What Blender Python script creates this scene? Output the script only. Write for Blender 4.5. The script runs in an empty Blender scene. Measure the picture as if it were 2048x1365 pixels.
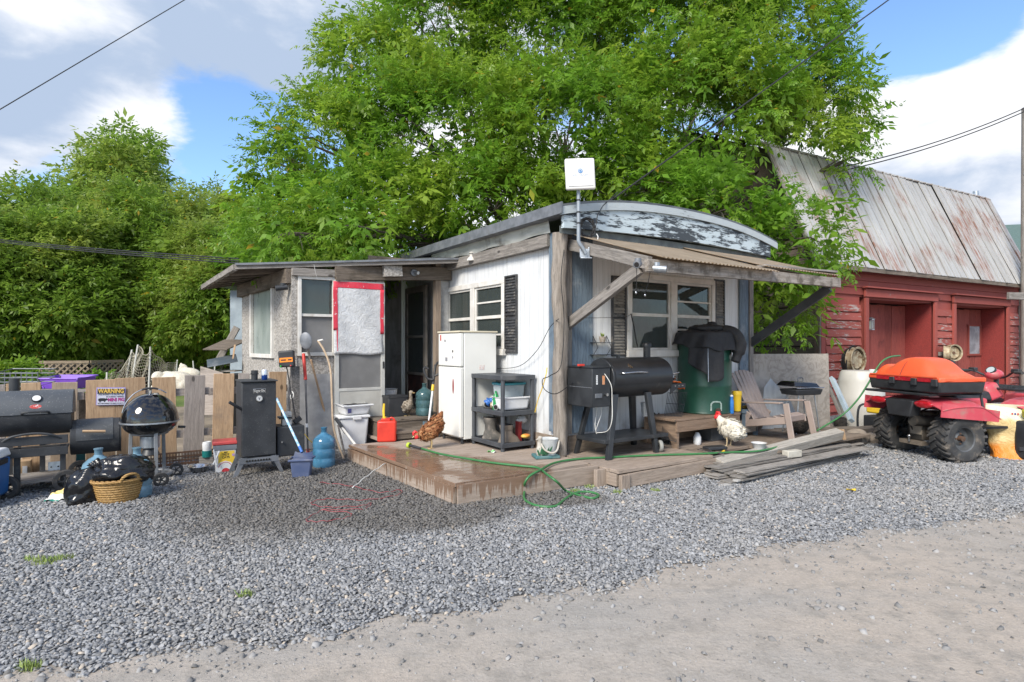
import bpy, math, random
import numpy as np
from mathutils import Vector, Matrix
R = math.radians
rng = np.random.default_rng(7); random.seed(7)
SC = bpy.context.scene; COL = SC.collection
# --- camera, sky, sun, exposure
F_PX, CEN_X, HOR_Y, CAM_H = 1156.0, 1024.0, 690.0, 1.5      # focal length etc. in pixels of a 2048 px wide frame
cam_d = bpy.data.cameras.new('camera'); cam = bpy.data.objects.new('camera', cam_d); COL.objects.link(cam)
cam_d.sensor_width = 36; cam_d.lens = F_PX / 2048 * 36; cam_d.shift_y = 7.5 / 2048
cam_d.clip_start = .05; cam_d.clip_end = 3000
cam.location = (0, 0, CAM_H); cam.rotation_euler = (R(90), 0, 0); SC.camera = cam
SUN_EL, SUN_AZ = R(39), R(208)       # azimuth clockwise from +Y (view direction): behind the camera, to the left
wo = bpy.data.worlds.new('World'); SC.world = wo; wo.use_nodes = True
wt = wo.node_tree; wt.nodes.clear()
def wn(t, **k):
 n = wt.nodes.new(t)
 for a, b in k.items(): setattr(n, a, b)
 return n
def wset(sock, v):
 if hasattr(v, 'is_output') or isinstance(v, bpy.types.NodeSocket): wt.links.new(v, sock)
 else: sock.default_value = v
def wmath(op, a, b=0.0, c=None, clamp=False):
 n = wn('ShaderNodeMath', operation=op, use_clamp=clamp); wset(n.inputs[0], a); wset(n.inputs[1], b)
 if c is not None: wset(n.inputs[2], c)
 return n.outputs[0]
def wdir(px, py):
 return Vector(((px - CEN_X) / F_PX, 1, (HOR_Y - py) / F_PX)).normalized()
w_tc = wn('ShaderNodeTexCoord')
w_dir = wn('ShaderNodeVectorMath', operation='NORMALIZE'); wt.links.new(w_tc.outputs['Generated'], w_dir.inputs[0])
def wblob(px, py, width, height, soft=1.0):
 d0 = wdir(px, py); side = Vector((d0.y, -d0.x, 0)).normalized(); up = side.cross(d0)
 a = wn('ShaderNodeVectorMath', operation='DOT_PRODUCT'); wt.links.new(w_dir.outputs[0], a.inputs[0]); a.inputs[1].default_value = side
 b = wn('ShaderNodeVectorMath', operation='DOT_PRODUCT'); wt.links.new(w_dir.outputs[0], b.inputs[0]); b.inputs[1].default_value = up
 f = wn('ShaderNodeVectorMath', operation='DOT_PRODUCT'); wt.links.new(w_dir.outputs[0], f.inputs[0]); f.inputs[1].default_value = d0
 a2 = wmath('POWER', wmath('ABSOLUTE', wmath('DIVIDE', a.outputs['Value'], math.sin(R(width)))), 2)
 b2 = wmath('POWER', wmath('ABSOLUTE', wmath('DIVIDE', b.outputs['Value'], math.sin(R(height)))), 2)
 g = wmath('EXPONENT', wmath('MULTIPLY', wmath('ADD', a2, b2), -soft))
 return wmath('MULTIPLY', g, wmath('GREATER_THAN', f.outputs['Value'], 0.0))
w_map = wn('ShaderNodeMapping'); w_map.inputs['Scale'].default_value = (1, 1, 2.2); wt.links.new(w_dir.outputs[0], w_map.inputs[0])
def wnoise(scale, det, rough, off):
 m = wn('ShaderNodeVectorMath', operation='ADD'); wt.links.new(w_map.outputs[0], m.inputs[0]); m.inputs[1].default_value = off
 n = wn('ShaderNodeTexNoise'); n.inputs['Scale'].default_value = scale; n.inputs['Detail'].default_value = det
 n.inputs['Roughness'].default_value = rough; n.inputs['Distortion'].default_value = .25
 wt.links.new(m.outputs[0], n.inputs['Vector']); return n.outputs['Fac']
w_n1 = wnoise(3.2, 9, .58, (3.1, 1.7, .4)); w_n2 = wnoise(6.5, 8, .55, (7.3, 2.2, 5.0))
dens = wmath('MULTIPLY_ADD', wnoise(13, 7, .6, (1.2, 4.1, 2.0)), .5, wmath('MULTIPLY_ADD', w_n1, 1.5, -.75))
for px, py, w, h, amt in [(250, 40, 26, 7, .50), (620, 90, 14, 7, .50), (0, 190, 16, 7, .35), (300, 250, 6, 4.5, .42),
                          (2010, 330, 15, 11, .80), (2040, 180, 10, 6, .35), (1760, 330, 7, 5, .5), (600, 400, 5, 3, .30), (2060, 30, 7, 3, .35),
                          (430, 280, 11, 7, -.80), (1850, 80, 8, 7, -.85), (470, 205, 7, 3.0, -.50), (1980, 60, 5, 3, -.4)]:
 dens = wmath('MULTIPLY_ADD', wblob(px, py, w, h), amt, dens)
w_mr = wn('ShaderNodeMapRange', interpolation_type='SMOOTHSTEP'); wt.links.new(dens, w_mr.inputs[0])
w_mr.inputs[1].default_value = .12; w_mr.inputs[2].default_value = .42
grey = wmath('MULTIPLY_ADD', w_n2, 1.5, -.42)
for px, py, w, h, amt in [(560, 110, 15, 5.5, .75), (20, 210, 14, 5, .5), (250, 130, 14, 4, .25), (1930, 260, 8, 5, -.2), (2060, 400, 12, 6, .35), (330, 230, 6, 4, -.5), (120, 40, 12, 4, -.3)]:
 grey = wmath('MULTIPLY_ADD', wblob(px, py, w, h), amt, grey)
w_gr = wn('ShaderNodeMapRange', interpolation_type='SMOOTHSTEP'); wt.links.new(grey, w_gr.inputs[0])
w_gr.inputs[1].default_value = .25; w_gr.inputs[2].default_value = .85
w_cc = wn('ShaderNodeMix', data_type='RGBA'); wt.links.new(w_gr.outputs[0], w_cc.inputs[0])
w_cc.inputs[6].default_value = (4.1, 4.15, 4.3, 1); w_cc.inputs[7].default_value = (1.85, 2.28, 3.0, 1)
sky = wn('ShaderNodeTexSky', sky_type='NISHITA'); sky.sun_disc = False
sky.sun_elevation = SUN_EL; sky.sun_rotation = SUN_AZ; sky.air_density = 1.0; sky.dust_density = .25; sky.ozone_density = 5.0
w_mx = wn('ShaderNodeMix', data_type='RGBA'); wt.links.new(w_mr.outputs[0], w_mx.inputs[0])
wt.links.new(sky.outputs[0], w_mx.inputs[6]); wt.links.new(w_cc.outputs[2], w_mx.inputs[7])
w_bg = wn('ShaderNodeBackground'); w_bg.inputs['Strength'].default_value = .13; wt.links.new(w_mx.outputs[2], w_bg.inputs['Color'])
w_out = wn('ShaderNodeOutputWorld'); wt.links.new(w_bg.outputs[0], w_out.inputs[0])
sun_d = bpy.data.lights.new('sun', 'SUN'); sun_d.energy = 2.5; sun_d.angle = R(22); sun_d.color = (1, .93, .82)
sun = bpy.data.objects.new('sun', sun_d); COL.objects.link(sun)
sun_vec = Vector((math.sin(SUN_AZ) * math.cos(SUN_EL), math.cos(SUN_AZ) * math.cos(SUN_EL), math.sin(SUN_EL)))
sun.rotation_euler = sun_vec.to_track_quat('Z', 'Y').to_euler(); sun.location = sun_vec * 30
SC.cycles.max_bounces = 6; SC.cycles.diffuse_bounces = 3; SC.cycles.glossy_bounces = 3; SC.cycles.transmission_bounces = 4; SC.cycles.transparent_max_bounces = 6
SC.view_settings.view_transform = 'Standard'; SC.view_settings.look = 'None'
SC.view_settings.exposure = 1.06; SC.view_settings.gamma = 1; SC.view_settings.use_curve_mapping = False
# --- placing things in the yard
def ray(px, py): return Vector(((px - CEN_X) / F_PX, 1, (HOR_Y - py) / F_PX))
def G(px, py, z=0.0):
 d = F_PX * (CAM_H - z) / (py - HOR_Y); return Vector(((px - CEN_X) / F_PX * d, d, z))
def D(px, py, d): return Vector((0, 0, CAM_H)) + ray(px, py) * d
WM = {}
def frame(loc, rotz): return Matrix.Translation(Vector(loc)) @ Matrix.Rotation(rotz, 4, 'Z')
def in_frame(fm, px, py, axis, val):
 inv = fm.inverted(); o = inv @ Vector((0, 0, CAM_H)); d = inv.to_3x3() @ ray(px, py)
 return o + d * ((val - o[axis]) / d[axis])
HOUSE = frame((.56, 6.95, 0), math.atan2(.556, .831)); HA = math.atan2(.556, .831)
BARN = frame((6.4, 11.95, 0), R(28.5)); BA = R(28.5)
def hx(px, py, v=0.0): return in_frame(HOUSE, px, py, 0, v)      # on the side wall plane x = v
def hy(px, py, v=0.0): return in_frame(HOUSE, px, py, 1, v)      # on the front wall plane y = v
def hz(px, py, v=0.0): return in_frame(HOUSE, px, py, 2, v)
def by(px, py, v=0.0): return in_frame(BARN, px, py, 1, v)
def HW(x, y, z): return HOUSE @ Vector((x, y, z))
# --- objects
def put(o, parent, mw):
 WM[o.name] = mw
 if parent is not None:
  o.parent = parent; o.matrix_basis = WM[parent.name].inverted() @ mw
 else: o.matrix_basis = mw
 return o
def tag(o, label=None, cat=None, group=None, kind=None):
 if label: o['label'] = label
 if cat: o['category'] = cat
 if group: o['group'] = group
 if kind: o['kind'] = kind
 return o
def thing(name, label, cat, loc, rotz=0.0, group=None, mw=None):
 o = bpy.data.objects.new(name, None); o.empty_display_size = .1; COL.objects.link(o)
 put(o, None, mw if mw is not None else frame(loc, rotz)); return tag(o, label, cat, group)
def link_mesh(name, me, parent, mw=None):
 o = bpy.data.objects.new(name, me); COL.objects.link(o)
 return put(o, parent, mw if mw is not None else (WM[parent.name] if parent is not None else Matrix.Identity(4)))
def ortho(d):
 d = Vector(d).normalized(); a = Vector((0, 0, 1)) if abs(d.z) < .9 else Vector((1, 0, 0))
 x = a.cross(d).normalized(); return x, d.cross(x), d
class MB:
 def __init__(s): s.v = []; s.f = []; s.m = []; s.cur = 0
 def add(s, vs, fs):
  o = len(s.v); s.v += [tuple(p) for p in vs]; s.f += [tuple(i + o for i in f) for f in fs]; s.m += [s.cur] * len(fs); return s
 def box(s, c, size, rot=None, taper=(1, 1)):
  c = Vector(c); hx_, hy_, hz_ = [q / 2 for q in size]; vs = []
  for z in (-1, 1):
   tx, ty = taper if z > 0 else (1, 1)
   for x, y in ((-1, -1), (1, -1), (1, 1), (-1, 1)):
    p = Vector((x * hx_ * tx, y * hy_ * ty, z * hz_))
    if rot is not None: p = rot @ p
    vs.append(c + p)
  return s.add(vs, [(3, 2, 1, 0), (4, 5, 6, 7), (0, 1, 5, 4), (1, 2, 6, 5), (2, 3, 7, 6), (3, 0, 4, 7)])
 def beam(s, p0, p1, w, h, up=(0, 0, 1)):
  p0 = Vector(p0); p1 = Vector(p1); d = (p1 - p0).normalized(); y = Vector(up).cross(d).normalized(); z = d.cross(y)
  rot = Matrix((d, y, z)).transposed(); return s.box((p0 + p1) / 2, ((p1 - p0).length, w, h), rot)
 def cyl(s, p0, p1, r0, r1=None, n=16, cap=True):
  r1 = r0 if r1 is None else r1; p0 = Vector(p0); p1 = Vector(p1); x, y, d = ortho(p1 - p0); vs = []
  for p, r in ((p0, r0), (p1, r1)):
   for i in range(n):
    a = 2 * math.pi * i / n; vs.append(p + x * (r * math.cos(a)) + y * (r * math.sin(a)))
  fs = [(i, (i + 1) % n, n + (i + 1) % n, n + i) for i in range(n)]
  if cap: fs += [tuple(range(n - 1, -1, -1)), tuple(range(n, 2 * n))]
  return s.add(vs, fs)
 def tube(s, pts, r, n=8, closed=False):
  pts = [Vector(p) for p in pts]; m = len(pts); rs = r if isinstance(r, (list, tuple)) else [r] * m
  tan = []
  for i in range(m):
   a = pts[(i - 1) % m] if (closed or i > 0) else pts[i]; b = pts[(i + 1) % m] if (closed or i < m - 1) else pts[i]
   tan.append((b - a).normalized())
  x, y, _ = ortho(tan[0]); vs = []
  for i in range(m):
   x = (x - tan[i] * x.dot(tan[i])).normalized(); y = tan[i].cross(x)
   for k in range(n):
    a = 2 * math.pi * k / n; vs.append(pts[i] + (x * math.cos(a) + y * math.sin(a)) * rs[i])
  fs = []
  for i in range(m if closed else m - 1):
   j = (i + 1) % m
   fs += [(i * n + k, i * n + (k + 1) % n, j * n + (k + 1) % n, j * n + k) for k in range(n)]
  if not closed: fs += [tuple(range(n - 1, -1, -1)), tuple((m - 1) * n + k for k in range(n))]
  return s.add(vs, fs)
 def lathe(s, prof, n=24, mat=None, cap=(True, True)):
  mat = mat or Matrix.Identity(4); vs = []
  for r, z in prof:
   for k in range(n):
    a = 2 * math.pi * k / n; vs.append(mat @ Vector((r * math.cos(a), r * math.sin(a), z)))
  fs = []
  for i in range(len(prof) - 1):
   fs += [(i * n + k, i * n + (k + 1) % n, (i + 1) * n + (k + 1) % n, (i + 1) * n + k) for k in range(n)]
  if cap[0]: fs.append(tuple(range(n - 1, -1, -1)))
  if cap[1]: fs.append(tuple((len(prof) - 1) * n + k for k in range(n)))
  return s.add(vs, fs)
 def prism(s, poly, o, ex, ey, depth):
  o = Vector(o); ex = Vector(ex); ey = Vector(ey); ez = ex.cross(ey).normalized(); n = len(poly)
  vs = [o + ex * a + ey * b for a, b in poly] + [o + ex * a + ey * b + ez * depth for a, b in poly]
  fs = [tuple(range(n - 1, -1, -1)), tuple(range(n, 2 * n))] + [(i, (i + 1) % n, n + (i + 1) % n, n + i) for i in range(n)]
  return s.add(vs, fs)
 def ell(s, c, r, nu=16, nv=10, rot=None, fn=None):
  c = Vector(c); vs = []
  for j in range(1, nv):
   t = math.pi * j / nv
   for i in range(nu):
    a = 2 * math.pi * i / nu; p = Vector((math.sin(t) * math.cos(a), math.sin(t) * math.sin(a), math.cos(t)))
    k = fn(p) if fn else 1.0
    p = Vector((p.x * r[0] * k, p.y * r[1] * k, p.z * r[2] * k)); vs.append(c + (rot @ p if rot is not None else p))
  top = Vector((0, 0, r[2])); bot = Vector((0, 0, -r[2]))
  if rot is not None: top = rot @ top; bot = rot @ bot
  vs += [c + top, c + bot]; nt = len(vs) - 2
  fs = [(j * nu + i, (j + 1) * nu + i, (j + 1) * nu + (i + 1) % nu, j * nu + (i + 1) % nu) for j in range(nv - 2) for i in range(nu)]
  fs += [(nt, i, (i + 1) % nu) for i in range(nu)] + [(nt + 1, (nv - 2) * nu + (i + 1) % nu, (nv - 2) * nu + i) for i in range(nu)]
  return s.add(vs, fs)
 def sheet(s, fn, nu, nv, thick=0.0):
  vs = [Vector(fn(i / nu, j / nv)) for j in range(nv + 1) for i in range(nu + 1)]; w = nu + 1
  fs = [(j * w + i, j * w + i + 1, (j + 1) * w + i + 1, (j + 1) * w + i) for j in range(nv) for i in range(nu)]
  if thick:
   nn = [Vector((0, 0, 0)) for _ in vs]
   for f in fs:
    q = (vs[f[1]] - vs[f[0]]).cross(vs[f[3]] - vs[f[0]])
    for i in f: nn[i] += q
   n0 = len(vs); vs = vs + [p - (q.normalized() if q.length > 0 else q) * thick for p, q in zip(vs, nn)]
   top = list(fs); fs = top + [tuple(n0 + i for i in reversed(f)) for f in top]
   rim = [i for i in range(w)] + [j * w + nu for j in range(1, nv + 1)] + [nv * w + i for i in range(nu - 1, -1, -1)] + [j * w for j in range(nv - 1, 0, -1)]
   for a, b in zip(rim, rim[1:] + rim[:1]): fs.append((b, a, n0 + a, n0 + b))
  return s.add(vs, fs)
 def mesh(s, name, mat, smooth=None):
  me = bpy.data.meshes.new(name); me.from_pydata(s.v, [], s.f); ms = mat if isinstance(mat, (list, tuple)) else [mat]
  for m in ms: me.materials.append(m)
  if len(ms) > 1: me.polygons.foreach_set('material_index', s.m)
  if smooth:
   me.polygons.foreach_set('use_smooth', [True] * len(me.polygons))
   if smooth < 180: me.set_sharp_from_angle(angle=R(smooth))
  me.update(); return me
def P(parent, name, mb, mat, smooth=35, bevel=0, seg=2, label=None, mw=None, kind=None, remesh=0, subd=0):
 me = mb.mesh(name, mat, smooth); o = link_mesh(name, me, parent, mw)
 if remesh:
  m = o.modifiers.new('r', 'REMESH'); m.mode = 'VOXEL'; m.voxel_size = remesh; m.use_smooth_shade = True
  m = o.modifiers.new('s', 'SMOOTH'); m.iterations = 4; m.factor = .5
 if subd:
  m = o.modifiers.new('d', 'SUBSURF'); m.levels = subd; m.render_levels = subd
 if bevel:
  m = o.modifiers.new('b', 'BEVEL'); m.width = bevel; m.segments = seg; m.limit_method = 'ANGLE'; m.angle_limit = R(40)
 if label: o['label'] = label
 if kind: o['kind'] = kind
 return o
def plank_matrix(p0, p1, up=(0, 0, 1)):
 p0 = Vector(p0); p1 = Vector(p1); d = (p1 - p0).normalized(); y = Vector(up).cross(d).normalized(); z = d.cross(y)
 m = Matrix((d, y, z)).transposed().to_4x4(); m.translation = (p0 + p1) / 2; return m
_plank_cache = {}
def plank(parent, name, p0, p1, w, t, mat, up=(0, 0, 1), rough=.0, bevel=.003, fm=None, key=None):
 L = (Vector(p1) - Vector(p0)).length; k = (round(L, 3), round(w, 3), round(t, 3), mat.name, rough, key)
 me = _plank_cache.get(k)
 if me is None:
  mb = MB(); n = 1 if rough == 0 else max(2, int(L / .15)); vs = []
  for i in range(n + 1):
   x = -L / 2 + L * i / n
   for y, z in ((-1, -1), (1, -1), (1, 1), (-1, 1)):
    vs.append((x + (random.uniform(-1, 1) * rough if i in (0, n) else 0), y * (w / 2) + random.uniform(-1, 1) * rough, z * (t / 2) + random.uniform(-1, 1) * rough * .5))
  fs = [(3, 2, 1, 0)[::-1], tuple(4 * n + q for q in (3, 2, 1, 0))]
  fs = [(0, 1, 2, 3)[::-1], tuple(4 * n + q for q in (0, 1, 2, 3))]
  for i in range(n):
   for q in range(4): fs.append((4 * i + q, 4 * i + (q + 1) % 4, 4 * i + 4 + (q + 1) % 4, 4 * i + 4 + q))
  mb.add(vs, fs); me = mb.mesh(name, mat); _plank_cache[k] = me
 m = plank_matrix(p0, p1, up); m = fm @ m if fm is not None else m
 o = link_mesh(name, me, parent, m)
 if bevel:
  b = o.modifiers.new('b', 'BEVEL'); b.width = bevel; b.segments = 1
 return o
def copy_tree(src, mw, label=None, group=None):
 def rec(o, parent, m):
  c = o.copy(); COL.objects.link(c); put(c, parent, m)
  for ch in [q for q in list(COL.objects) if q.parent == o]:
   rec(ch, c, m @ (WM[o.name].inverted() @ WM[ch.name]))
  return c
 r = rec(src, None, mw)
 if label: r['label'] = label
 if group: r['group'] = group
 return r
def text_mesh(txt, size, mat, extrude=.0006, spacing=1.0, width=None, bold=0.0):
 cu = bpy.data.curves.new('text', 'FONT'); cu.body = txt; cu.size = size; cu.extrude = extrude; cu.offset = bold
 cu.align_x = 'CENTER'; cu.align_y = 'CENTER'; cu.space_character = spacing; cu.resolution_u = 3
 to = bpy.data.objects.new('text', cu); COL.objects.link(to)
 dg = bpy.context.evaluated_depsgraph_get(); me = bpy.data.meshes.new_from_object(to.evaluated_get(dg))
 bpy.data.objects.remove(to); bpy.data.curves.remove(cu); me.materials.clear(); me.materials.append(mat)
 if width:
  xs = [v.co.x for v in me.vertices]; k = width / (max(xs) - min(xs))
  for v in me.vertices: v.co.x *= k
 return me
def text_part(parent, name, txt, size, mat, m, **kw):
 return link_mesh(name, text_mesh(txt, size, mat, **kw), parent, m)
def basis(o, ex, ey):
 ex = Vector(ex).normalized(); ey = Vector(ey).normalized(); ez = ex.cross(ey); m = Matrix((ex, ey, ez)).transposed().to_4x4(); m.translation = Vector(o); return m
def arc(c, r, a0, a1, n, ex=(1, 0, 0), ey=(0, 0, 1)):
 c = Vector(c); ex = Vector(ex); ey = Vector(ey)
 return [c + ex * (r * math.cos(R(a0 + (a1 - a0) * i / n))) + ey * (r * math.sin(R(a0 + (a1 - a0) * i / n))) for i in range(n + 1)]
def smooth_path(pts, n=8):
 pts = [Vector(p) for p in pts]; out = []
 for i in range(len(pts) - 1):
  a = pts[max(i - 1, 0)]; b = pts[i]; c = pts[i + 1]; d = pts[min(i + 2, len(pts) - 1)]
  for k in range(n):
   t = k / n; out.append(.5 * ((2 * b) + (c - a) * t + (2 * a - 5 * b + 4 * c - d) * t * t + (3 * b - a - 3 * c + d) * t ** 3))
 return out + [pts[-1]]
def np_mesh(name, V, Fq, mat, parent=None, mw=None):
 me = bpy.data.meshes.new(name); n, (m, k) = len(V), Fq.shape
 me.vertices.add(n); me.vertices.foreach_set('co', np.ascontiguousarray(V, dtype=np.float32).ravel())
 me.loops.add(m * k); me.loops.foreach_set('vertex_index', np.ascontiguousarray(Fq, dtype=np.int32).ravel())
 me.polygons.add(m); me.polygons.foreach_set('loop_start', np.arange(0, m * k, k, dtype=np.int32)); me.polygons.foreach_set('loop_total', np.full(m, k, dtype=np.int32))
 me.materials.append(mat); me.update(calc_edges=True); me.validate()
 return link_mesh(name, me, parent, mw)
# --- materials
class NT:
 def __init__(s, name):
  s.m = bpy.data.materials.new(name); s.m.use_nodes = True; s.t = s.m.node_tree; s.t.nodes.clear()
  s.out = s.t.nodes.new('ShaderNodeOutputMaterial')
 def n(s, t, **k):
  n = s.t.nodes.new(t)
  for a, b in k.items(): setattr(n, a, b)
  return n
 def set(s, sock, v):
  if isinstance(v, bpy.types.NodeSocket): s.t.links.new(v, sock)
  else: sock.default_value = v
 def math(s, op, a, b=0.0, c=None, clamp=False):
  n = s.n('ShaderNodeMath', operation=op, use_clamp=clamp); s.set(n.inputs[0], a); s.set(n.inputs[1], b)
  if c is not None: s.set(n.inputs[2], c)
  return n.outputs[0]
 def coord(s, kind='Object', scale=(1, 1, 1), rnd=True):
  if kind == 'World': v = s.n('ShaderNodeNewGeometry').outputs['Position']
  else: v = s.n('ShaderNodeTexCoord').outputs[kind]
  if rnd and kind != 'World':
   oi = s.n('ShaderNodeObjectInfo'); ml = s.n('ShaderNodeMath', operation='MULTIPLY'); s.t.links.new(oi.outputs['Random'], ml.inputs[0]); ml.inputs[1].default_value = 37
   ad = s.n('ShaderNodeVectorMath', operation='ADD'); s.t.links.new(v, ad.inputs[0]); s.t.links.new(ml.outputs[0], ad.inputs[1]); v = ad.outputs[0]
  mp = s.n('ShaderNodeMapping'); mp.inputs['Scale'].default_value = scale; s.t.links.new(v, mp.inputs[0]); return mp.outputs[0]
 def noise(s, vec, scale, det=6, rough=.55, dist=0.0):
  n = s.n('ShaderNodeTexNoise'); s.t.links.new(vec, n.inputs['Vector']); n.inputs['Scale'].default_value = scale
  n.inputs['Detail'].default_value = det; n.inputs['Roughness'].default_value = rough; n.inputs['Distortion'].default_value = dist; return n.outputs['Fac']
 def voro(s, vec, scale, feat='F1', out='Distance', rand=1.0):
  n = s.n('ShaderNodeTexVoronoi', feature=feat); s.t.links.new(vec, n.inputs['Vector']); n.inputs['Scale'].default_value = scale; n.inputs['Randomness'].default_value = rand; return n.outputs[out]
 def ramp(s, v, lo, hi, a=0.0, b=1.0, smooth=True):
  n = s.n('ShaderNodeMapRange'); n.interpolation_type = 'SMOOTHSTEP' if smooth else 'LINEAR'; s.set(n.inputs[0], v)
  for i, q in zip((1, 2, 3, 4), (lo, hi, a, b)): s.set(n.inputs[i], q)
  return n.outputs[0]
 def mix(s, f, a, b, blend='MIX'):
  n = s.n('ShaderNodeMix', data_type='RGBA', blend_type=blend); s.set(n.inputs[0], f)
  for i, q in ((6, a), (7, b)): s.set(n.inputs[i], (*q, 1) if isinstance(q, (tuple, list)) and len(q) == 3 else q)
  return n.outputs[2]
 def val(s, col, f):
  n = s.n('ShaderNodeHueSaturation'); s.set(n.inputs['Color'], col); s.set(n.inputs['Value'], f); return n.outputs[0]
 def bsdf(s, col, rough=.6, metal=0.0, bump=None, strength=.3, dist=.01, spec=.5, coat=0.0, alpha=None, trans=None, ior=None, sub=None):
  b = s.n('ShaderNodeBsdfPrincipled'); s.set(b.inputs['Base Color'], (*col, 1) if isinstance(col, tuple) and len(col) == 3 else col)
  s.set(b.inputs['Roughness'], rough); s.set(b.inputs['Metallic'], metal); s.set(b.inputs['Specular IOR Level'], spec); s.set(b.inputs['Coat Weight'], coat)
  if alpha is not None: s.set(b.inputs['Alpha'], alpha)
  if trans is not None: s.set(b.inputs['Transmission Weight'], trans)
  if ior is not None: s.set(b.inputs['IOR'], ior)
  if bump is not None:
   n = s.n('ShaderNodeBump'); n.inputs['Strength'].default_value = strength; n.inputs['Distance'].default_value = dist; s.set(n.inputs['Height'], bump)
   s.t.links.new(n.outputs[0], b.inputs['Normal'])
  s.t.links.new(b.outputs[0], s.out.inputs[0]); return b
def pm(name, c1, c2=None, rough=.55, metal=0.0, scale=6, det=6, stretch=(1, 1, 1), lo=.35, hi=.65, bump=0.0, bscale=50, bdist=.004,
       grime=None, gscale=3.0, glo=.5, ghi=.7, gstretch=(1, 1, 1), rvar=0.0, ivar=0.0, coat=0.0, spec=.5, rr=.12, speck=None, sscale=90, kind='Object'):
 n = NT(name); vec = n.coord(kind, stretch); f = n.noise(vec, scale, det); c2 = c2 or tuple(q * .75 for q in c1)
 col = n.mix(n.ramp(f, lo, hi), c1, c2)
 if grime:
  gv = n.coord(kind, gstretch); gm = n.ramp(n.noise(gv, gscale, 8, .62), glo, ghi); col = n.mix(gm, col, grime)
 if speck:
  sm = n.ramp(n.noise(n.coord(kind), sscale, 2, .5), .66, .72); col = n.mix(sm, col, speck)
 if rvar:
  oi = n.n('ShaderNodeObjectInfo').outputs['Random']; col = n.val(col, n.math('MULTIPLY_ADD', oi, rvar, 1 - rvar / 2))
 if ivar:
  ri = n.n('ShaderNodeNewGeometry').outputs['Random Per Island']; col = n.val(col, n.math('MULTIPLY_ADD', ri, ivar, 1 - ivar / 2))
 bh = n.noise(n.coord(kind, stretch), bscale, 5, .6) if bump else None
 rg = n.math('MULTIPLY_ADD', f, rr * 2, rough - rr, clamp=True)
 n.bsdf(col, rg, metal, bh, bump, bdist, spec, coat); return n.m
def wood(name, c1, c2, dark=(.05, .04, .03), rough=.8, axis='x', rvar=.25, gscale=2.5, glo=.55, ghi=.75, bump=.5, knots=True, fine=1.0):
 st = {'x': (1.2, 14, 14), 'y': (14, 1.2, 14), 'z': (14, 14, 1.2)}[axis]; n = NT(name); vec = n.coord('Object', st)
 g1 = n.noise(vec, 3.0 * fine, 8, .6, .6); g2 = n.noise(vec, 11 * fine, 4, .6)
 col = n.mix(n.ramp(g1, .32, .68), c1, c2); col = n.mix(n.ramp(g2, .52, .72, 0, .6), col, tuple(q * .45 for q in c2))
 col = n.mix(n.ramp(n.noise(n.coord('Object'), gscale, 8, .65), glo, ghi, 0, .8), col, dark)
 if knots:
  kv = n.coord('Object', {'x': (.5, 1, 1), 'y': (1, .5, 1), 'z': (1, 1, .5)}[axis]); col = n.mix(n.ramp(n.voro(kv, 4.5), .05, .11, .85, 0), col, tuple(q * .25 for q in c2))
 if rvar:
  oi = n.n('ShaderNodeObjectInfo').outputs['Random']; col = n.val(col, n.math('MULTIPLY_ADD', oi, rvar, 1 - rvar / 2))
 n.bsdf(col, rough, 0, n.math('ADD', g1, n.math('MULTIPLY', g2, .6)), bump, .006, .3); return n.m
def flat(name, c, rough=.5, metal=0.0):
 n = NT(name); n.bsdf(c, rough, metal); return n.m
# --- shared materials
m_greywood = wood('weathered grey wood', (.30, .275, .25), (.17, .155, .14))
m_greywood_z = wood('weathered grey wood upright', (.30, .275, .25), (.17, .155, .14), axis='z')
m_brownwood = wood('rough brown beam', (.19, .155, .125), (.11, .09, .07), glo=.5, ghi=.7)
m_deckdry = wood('dry deck wood', (.36, .29, .235), (.25, .20, .16), glo=.55, ghi=.8, rvar=.18)
m_fencewood = wood('fence board wood', (.46, .32, .20), (.34, .225, .135), dark=(.22, .17, .13), rvar=.25, bump=.4)
m_fencegrey = wood('grey fence board', (.33, .29, .26), (.23, .20, .18), dark=(.12, .1, .09), rvar=.2)
m_bluegrey = wood('faded blue grey board', (.16, .215, .27), (.10, .135, .175), dark=(.30, .33, .35), axis='z', knots=False, rvar=.15)
m_black = pm('black paint', (.018, .02, .023), (.03, .033, .037), .42, 0, 5, bump=.05, bscale=200, grime=(.09, .085, .08), glo=.6, ghi=.85, gscale=6)
m_blackrough = pm('rough black steel', (.022, .024, .028), (.034, .037, .042), .6, 0, 6, bump=.15, bscale=250, grime=(.10, .10, .095), glo=.58, ghi=.8, gscale=7, speck=(.11, .11, .105), sscale=120)
m_gloss = pm('glossy black enamel', (.006, .006, .007), (.009, .009, .01), .09, 0, 3, coat=.6, rr=.04, grime=(.03, .03, .03), glo=.62, ghi=.85, gscale=9)
m_blackplastic = pm('black plastic', (.02, .021, .024), (.03, .032, .036), .5, 0, 6, grime=(.10, .09, .08), glo=.6, ghi=.85, gscale=8)
m_rubber = pm('worn tyre rubber', (.03, .03, .031), (.05, .05, .05), .75, 0, 6, grime=(.16, .135, .11), glo=.5, ghi=.75, gscale=9, bump=.2, bscale=120)
m_greymetal = pm('grey painted metal', (.20, .21, .23), (.13, .14, .155), .5, .3, 8, grime=(.09, .07, .06), glo=.6, ghi=.8)
m_galv = pm('galvanised steel', (.52, .55, .58), (.36, .39, .42), .38, .85, 14, grime=(.25, .22, .2), glo=.62, ghi=.85)
m_steel = pm('bright steel', (.62, .62, .62), (.45, .45, .45), .25, 1.0, 9)
m_white = pm('white plastic', (.72, .73, .74), (.62, .63, .64), .45, 0, 5, grime=(.36, .33, .29), glo=.62, ghi=.85, gscale=7)
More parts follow.
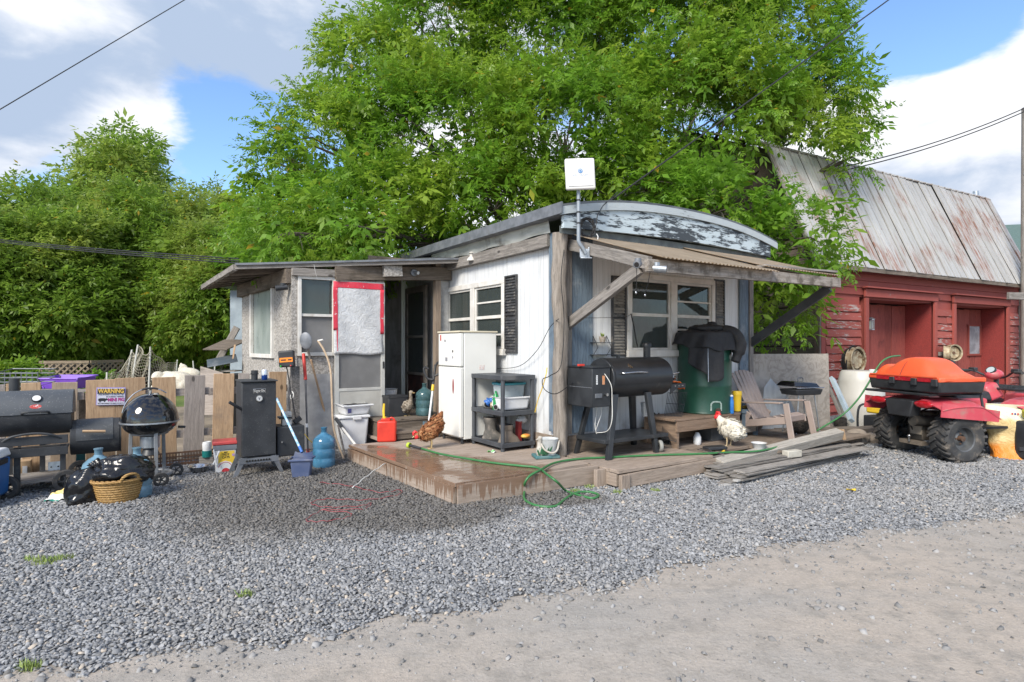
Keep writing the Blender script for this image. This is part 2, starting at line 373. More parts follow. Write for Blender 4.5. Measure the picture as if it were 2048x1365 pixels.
m_trim = pm('old white trim paint', (.66, .645, .61), (.56, .54, .50), .6, 0, 6, grime=(.30, .26, .21), glo=.58, ghi=.8, gscale=5, bump=.1)
m_rope = flat('black cable', (.012, .012, .013), .6)
m_whitecord = flat('white cord', (.65, .64, .6), .6)
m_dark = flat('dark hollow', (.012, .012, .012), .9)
m_redplastic = pm('red plastic', (.62, .045, .025), (.50, .03, .018), .42, 0, 5, grime=(.30, .10, .07), glo=.6, ghi=.85)
m_yellow = flat('yellow plastic', (.75, .50, .03), .45)
m_blue = flat('blue plastic', (.03, .13, .42), .4)
m_rust = pm('rusty iron', (.14, .075, .045), (.075, .05, .038), .8, .2, 12, bump=.3, bscale=60)
m_ink = flat('black print', (.02, .02, .025), .6)
m_stone = pm('field stone', (.34, .28, .22), (.24, .20, .165), .85, 0, 5, bump=.5, bscale=25, bdist=.01, grime=(.16, .14, .12), glo=.5, ghi=.75)
def m_siding():
 n = NT('white ribbed metal siding'); v = n.coord('Object', (1, 1, 1), False)
 wv = n.n('ShaderNodeTexWave', wave_type='BANDS', bands_direction='X', wave_profile='SIN'); wv.inputs['Scale'].default_value = 3.1
 sx = n.n('ShaderNodeSeparateXYZ'); n.t.links.new(v, sx.inputs[0]); cx = n.n('ShaderNodeCombineXYZ')
 n.t.links.new(n.math('ADD', sx.outputs[0], sx.outputs[1]), cx.inputs[0]); n.t.links.new(cx.outputs[0], wv.inputs['Vector'])
 groove = n.ramp(wv.outputs['Fac'], .0, .05)
 st = n.noise(n.coord('Object', (9, 9, .7), False), 2.5, 6, .6); gm = n.noise(n.coord('Object', (1, 1, 1), False), 2.0, 8, .65)
 col = n.mix(n.ramp(st, .45, .75), (.64, .655, .665), (.50, .51, .505)); col = n.mix(n.ramp(gm, .6, .85, 0, .6), col, (.40, .36, .29))
 low = n.math('MULTIPLY', n.ramp(sx.outputs[2], .75, .35), n.ramp(n.noise(n.coord('Object', (1, 1, 1), False), 7, 7, .6), .35, .65)); col = n.mix(n.math('MULTIPLY', low, .55), col, (.33, .30, .26))
 col = n.val(col, n.math('MULTIPLY_ADD', groove, .12, .88)); n.bsdf(col, .45, 0, groove, .5, .006); return n.m
m_sid = m_siding()
def m_osb_(name, c1, c2, c3, sc=26):
 n = NT(name); v = n.coord('Object', (1, 1, 1)); w = n.noise(v, 9, 3); ad = n.n('ShaderNodeVectorMath', operation='MULTIPLY_ADD')
 n.t.links.new(w, ad.inputs[0]); ad.inputs[1].default_value = (.08, .08, .08); n.t.links.new(v, ad.inputs[2])
 vo = n.n('ShaderNodeTexVoronoi', feature='F1'); vo.inputs['Scale'].default_value = sc; n.t.links.new(ad.outputs[0], vo.inputs['Vector'])
 bw = n.n('ShaderNodeSeparateColor'); n.t.links.new(vo.outputs['Color'], bw.inputs[0])
 col = n.mix(bw.outputs[0], c1, c2); col = n.mix(n.ramp(n.noise(v, 4, 7, .62), .5, .75), col, c3)
 col = n.mix(n.ramp(vo.outputs['Distance'], .35, .75, 0, .55), col, tuple(q * .4 for q in c2))
 n.bsdf(col, .8, 0, n.math('ADD', bw.outputs[1], n.noise(v, 60, 4)), .5, .006, .25); return n.m
m_osb = m_osb_('weathered strand board', (.50, .475, .44), (.30, .28, .255), (.36, .33, .295), 42)
m_osbdark = m_osb_('dark strand board', (.20, .19, .185), (.13, .125, .12), (.16, .15, .14), 48)
m_plybrown = pm('brown skirting plywood', (.27, .215, .165), (.18, .14, .105), .85, 0, 5, stretch=(1, 1, 6), bump=.3, grime=(.36, .34, .31), glo=.55, ghi=.8)
def m_peel_(name, paint, paint2, bare, stretch, lo, hi, sc=3.0):
 n = NT(name); v = n.coord('Object', stretch); f = n.noise(v, sc, 10, .68); g = n.noise(n.coord('Object', (1, 1, 1)), 1.3, 5)
 mask = n.ramp(n.math('ADD', f, n.math('MULTIPLY_ADD', g, .5, -.25)), lo, hi); p = n.mix(n.noise(n.coord('Object'), 5, 6), paint, paint2)
 col = n.mix(mask, p, bare); oi = n.n('ShaderNodeObjectInfo').outputs['Random']; col = n.val(col, n.math('MULTIPLY_ADD', oi, .25, .875))
 n.bsdf(col, .75, 0, n.math('MULTIPLY_ADD', mask, -.6, n.noise(v, 12, 4)), .5, .006, .3); return n.m
m_fascia = m_peel_('peeling pale blue paint', (.52, .60, .63), (.46, .53, .57), (.055, .065, .075), (1.6, 7, 9), .47, .55, 2.6)
m_barnred = m_peel_('flaking barn red paint', (.33, .085, .066), (.25, .062, .05), (.36, .30, .275), (1.5, 9, 9), .555, .64)
m_barntrim = m_peel_('barn red trim', (.31, .075, .06), (.24, .056, .046), (.22, .16, .14), (2, 2, 2), .62, .76)
m_barndoor = wood('barn red door boards', (.25, .04, .034), (.17, .028, .026), dark=(.10, .03, .03), axis='z', knots=False, rvar=.2)
m_barndark = wood('unpainted barn boards', (.16, .13, .11), (.085, .07, .06), dark=(.14, .045, .04), axis='x', rvar=.4, knots=False)
def m_glass_(name, tint, rough=.02, alpha=.55):
 n = NT(name); n.bsdf(tint, rough, 0, n.noise(n.coord('Object'), 2.2, 2), .04, .01, .8, alpha=alpha); return n.m
m_pane = m_glass_('dark window glass', (.06, .073, .07), .02, .66)
m_frost = pm('dusty old glass', (.23, .27, .255), (.30, .34, .32), .3, 0, 2, stretch=(3, 3, 1), spec=.6)
def m_tarp_():
 n = NT('black garbage bag'); v = n.coord('Object'); n.bsdf((.010, .010, .011), .16, 0, n.noise(v, 7, 4, .5, 1.5), .3, .03); return n.m
m_bag = m_tarp_()
# --- ground
def m_dirt_():
 n = NT('packed dirt'); v = n.coord('World'); a = n.noise(v, .45, 6, .6); b = n.noise(v, 6, 8, .7); c = n.noise(v, 45, 5, .7)
 col = n.mix(n.ramp(a, .35, .65), (.385, .335, .285), (.34, .315, .285)); col = n.mix(n.ramp(b, .42, .72), col, (.26, .238, .21))
 col = n.mix(n.ramp(n.noise(n.coord('World', (.35, 2.2, 1)), 1.1, 6, .6, .5), .48, .70, 0, .5), col, (.285, .275, .26)); sp = n.voro(v, 75); spk = n.ramp(n.math('ADD', sp, n.math('MULTIPLY', n.noise(v, 3, 4), .35)), .30, .38, 1, 0); col = n.mix(n.math('MULTIPLY', spk, .7), col, (.24, .235, .23))
 col = n.val(col, n.math('MULTIPLY_ADD', c, .6, .72)); h = n.math('ADD', n.math('MULTIPLY', b, 1.0), n.math('ADD', n.math('MULTIPLY', c, .5), n.math('MULTIPLY', spk, .25)))
 n.bsdf(col, .95, 0, h, .6, .02, .15); return n.m
m_dirt = m_dirt_()
def ground_sheet(name, poly, z, mat, cell=None):
 mb = MB(); mb.add([(x, y, z) for x, y in poly], [tuple(range(len(poly)))]); o = P(None, name, mb, mat, smooth=None); return tag(o, kind='structure')
ground_sheet('ground', [(-900, -60), (900, -60), (900, 1500), (-900, 1500)], 0, m_dirt)
def wet_mask(n):
 v = n.coord('World'); nz = n.noise(v, 1.6, 7, .7); s = n.n('ShaderNodeSeparateXYZ'); n.t.links.new(v, s.inputs[0])
 def el(cx, cy, rx, ry):
  return n.math('ADD', n.math('POWER', n.math('ABSOLUTE', n.math('DIVIDE', n.math('SUBTRACT', s.outputs[0], cx), rx)), 2), n.math('POWER', n.math('ABSOLUTE', n.math('DIVIDE', n.math('SUBTRACT', s.outputs[1], cy), ry)), 2))
 e = n.math('MINIMUM', el(-1.95, 6.2, 1.55, 1.75), el(-1.0, 5.15, .95, .55)); e = n.math('MINIMUM', e, el(.15, 5.6, .8, .3))
 return n.ramp(n.math('MULTIPLY_ADD', nz, 1.0, n.math('ADD', e, -.5)), .55, 1.55, 1, 0)
def m_gravel_(name, island):
 n = NT(name); v = n.coord('World'); wet = wet_mask(n)
 if island:
  r = n.n('ShaderNodeNewGeometry').outputs['Random Per Island']; col = n.mix(n.ramp(r, 0, 1, 0, 1, False), (.15, .154, .16), (.36, .366, .375))
  col = n.mix(n.ramp(r, .955, .96), col, (.46, .40, .33)); col = n.mix(n.ramp(n.noise(v, 30, 4), .4, .7, 0, .35), col, (.22, .225, .235)); h = n.noise(v, 90, 4)
  col = n.mix(n.ramp(n.noise(v, .8, 5), .45, .75, 0, .35), col, (.36, .335, .30))
  wcol = n.mix(.45, n.val(col, .50), (.15, .133, .112))
 else:
  c = n.voro(v, 34, 'F1', 'Color'); sep = n.n('ShaderNodeSeparateColor'); n.t.links.new(c, sep.inputs[0]); dd = n.voro(v, 34)
  col = n.mix(sep.outputs[0], (.17, .18, .195), (.37, .385, .41)); col = n.mix(n.ramp(dd, .35, .6), col, (.07, .07, .072)); h = n.math('SUBTRACT', sep.outputs[1], n.math('MULTIPLY', dd, 1.5))
  wcol = n.mix(.35, n.val(col, .55), (.13, .115, .095))
 col = n.mix(wet, col, wcol); n.bsdf(col, n.math('MULTIPLY_ADD', wet, -.4, .88), 0, h, .35, .01, .3); return n.m
m_gravel = m_gravel_('crushed grey gravel', True); m_gravelbed = m_gravel_('gravel bed', False)
EDGE = [(-9, .9), (-4.6, 1.75), (-2.34, 2.62), (-1.5, 2.85), (-.95, 2.98), (-.4, 3.22), (.1, 3.42), (.5, 3.52), (1.05, 3.83), (1.6, 4.12), (2.2, 4.38), (2.9, 4.62), (3.7, 4.85), (4.6, 5.15), (6.5, 5.6), (9, 6.1), (14, 7.5)]
ex = np.array([p[0] for p in EDGE]); ey = np.array([p[1] for p in EDGE])
wob = lambda x: .05 * np.sin(x * 7.1) + .035 * np.sin(x * 17.3 + 1) + .03 * np.sin(x * 31 + 2)
xs = np.linspace(-9, 14, 160); poly = [(float(x), float(np.interp(x, ex, ey) + wob(x) + .03)) for x in xs] + [(14, 16), (5, 12), (-4, 9.4), (-9, 6.6)]
ground_sheet('gravel_yard', poly, .004, m_gravelbed)
m_yard = pm('trampled yard soil', (.25, .205, .155), (.17, .14, .105), .95, 0, 1.2, bump=.6, bscale=12, bdist=.03, grime=(.33, .28, .20), gscale=7, glo=.5, ghi=.7, kind='World')
m_grass = pm('meadow grass', (.10, .16, .035), (.17, .21, .06), .9, 0, .5, bump=.8, bscale=18, bdist=.06, grime=(.24, .25, .09), gscale=.25, glo=.5, ghi=.7, kind='World')
ground_sheet('yard_soil', [(-14, 4), (-5.6, 6.45), (-3.0, 8.5), (-1.2, 12), (-2, 15), (-16, 15)], .008, m_yard)
ground_sheet('grass_field', [(-300, 14.2), (-9, 14.0), (-3, 13.5), (4, 15), (12, 24), (60, 30), (300, 40), (300, 400), (-300, 400)], .012, m_grass)
def stones(name, pts, size, mat, flat_k=.42, bury=.3):
 n = len(pts); base = np.array([(-1, -1, -1), (1, -1, -1), (1, 1, -1), (-1, 1, -1), (-1, -1, 1), (1, -1, 1), (1, 1, 1), (-1, 1, 1)], float) * .5
 V = np.repeat(base[None], n, 0) * rng.uniform(.55, 1.15, (n, 1, 3)) + rng.uniform(-.22, .22, (n, 8, 3)); V[:, 4:, :2] *= rng.uniform(.45, .95, (n, 1, 1)); V[..., 2] *= flat_k
 a = rng.uniform(0, 2 * np.pi, n); t = rng.normal(0, .36, n); u = rng.normal(0, .36, n)
 ca, sa, ct, st, cu, su = np.cos(a), np.sin(a), np.cos(t), np.sin(t), np.cos(u), np.sin(u)
 x, y, z = V[..., 0], V[..., 1], V[..., 2]; y, z = y * ct[:, None] - z * st[:, None], y * st[:, None] + z * ct[:, None]
 x, z = x * cu[:, None] + z * su[:, None], -x * su[:, None] + z * cu[:, None]; x, y = x * ca[:, None] - y * sa[:, None], x * sa[:, None] + y * ca[:, None]
 V = np.stack([x, y, z], -1) * size[:, None, None]; V += pts[:, None, :]; V[..., 2] += (size * flat_k * (.5 - bury))[:, None]
 fq = np.array([(4, 5, 6, 7), (0, 1, 5, 4), (1, 2, 6, 5), (2, 3, 7, 6), (3, 0, 4, 7)])
 Fq = (fq[None] + (np.arange(n) * 8)[:, None, None]).reshape(-1, 4); o = np_mesh(name, V.reshape(-1, 3), Fq, mat); return o
def jitter_points(y0, y1, s, keep):
 out = []; y = y0
 while y < y1:
  st = s(y); hw = .9 * y + .5; nx = int(2 * hw / st); xx = np.linspace(-hw, hw, nx) + rng.uniform(-.5, .5, nx) * st * 1.3; yy = y + rng.uniform(-.5, .5, nx) * st * 1.3
  out.append(np.stack([xx, yy, np.full(nx, st)], -1)); y += st
 p = np.concatenate(out); return p[keep(p[:, 0], p[:, 1])]
def keep_gravel(x, y):
 e = np.interp(x, ex, ey) + wob(x); edge = y > e + rng.exponential(.06, len(x)) - .04
 c = np.array(HOUSE.inverted()); lx = c[0, 0] * x + c[0, 1] * y + c[0, 3]; ly = c[1, 0] * x + c[1, 1] * y + c[1, 3]
 indeck = ((lx > -1.7) & (lx < 4.2) & (ly > -.55)) | ((lx > -.05) & (lx < 1.35) & (ly > -1.1)); infence = (lx < -1.7) & (ly > 2.9)
 far = (x > 3.5) & (ly > 1.6)
 return edge & ~indeck & ~infence & ~far
gp = jitter_points(1.6, 9.6, lambda y: .0125 + .0014 * y, keep_gravel)
sz = gp[:, 2] * rng.uniform(.6, 1.5, len(gp)) * np.where(rng.uniform(0, 1, len(gp)) > .985, 1.5, 1); gp3 = np.stack([gp[:, 0], gp[:, 1], np.full(len(gp), .004) + rng.uniform(-.004, .010, len(gp))], -1)
tag(stones('gravel', gp3, sz, m_gravel), 'loose crushed grey stone covering the yard in front of the deck', 'gravel', kind='stuff')
def keep_peb(x, y): return (y < np.interp(x, ex, ey) + .02) & (rng.uniform(0, 1, len(x)) < .06 + .35 * np.exp(-((np.interp(x, ex, ey) - y) / .12)))
pp = jitter_points(1.6, 6.2, lambda y: .018, keep_peb); ps = rng.lognormal(-4.6, .62, len(pp)); pp[:, 2] = .001
m_pebble = pm('drive pebbles', (.27, .265, .26), (.20, .195, .188), .9, 0, 8, ivar=.7, bump=.2)
tag(stones('drive_pebbles', pp, np.clip(ps, .005, .035), m_pebble, .6), 'small loose pebbles scattered on the dirt drive', 'pebbles', kind='stuff')
def blades(name, spots, n, h, mat, label, cat):
 V = []; k = 0; Fs = []
 for (cx, cy, r) in spots:
  for _ in range(n):
   a = random.uniform(0, 6.28); q = r * math.sqrt(random.random()); x, y = cx + q * math.cos(a), cy + q * .6 * math.sin(a); hh = h * random.uniform(.4, 1.1); b = random.uniform(0, 6.28); l = random.uniform(.2, .8) * hh; w = .0035
   dx, dy = math.cos(b), math.sin(b); V += [(x - dy * w, y + dx * w, 0), (x + dy * w, y - dx * w, 0), (x + dx * l * .5 + dy * w * .6, y + dy * l * .5 - dx * w * .6, hh * .65), (x + dx * l, y + dy * l, hh)]; Fs.append((k, k + 1, k + 2, k + 3)); k += 4
 return tag(np_mesh(name, np.array(V), np.array(Fs), mat), label, cat, kind='stuff')
m_weed = pm('weed green', (.20, .30, .07), (.30, .36, .11), .7, ivar=.5)
g0 = [G(x, y) for x, y in ((85, 1130), (105, 1124), (128, 1120), (70, 1122))]
blades('grass_tuft', [(p.x, p.y, .07) for p in g0] + [(q.x, q.y, .05) for q in (G(1235, 988), G(1150, 985), G(1180, 978), G(1310, 985), G(60, 1338), G(490, 1195))], 90, .045, m_weed, 'small tufts of green weeds growing in the gravel', 'weeds')
# --- the trailer house (local x along the front wall, y along the side wall)
house = thing('trailer_house', 'white metal sided trailer house with bowed roof and tan front awning', 'house', None, mw=HOUSE)
HWD, HLN, WT = 3.82, 6.2, 2.84          # front width, side length, wall top
def hpart(name, mb, mat, parent=None, **k): return P(parent or house, name, mb, mat, mw=HOUSE, **k)
def hplank(parent, name, p0, p1, w, t, mat, up=(0, 0, 1), **k): return plank(parent, name, p0, p1, w, t, mat, up=up, fm=HOUSE, **k)
def wall_with_hole(mb, axis, off, thick, a0, a1, z0, z1, hole):
 ha0, ha1, hz0, hz1 = hole
 def bx(s0, s1, q0, q1):
  if s1 - s0 < .002 or q1 - q0 < .002: return
  c, sz = ((s0 + s1) / 2, off + thick / 2, (q0 + q1) / 2), (s1 - s0, thick, q1 - q0)
  if axis == 1: c, sz = (c[1], c[0], c[2]), (sz[1], sz[0], sz[2])
  mb.box(c, sz)
 bx(a0, ha0, z0, z1); bx(ha1, a1, z0, z1); bx(ha0, ha1, z0, hz0); bx(ha0, ha1, hz1, z1)
fw0 = hy(1252, 545); fw1 = hy(1427, 562); fwb = hy(1300, 711)
FW = (fw0.x, fw1.x, fwb.z, (fw0.z + fw1.z) / 2)                    # front window rectangle x0, x1, z0, z1
sw0 = hx(893, 577); sw1 = hx(1012, 556); swb = hx(1000, 708)
SW = (sw1.y, sw0.y, swb.z, (sw0.z + sw1.z) / 2)
mb = MB(); wall_with_hole(mb, 0, 0, .1, 0, HWD, .38, WT, (FW[0] + .06, FW[1] - .06, FW[2] + .08, FW[3] - .06)); hpart('front_wall', mb, m_sid)
mb = MB(); wall_with_hole(mb, 1, 0, .1, .1, HLN, .38, WT, (SW[0] + .06, SW[1] - .06, SW[2] + .08, SW[3] - .06)); hpart('side_wall', mb, m_sid)
mb = MB(); mb.box((HWD - .05, HLN / 2, 1.6), (.1, HLN, 2.45)); mb.box((HWD / 2, HLN - .05, 1.6), (HWD - .2, .1, 2.45)); hpart('back_wall', mb, m_sid)
mb = MB(); mb.box((HWD / 2, 1.5, .9), (HWD - .3, .05, .2)); mb.box((HWD / 2, 1.9, 1.7), (HWD - .3, .04, 2.0)); hpart('interior_partition', mb, pm('dim room wall', (.16, .15, .13)))
def window_unit(wall, rect, bars):
 a0, a1, z0, z1 = rect
 def T(a, o, z): return (a, -o, z) if wall == 'x' else (-o, a, z)
 def bx(mb, a_, b_, o0, o1, q0, q1):
  p, q = Vector(T(a_, o0, q0)), Vector(T(b_, o1, q1)); mb.box((p + q) / 2, [abs(u) for u in (q - p)])
 e = thing_part('window', house)
 mb = MB(); w = .075
 bx(mb, a0, a1, .0, .035, z1 - w, z1); bx(mb, a0, a0 + w, 0, .035, z0 + .07, z1 - w); bx(mb, a1 - w, a1, 0, .035, z0 + .07, z1 - w)
 mid = (a0 + a1) / 2; bx(mb, mid - .06, mid + .06, 0, .033, z0 + .07, z1 - w); P(e, 'frame', mb, m_trim, mw=HOUSE, bevel=.004)
 mb = MB(); bx(mb, a0 - .02, a1 + .02, 0, .07, z0 - .02, z0 + .068); P(e, 'sill', mb, m_trim, mw=HOUSE, bevel=.004)
 for k, (s0, s1) in enumerate(((a0 + w, mid - .06), (mid + .06, a1 - w))):
  q0, q1 = z0 + .07, z1 - w; m = (q0 + q1) / 2; mb = MB(); g = .032
  bx(mb, s0, s0 + g, -.02, .012, q0, q1); bx(mb, s1 - g, s1, -.02, .012, q0, q1); bx(mb, s0 + g, s1 - g, -.02, .012, q1 - g, q1); bx(mb, s0 + g, s1 - g, -.02, .012, q0, q0 + g); bx(mb, s0 + g, s1 - g, -.02, .018, m - .022, m + .022)
  for zz in bars[k]: bx(mb, s0 + g, s1 - g, -.02, .008, q0 + (q1 - q0) * zz - .012, q0 + (q1 - q0) * zz + .012)
  P(e, 'sash', mb, m_trim, mw=HOUSE, bevel=.002)
  for r0, r1 in ((q0 + g, m - .022), (m + .022, q1 - g)):
   mb = MB(); bx(mb, s0 + g, s1 - g, -.012, -.008, r0, r1); P(e, 'pane', mb, m_pane, mw=HOUSE)
 return e
def thing_part(name, parent, mw=None):
 o = bpy.data.objects.new(name, None); o.empty_display_size = .05; COL.objects.link(o); return put(o, parent, mw if mw is not None else WM[parent.name])
w1 = window_unit('x', FW, ((), (.72, .3))); w2 = window_unit('y', SW, ((.74, .22), ()))
m_curtain = pm('greenish curtain', (.16, .20, .17), (.10, .13, .115), .9, 0, 3, stretch=(8, 8, .6))
for wv_, (a0, a1, z0, z1), ax in ((w1, FW, 0), (w2, SW, 1)):
 mb = MB()
 def cf(u, v, a0=a0, a1=a1, z0=z0, z1=z1, ax=ax):
  q = a0 + .1 + (a1 - a0 - .2) * u; o = .14 + .018 * math.sin(u * 60) + .01 * math.sin(u * 23); z = z0 + .1 + (z1 - z0 - .2) * v
  return (q, o, z) if ax == 0 else (o, q, z)
 mb.sheet(cf, 60, 2); P(wv_, 'curtain', mb, m_curtain, mw=HOUSE, smooth=180)
m_shut = pm('black louvre shutter', (.03, .031, .034), (.05, .05, .052), .5, grime=(.17, .155, .135), glo=.5, ghi=.75, gscale=12, rvar=.2)
m_shutf = pm('faded louvre slat', (.25, .235, .205), (.16, .15, .135), .6, grime=(.07, .07, .07), glo=.5, ghi=.7, gscale=14, rvar=.3)
def shutter(wall, a0, a1, z0, z1, slatmat):
 def T(a, o, z): return (a, -o, z) if wall == 'x' else (-o, a, z)
 e = thing_part('shutter', house); mb = MB(); n = 26; w = .022
 for p, q in (((a0, 0, z0), (a0 + w, .03, z1)), ((a1 - w, 0, z0), (a1, .03, z1)), ((a0 + w, 0, z1 - w), (a1 - w, .03, z1)), ((a0 + w, 0, z0), (a1 - w, .03, z0 + w)), ((a0 + w, 0, (z0 + z1) / 2 - .012), (a1 - w, .028, (z0 + z1) / 2 + .012)), ((a0 + w, 0, z0 + w), (a1 - w, .004, z1 - w))):
  p, q = Vector(T(*p)), Vector(T(*q)); mb.box((p + q) / 2, [abs(u) for u in (q - p)])
 P(e, 'frame', mb, m_shut, mw=HOUSE)
 dz = (z1 - z0 - 2 * w) / n
 for i in range(n):
  z = z0 + w + dz * (i + .5)
  if abs(z - (z0 + z1) / 2) < .02: continue
  hplank(e, 'slat', T(a0 + w, .014, z), T(a1 - w, .014, z), .006, dz * 1.05, slatmat, up=(T(0, -.45, 1) if True else 0), bevel=0)
sx0, sx1 = hy(1222, 600).x, hy(1250, 600).x; shutter('x', sx0, sx1, hy(1236, 713).z, hy(1236, 553).z, m_shutf)
sx0, sx1 = hy(1427, 600).x + .01, hy(1447, 600).x; shutter('x', sx0, sx1, hy(1436, 710).z, hy(1436, 560).z, m_shutf)
sy0, sy1 = hx(1036, 600).y, hx(1011, 600).y - .01; shutter('y', sy0, sy1, hx(1024, 707).z, hx(1024, 551).z, m_shut)
mb = MB()
def logf(u, v):
 a = 2 * math.pi * u; z = .2 + 2.62 * v; r = .085 + .012 * math.sin(3 * a + z * 2) + .010 * math.sin(z * 5.3 + a) + .006 * math.sin(z * 17 + 2 * a)
 return (-.06 + .012 * math.sin(z * 2.1) + r * math.cos(a), -.10 + r * math.sin(a), z)
mb.sheet(logf, 20, 30); mb.add([logf(i / 20, 1) for i in range(20)], [tuple(range(20))])
hpart('log_post', mb, wood('debarked log', (.30, .265, .23), (.19, .165, .14), axis='z', dark=(.11, .09, .075), knots=True), smooth=60)
for x0, x1, mt, pr in ((.03, .16, m_greywood_z, .06), (.16, .52, m_bluegrey, .03), (3.52, 3.74, m_bluegrey, .03), (3.74, 3.84, m_greywood_z, .05)):
 mb = MB(); z0 = .42; mb.box(((x0 + x1) / 2, -pr / 2 - .002, (z0 + WT) / 2), (x1 - x0, pr, WT - z0)); hpart('corner_board', mb, mt, bevel=.004)
mb = MB(); mb.box((-.03, 0.06, 1.65), (.05, .12, 2.4)); hpart('corner_trim', mb, m_bluegrey, bevel=.004)
hplank(house, 'eave_beam', (-.05, .1, 2.76), (-.05, 3.05, 2.755), .10, .15, m_greywood, rough=.008)
mb = MB(); mb.sheet(lambda u, v: (-.085 - .03 * v + .006 * math.sin(u * 40), .05 + 3.2 * u, 2.845 + .16 * v + .012 * math.sin(u * 19)), 40, 2, .004); hpart('eave_flashing', mb, pm('pale stained flashing', (.50, .51, .48), (.36, .37, .34), .5, .2, 3, stretch=(1, 1, 5), grime=(.2, .19, .17), glo=.5, ghi=.7), smooth=60)
def bow(x, base=3.15, rise=.18): t = abs((x / HWD) * 2 - 1); return base + rise * (1 - t ** 2.3)
mb = MB(); mb.sheet(lambda u, v: (-.22 + (HWD + .44) * u, -.32 + (HLN + .5) * v, bow(-.22 + (HWD + .44) * u)), 36, 6, .03); roof = hpart('roof', mb, pm('dark metal roofing', (.10, .105, .11), (.16, .165, .17), .5, .6, 4, grime=(.22, .21, .2), glo=.55, ghi=.8), smooth=50)
mb = MB(); n = 30; xs_ = [-.16 + (HWD + .24) * i / n for i in range(n + 1)]
top = [(x, bow(x) - .035) for x in xs_]; bot = [(x, 2.85 + .05 * (1 - (x / HWD * 2 - 1) ** 2)) for x in reversed(xs_)]
mb.prism(top + bot, (0, -.25, 0), (1, 0, 0), (0, 0, 1), .05); P(roof, 'fascia', mb, m_fascia, mw=HOUSE)
mb = MB(); mb.prism([(x, bow(x) - .03) for x in [-.22 + (HWD + .44) * i / n for i in range(n + 1)]] + [(x, bow(x) - .12) for x in [-.22 + (HWD + .44) * i / n for i in range(n, -1, -1)]], (0, -.31, 0), (1, 0, 0), (0, 0, 1), .02)
P(roof, 'rake_trim', mb, m_peel_('worn pale drip edge', (.50, .55, .57), (.40, .45, .47), (.14, .15, .16), (1.5, 6, 6), .6, .72, 2.5), mw=HOUSE)
mb = MB(); mb.prism([(x, q) for x, q in [(-.16, 2.875), (3.9, 2.885), (3.9, 2.80), (-.16, 2.79)]], (0, -.22, 0), (1, 0, 0), (0, 0, 1), .012); P(roof, 'fascia_base', mb, pm('dark green grey board', (.15, .17, .165), (.10, .11, .11), .7), mw=HOUSE)
mb = MB(); mb.box((-.225, 3.0, 3.055), (.02, 6.7, .13)); mb.box((-.14, 3.0, 2.995), (.16, 6.6, .02)); P(roof, 'gutter_edge', mb, m_greymetal, mw=HOUSE)
mb = MB(); mb.box((2.0, .0, .29), (3.7, .03, .21)); mb.box((.0, 1.6, .29), (.03, 3.0, .21)); hpart('skirting', mb, m_plybrown)
# --- awning
aw = thing_part('awning', house, HOUSE)
AY = -1.36
hplank(aw, 'arm', (.09, .0, 2.73), (.09, AY, 2.33), .07, .13, m_greywood, rough=.005)
hplank(aw, 'arm', (3.76, .0, 2.73), (3.76, AY + .05, 2.33), .05, .12, m_greywood)
hplank(aw, 'front_beam', (.02, AY - .03, 2.30), (3.78, AY - .03, 2.345), .05, .125, wood('mossy awning beam', (.36, .325, .29), (.22, .19, .16), dark=(.08, .065, .05), glo=.45, ghi=.62, gscale=4, rvar=0), rough=.004)
hplank(aw, 'brace', (.09, -.02, 1.72), (.09, AY + .12, 2.29), .06, .12, m_greywood, rough=.004)
hplank(aw, 'brace', (3.80, -.02, 1.52), (3.80, AY + .12, 2.29), .05, .12, pm('charcoal painted wood', (.055, .06, .066), (.085, .09, .095), .7, bump=.2), rough=.002)
for i, yy in enumerate((-.45, -.9)):
 k = (yy / AY); hplank(aw, 'purlin', (.13, yy, 2.74 - .40 * k), (3.72, yy, 2.74 - .40 * k), .06, .05, m_brownwood)
m_tan = pm('tan corrugated plastic', (.40, .345, .275), (.31, .265, .205), .6, 0, 4, grime=(.20, .175, .14), glo=.5, ghi=.75, gscale=3, gstretch=(3, 1, 1)); nt_ = m_tan.node_tree; tr_ = nt_.nodes.new('ShaderNodeBsdfTranslucent'); tr_.inputs[0].default_value = (.75, .6, .42, 1); mx_ = nt_.nodes.new('ShaderNodeMixShader'); mx_.inputs[0].default_value = .45
o_ = [n for n in nt_.nodes if n.type == 'OUTPUT_MATERIAL'][0]; nt_.links.new(o_.inputs[0].links[0].from_socket, mx_.inputs[1]); nt_.links.new(tr_.outputs[0], mx_.inputs[2]); nt_.links.new(mx_.outputs[0], o_.inputs[0])
def corr(x0, x1, ya, za, yb, zb, skew=0.0, pitch=.063, amp=.008):
 nw = int((x1 - x0) / pitch); n = nw * 6
 return lambda u, v: (x0 + (x1 - x0) * u + skew * v, ya + (yb - ya) * v, za + (zb - za) * v + amp * math.sin(2 * math.pi * nw * u)), n
fn, n = corr(.02, 2.05, .0, 2.865, AY - .14, 2.375, .12); mb = MB(); mb.sheet(fn, n, 3, .003); P(aw, 'corrugated_sheet', mb, m_tan, mw=HOUSE, smooth=60)
fn, n = corr(1.95, 3.66, -.02, 2.885, AY - .05, 2.44, .1); mb = MB(); mb.sheet(fn, n, 3, .003); P(aw, 'corrugated_sheet', mb, m_tan, mw=HOUSE, smooth=60)
hplank(aw, 'edge_board', (2.05, AY + .03, 2.455), (3.74, AY + .03, 2.495), .12, .025, m_greywood, rough=.004)
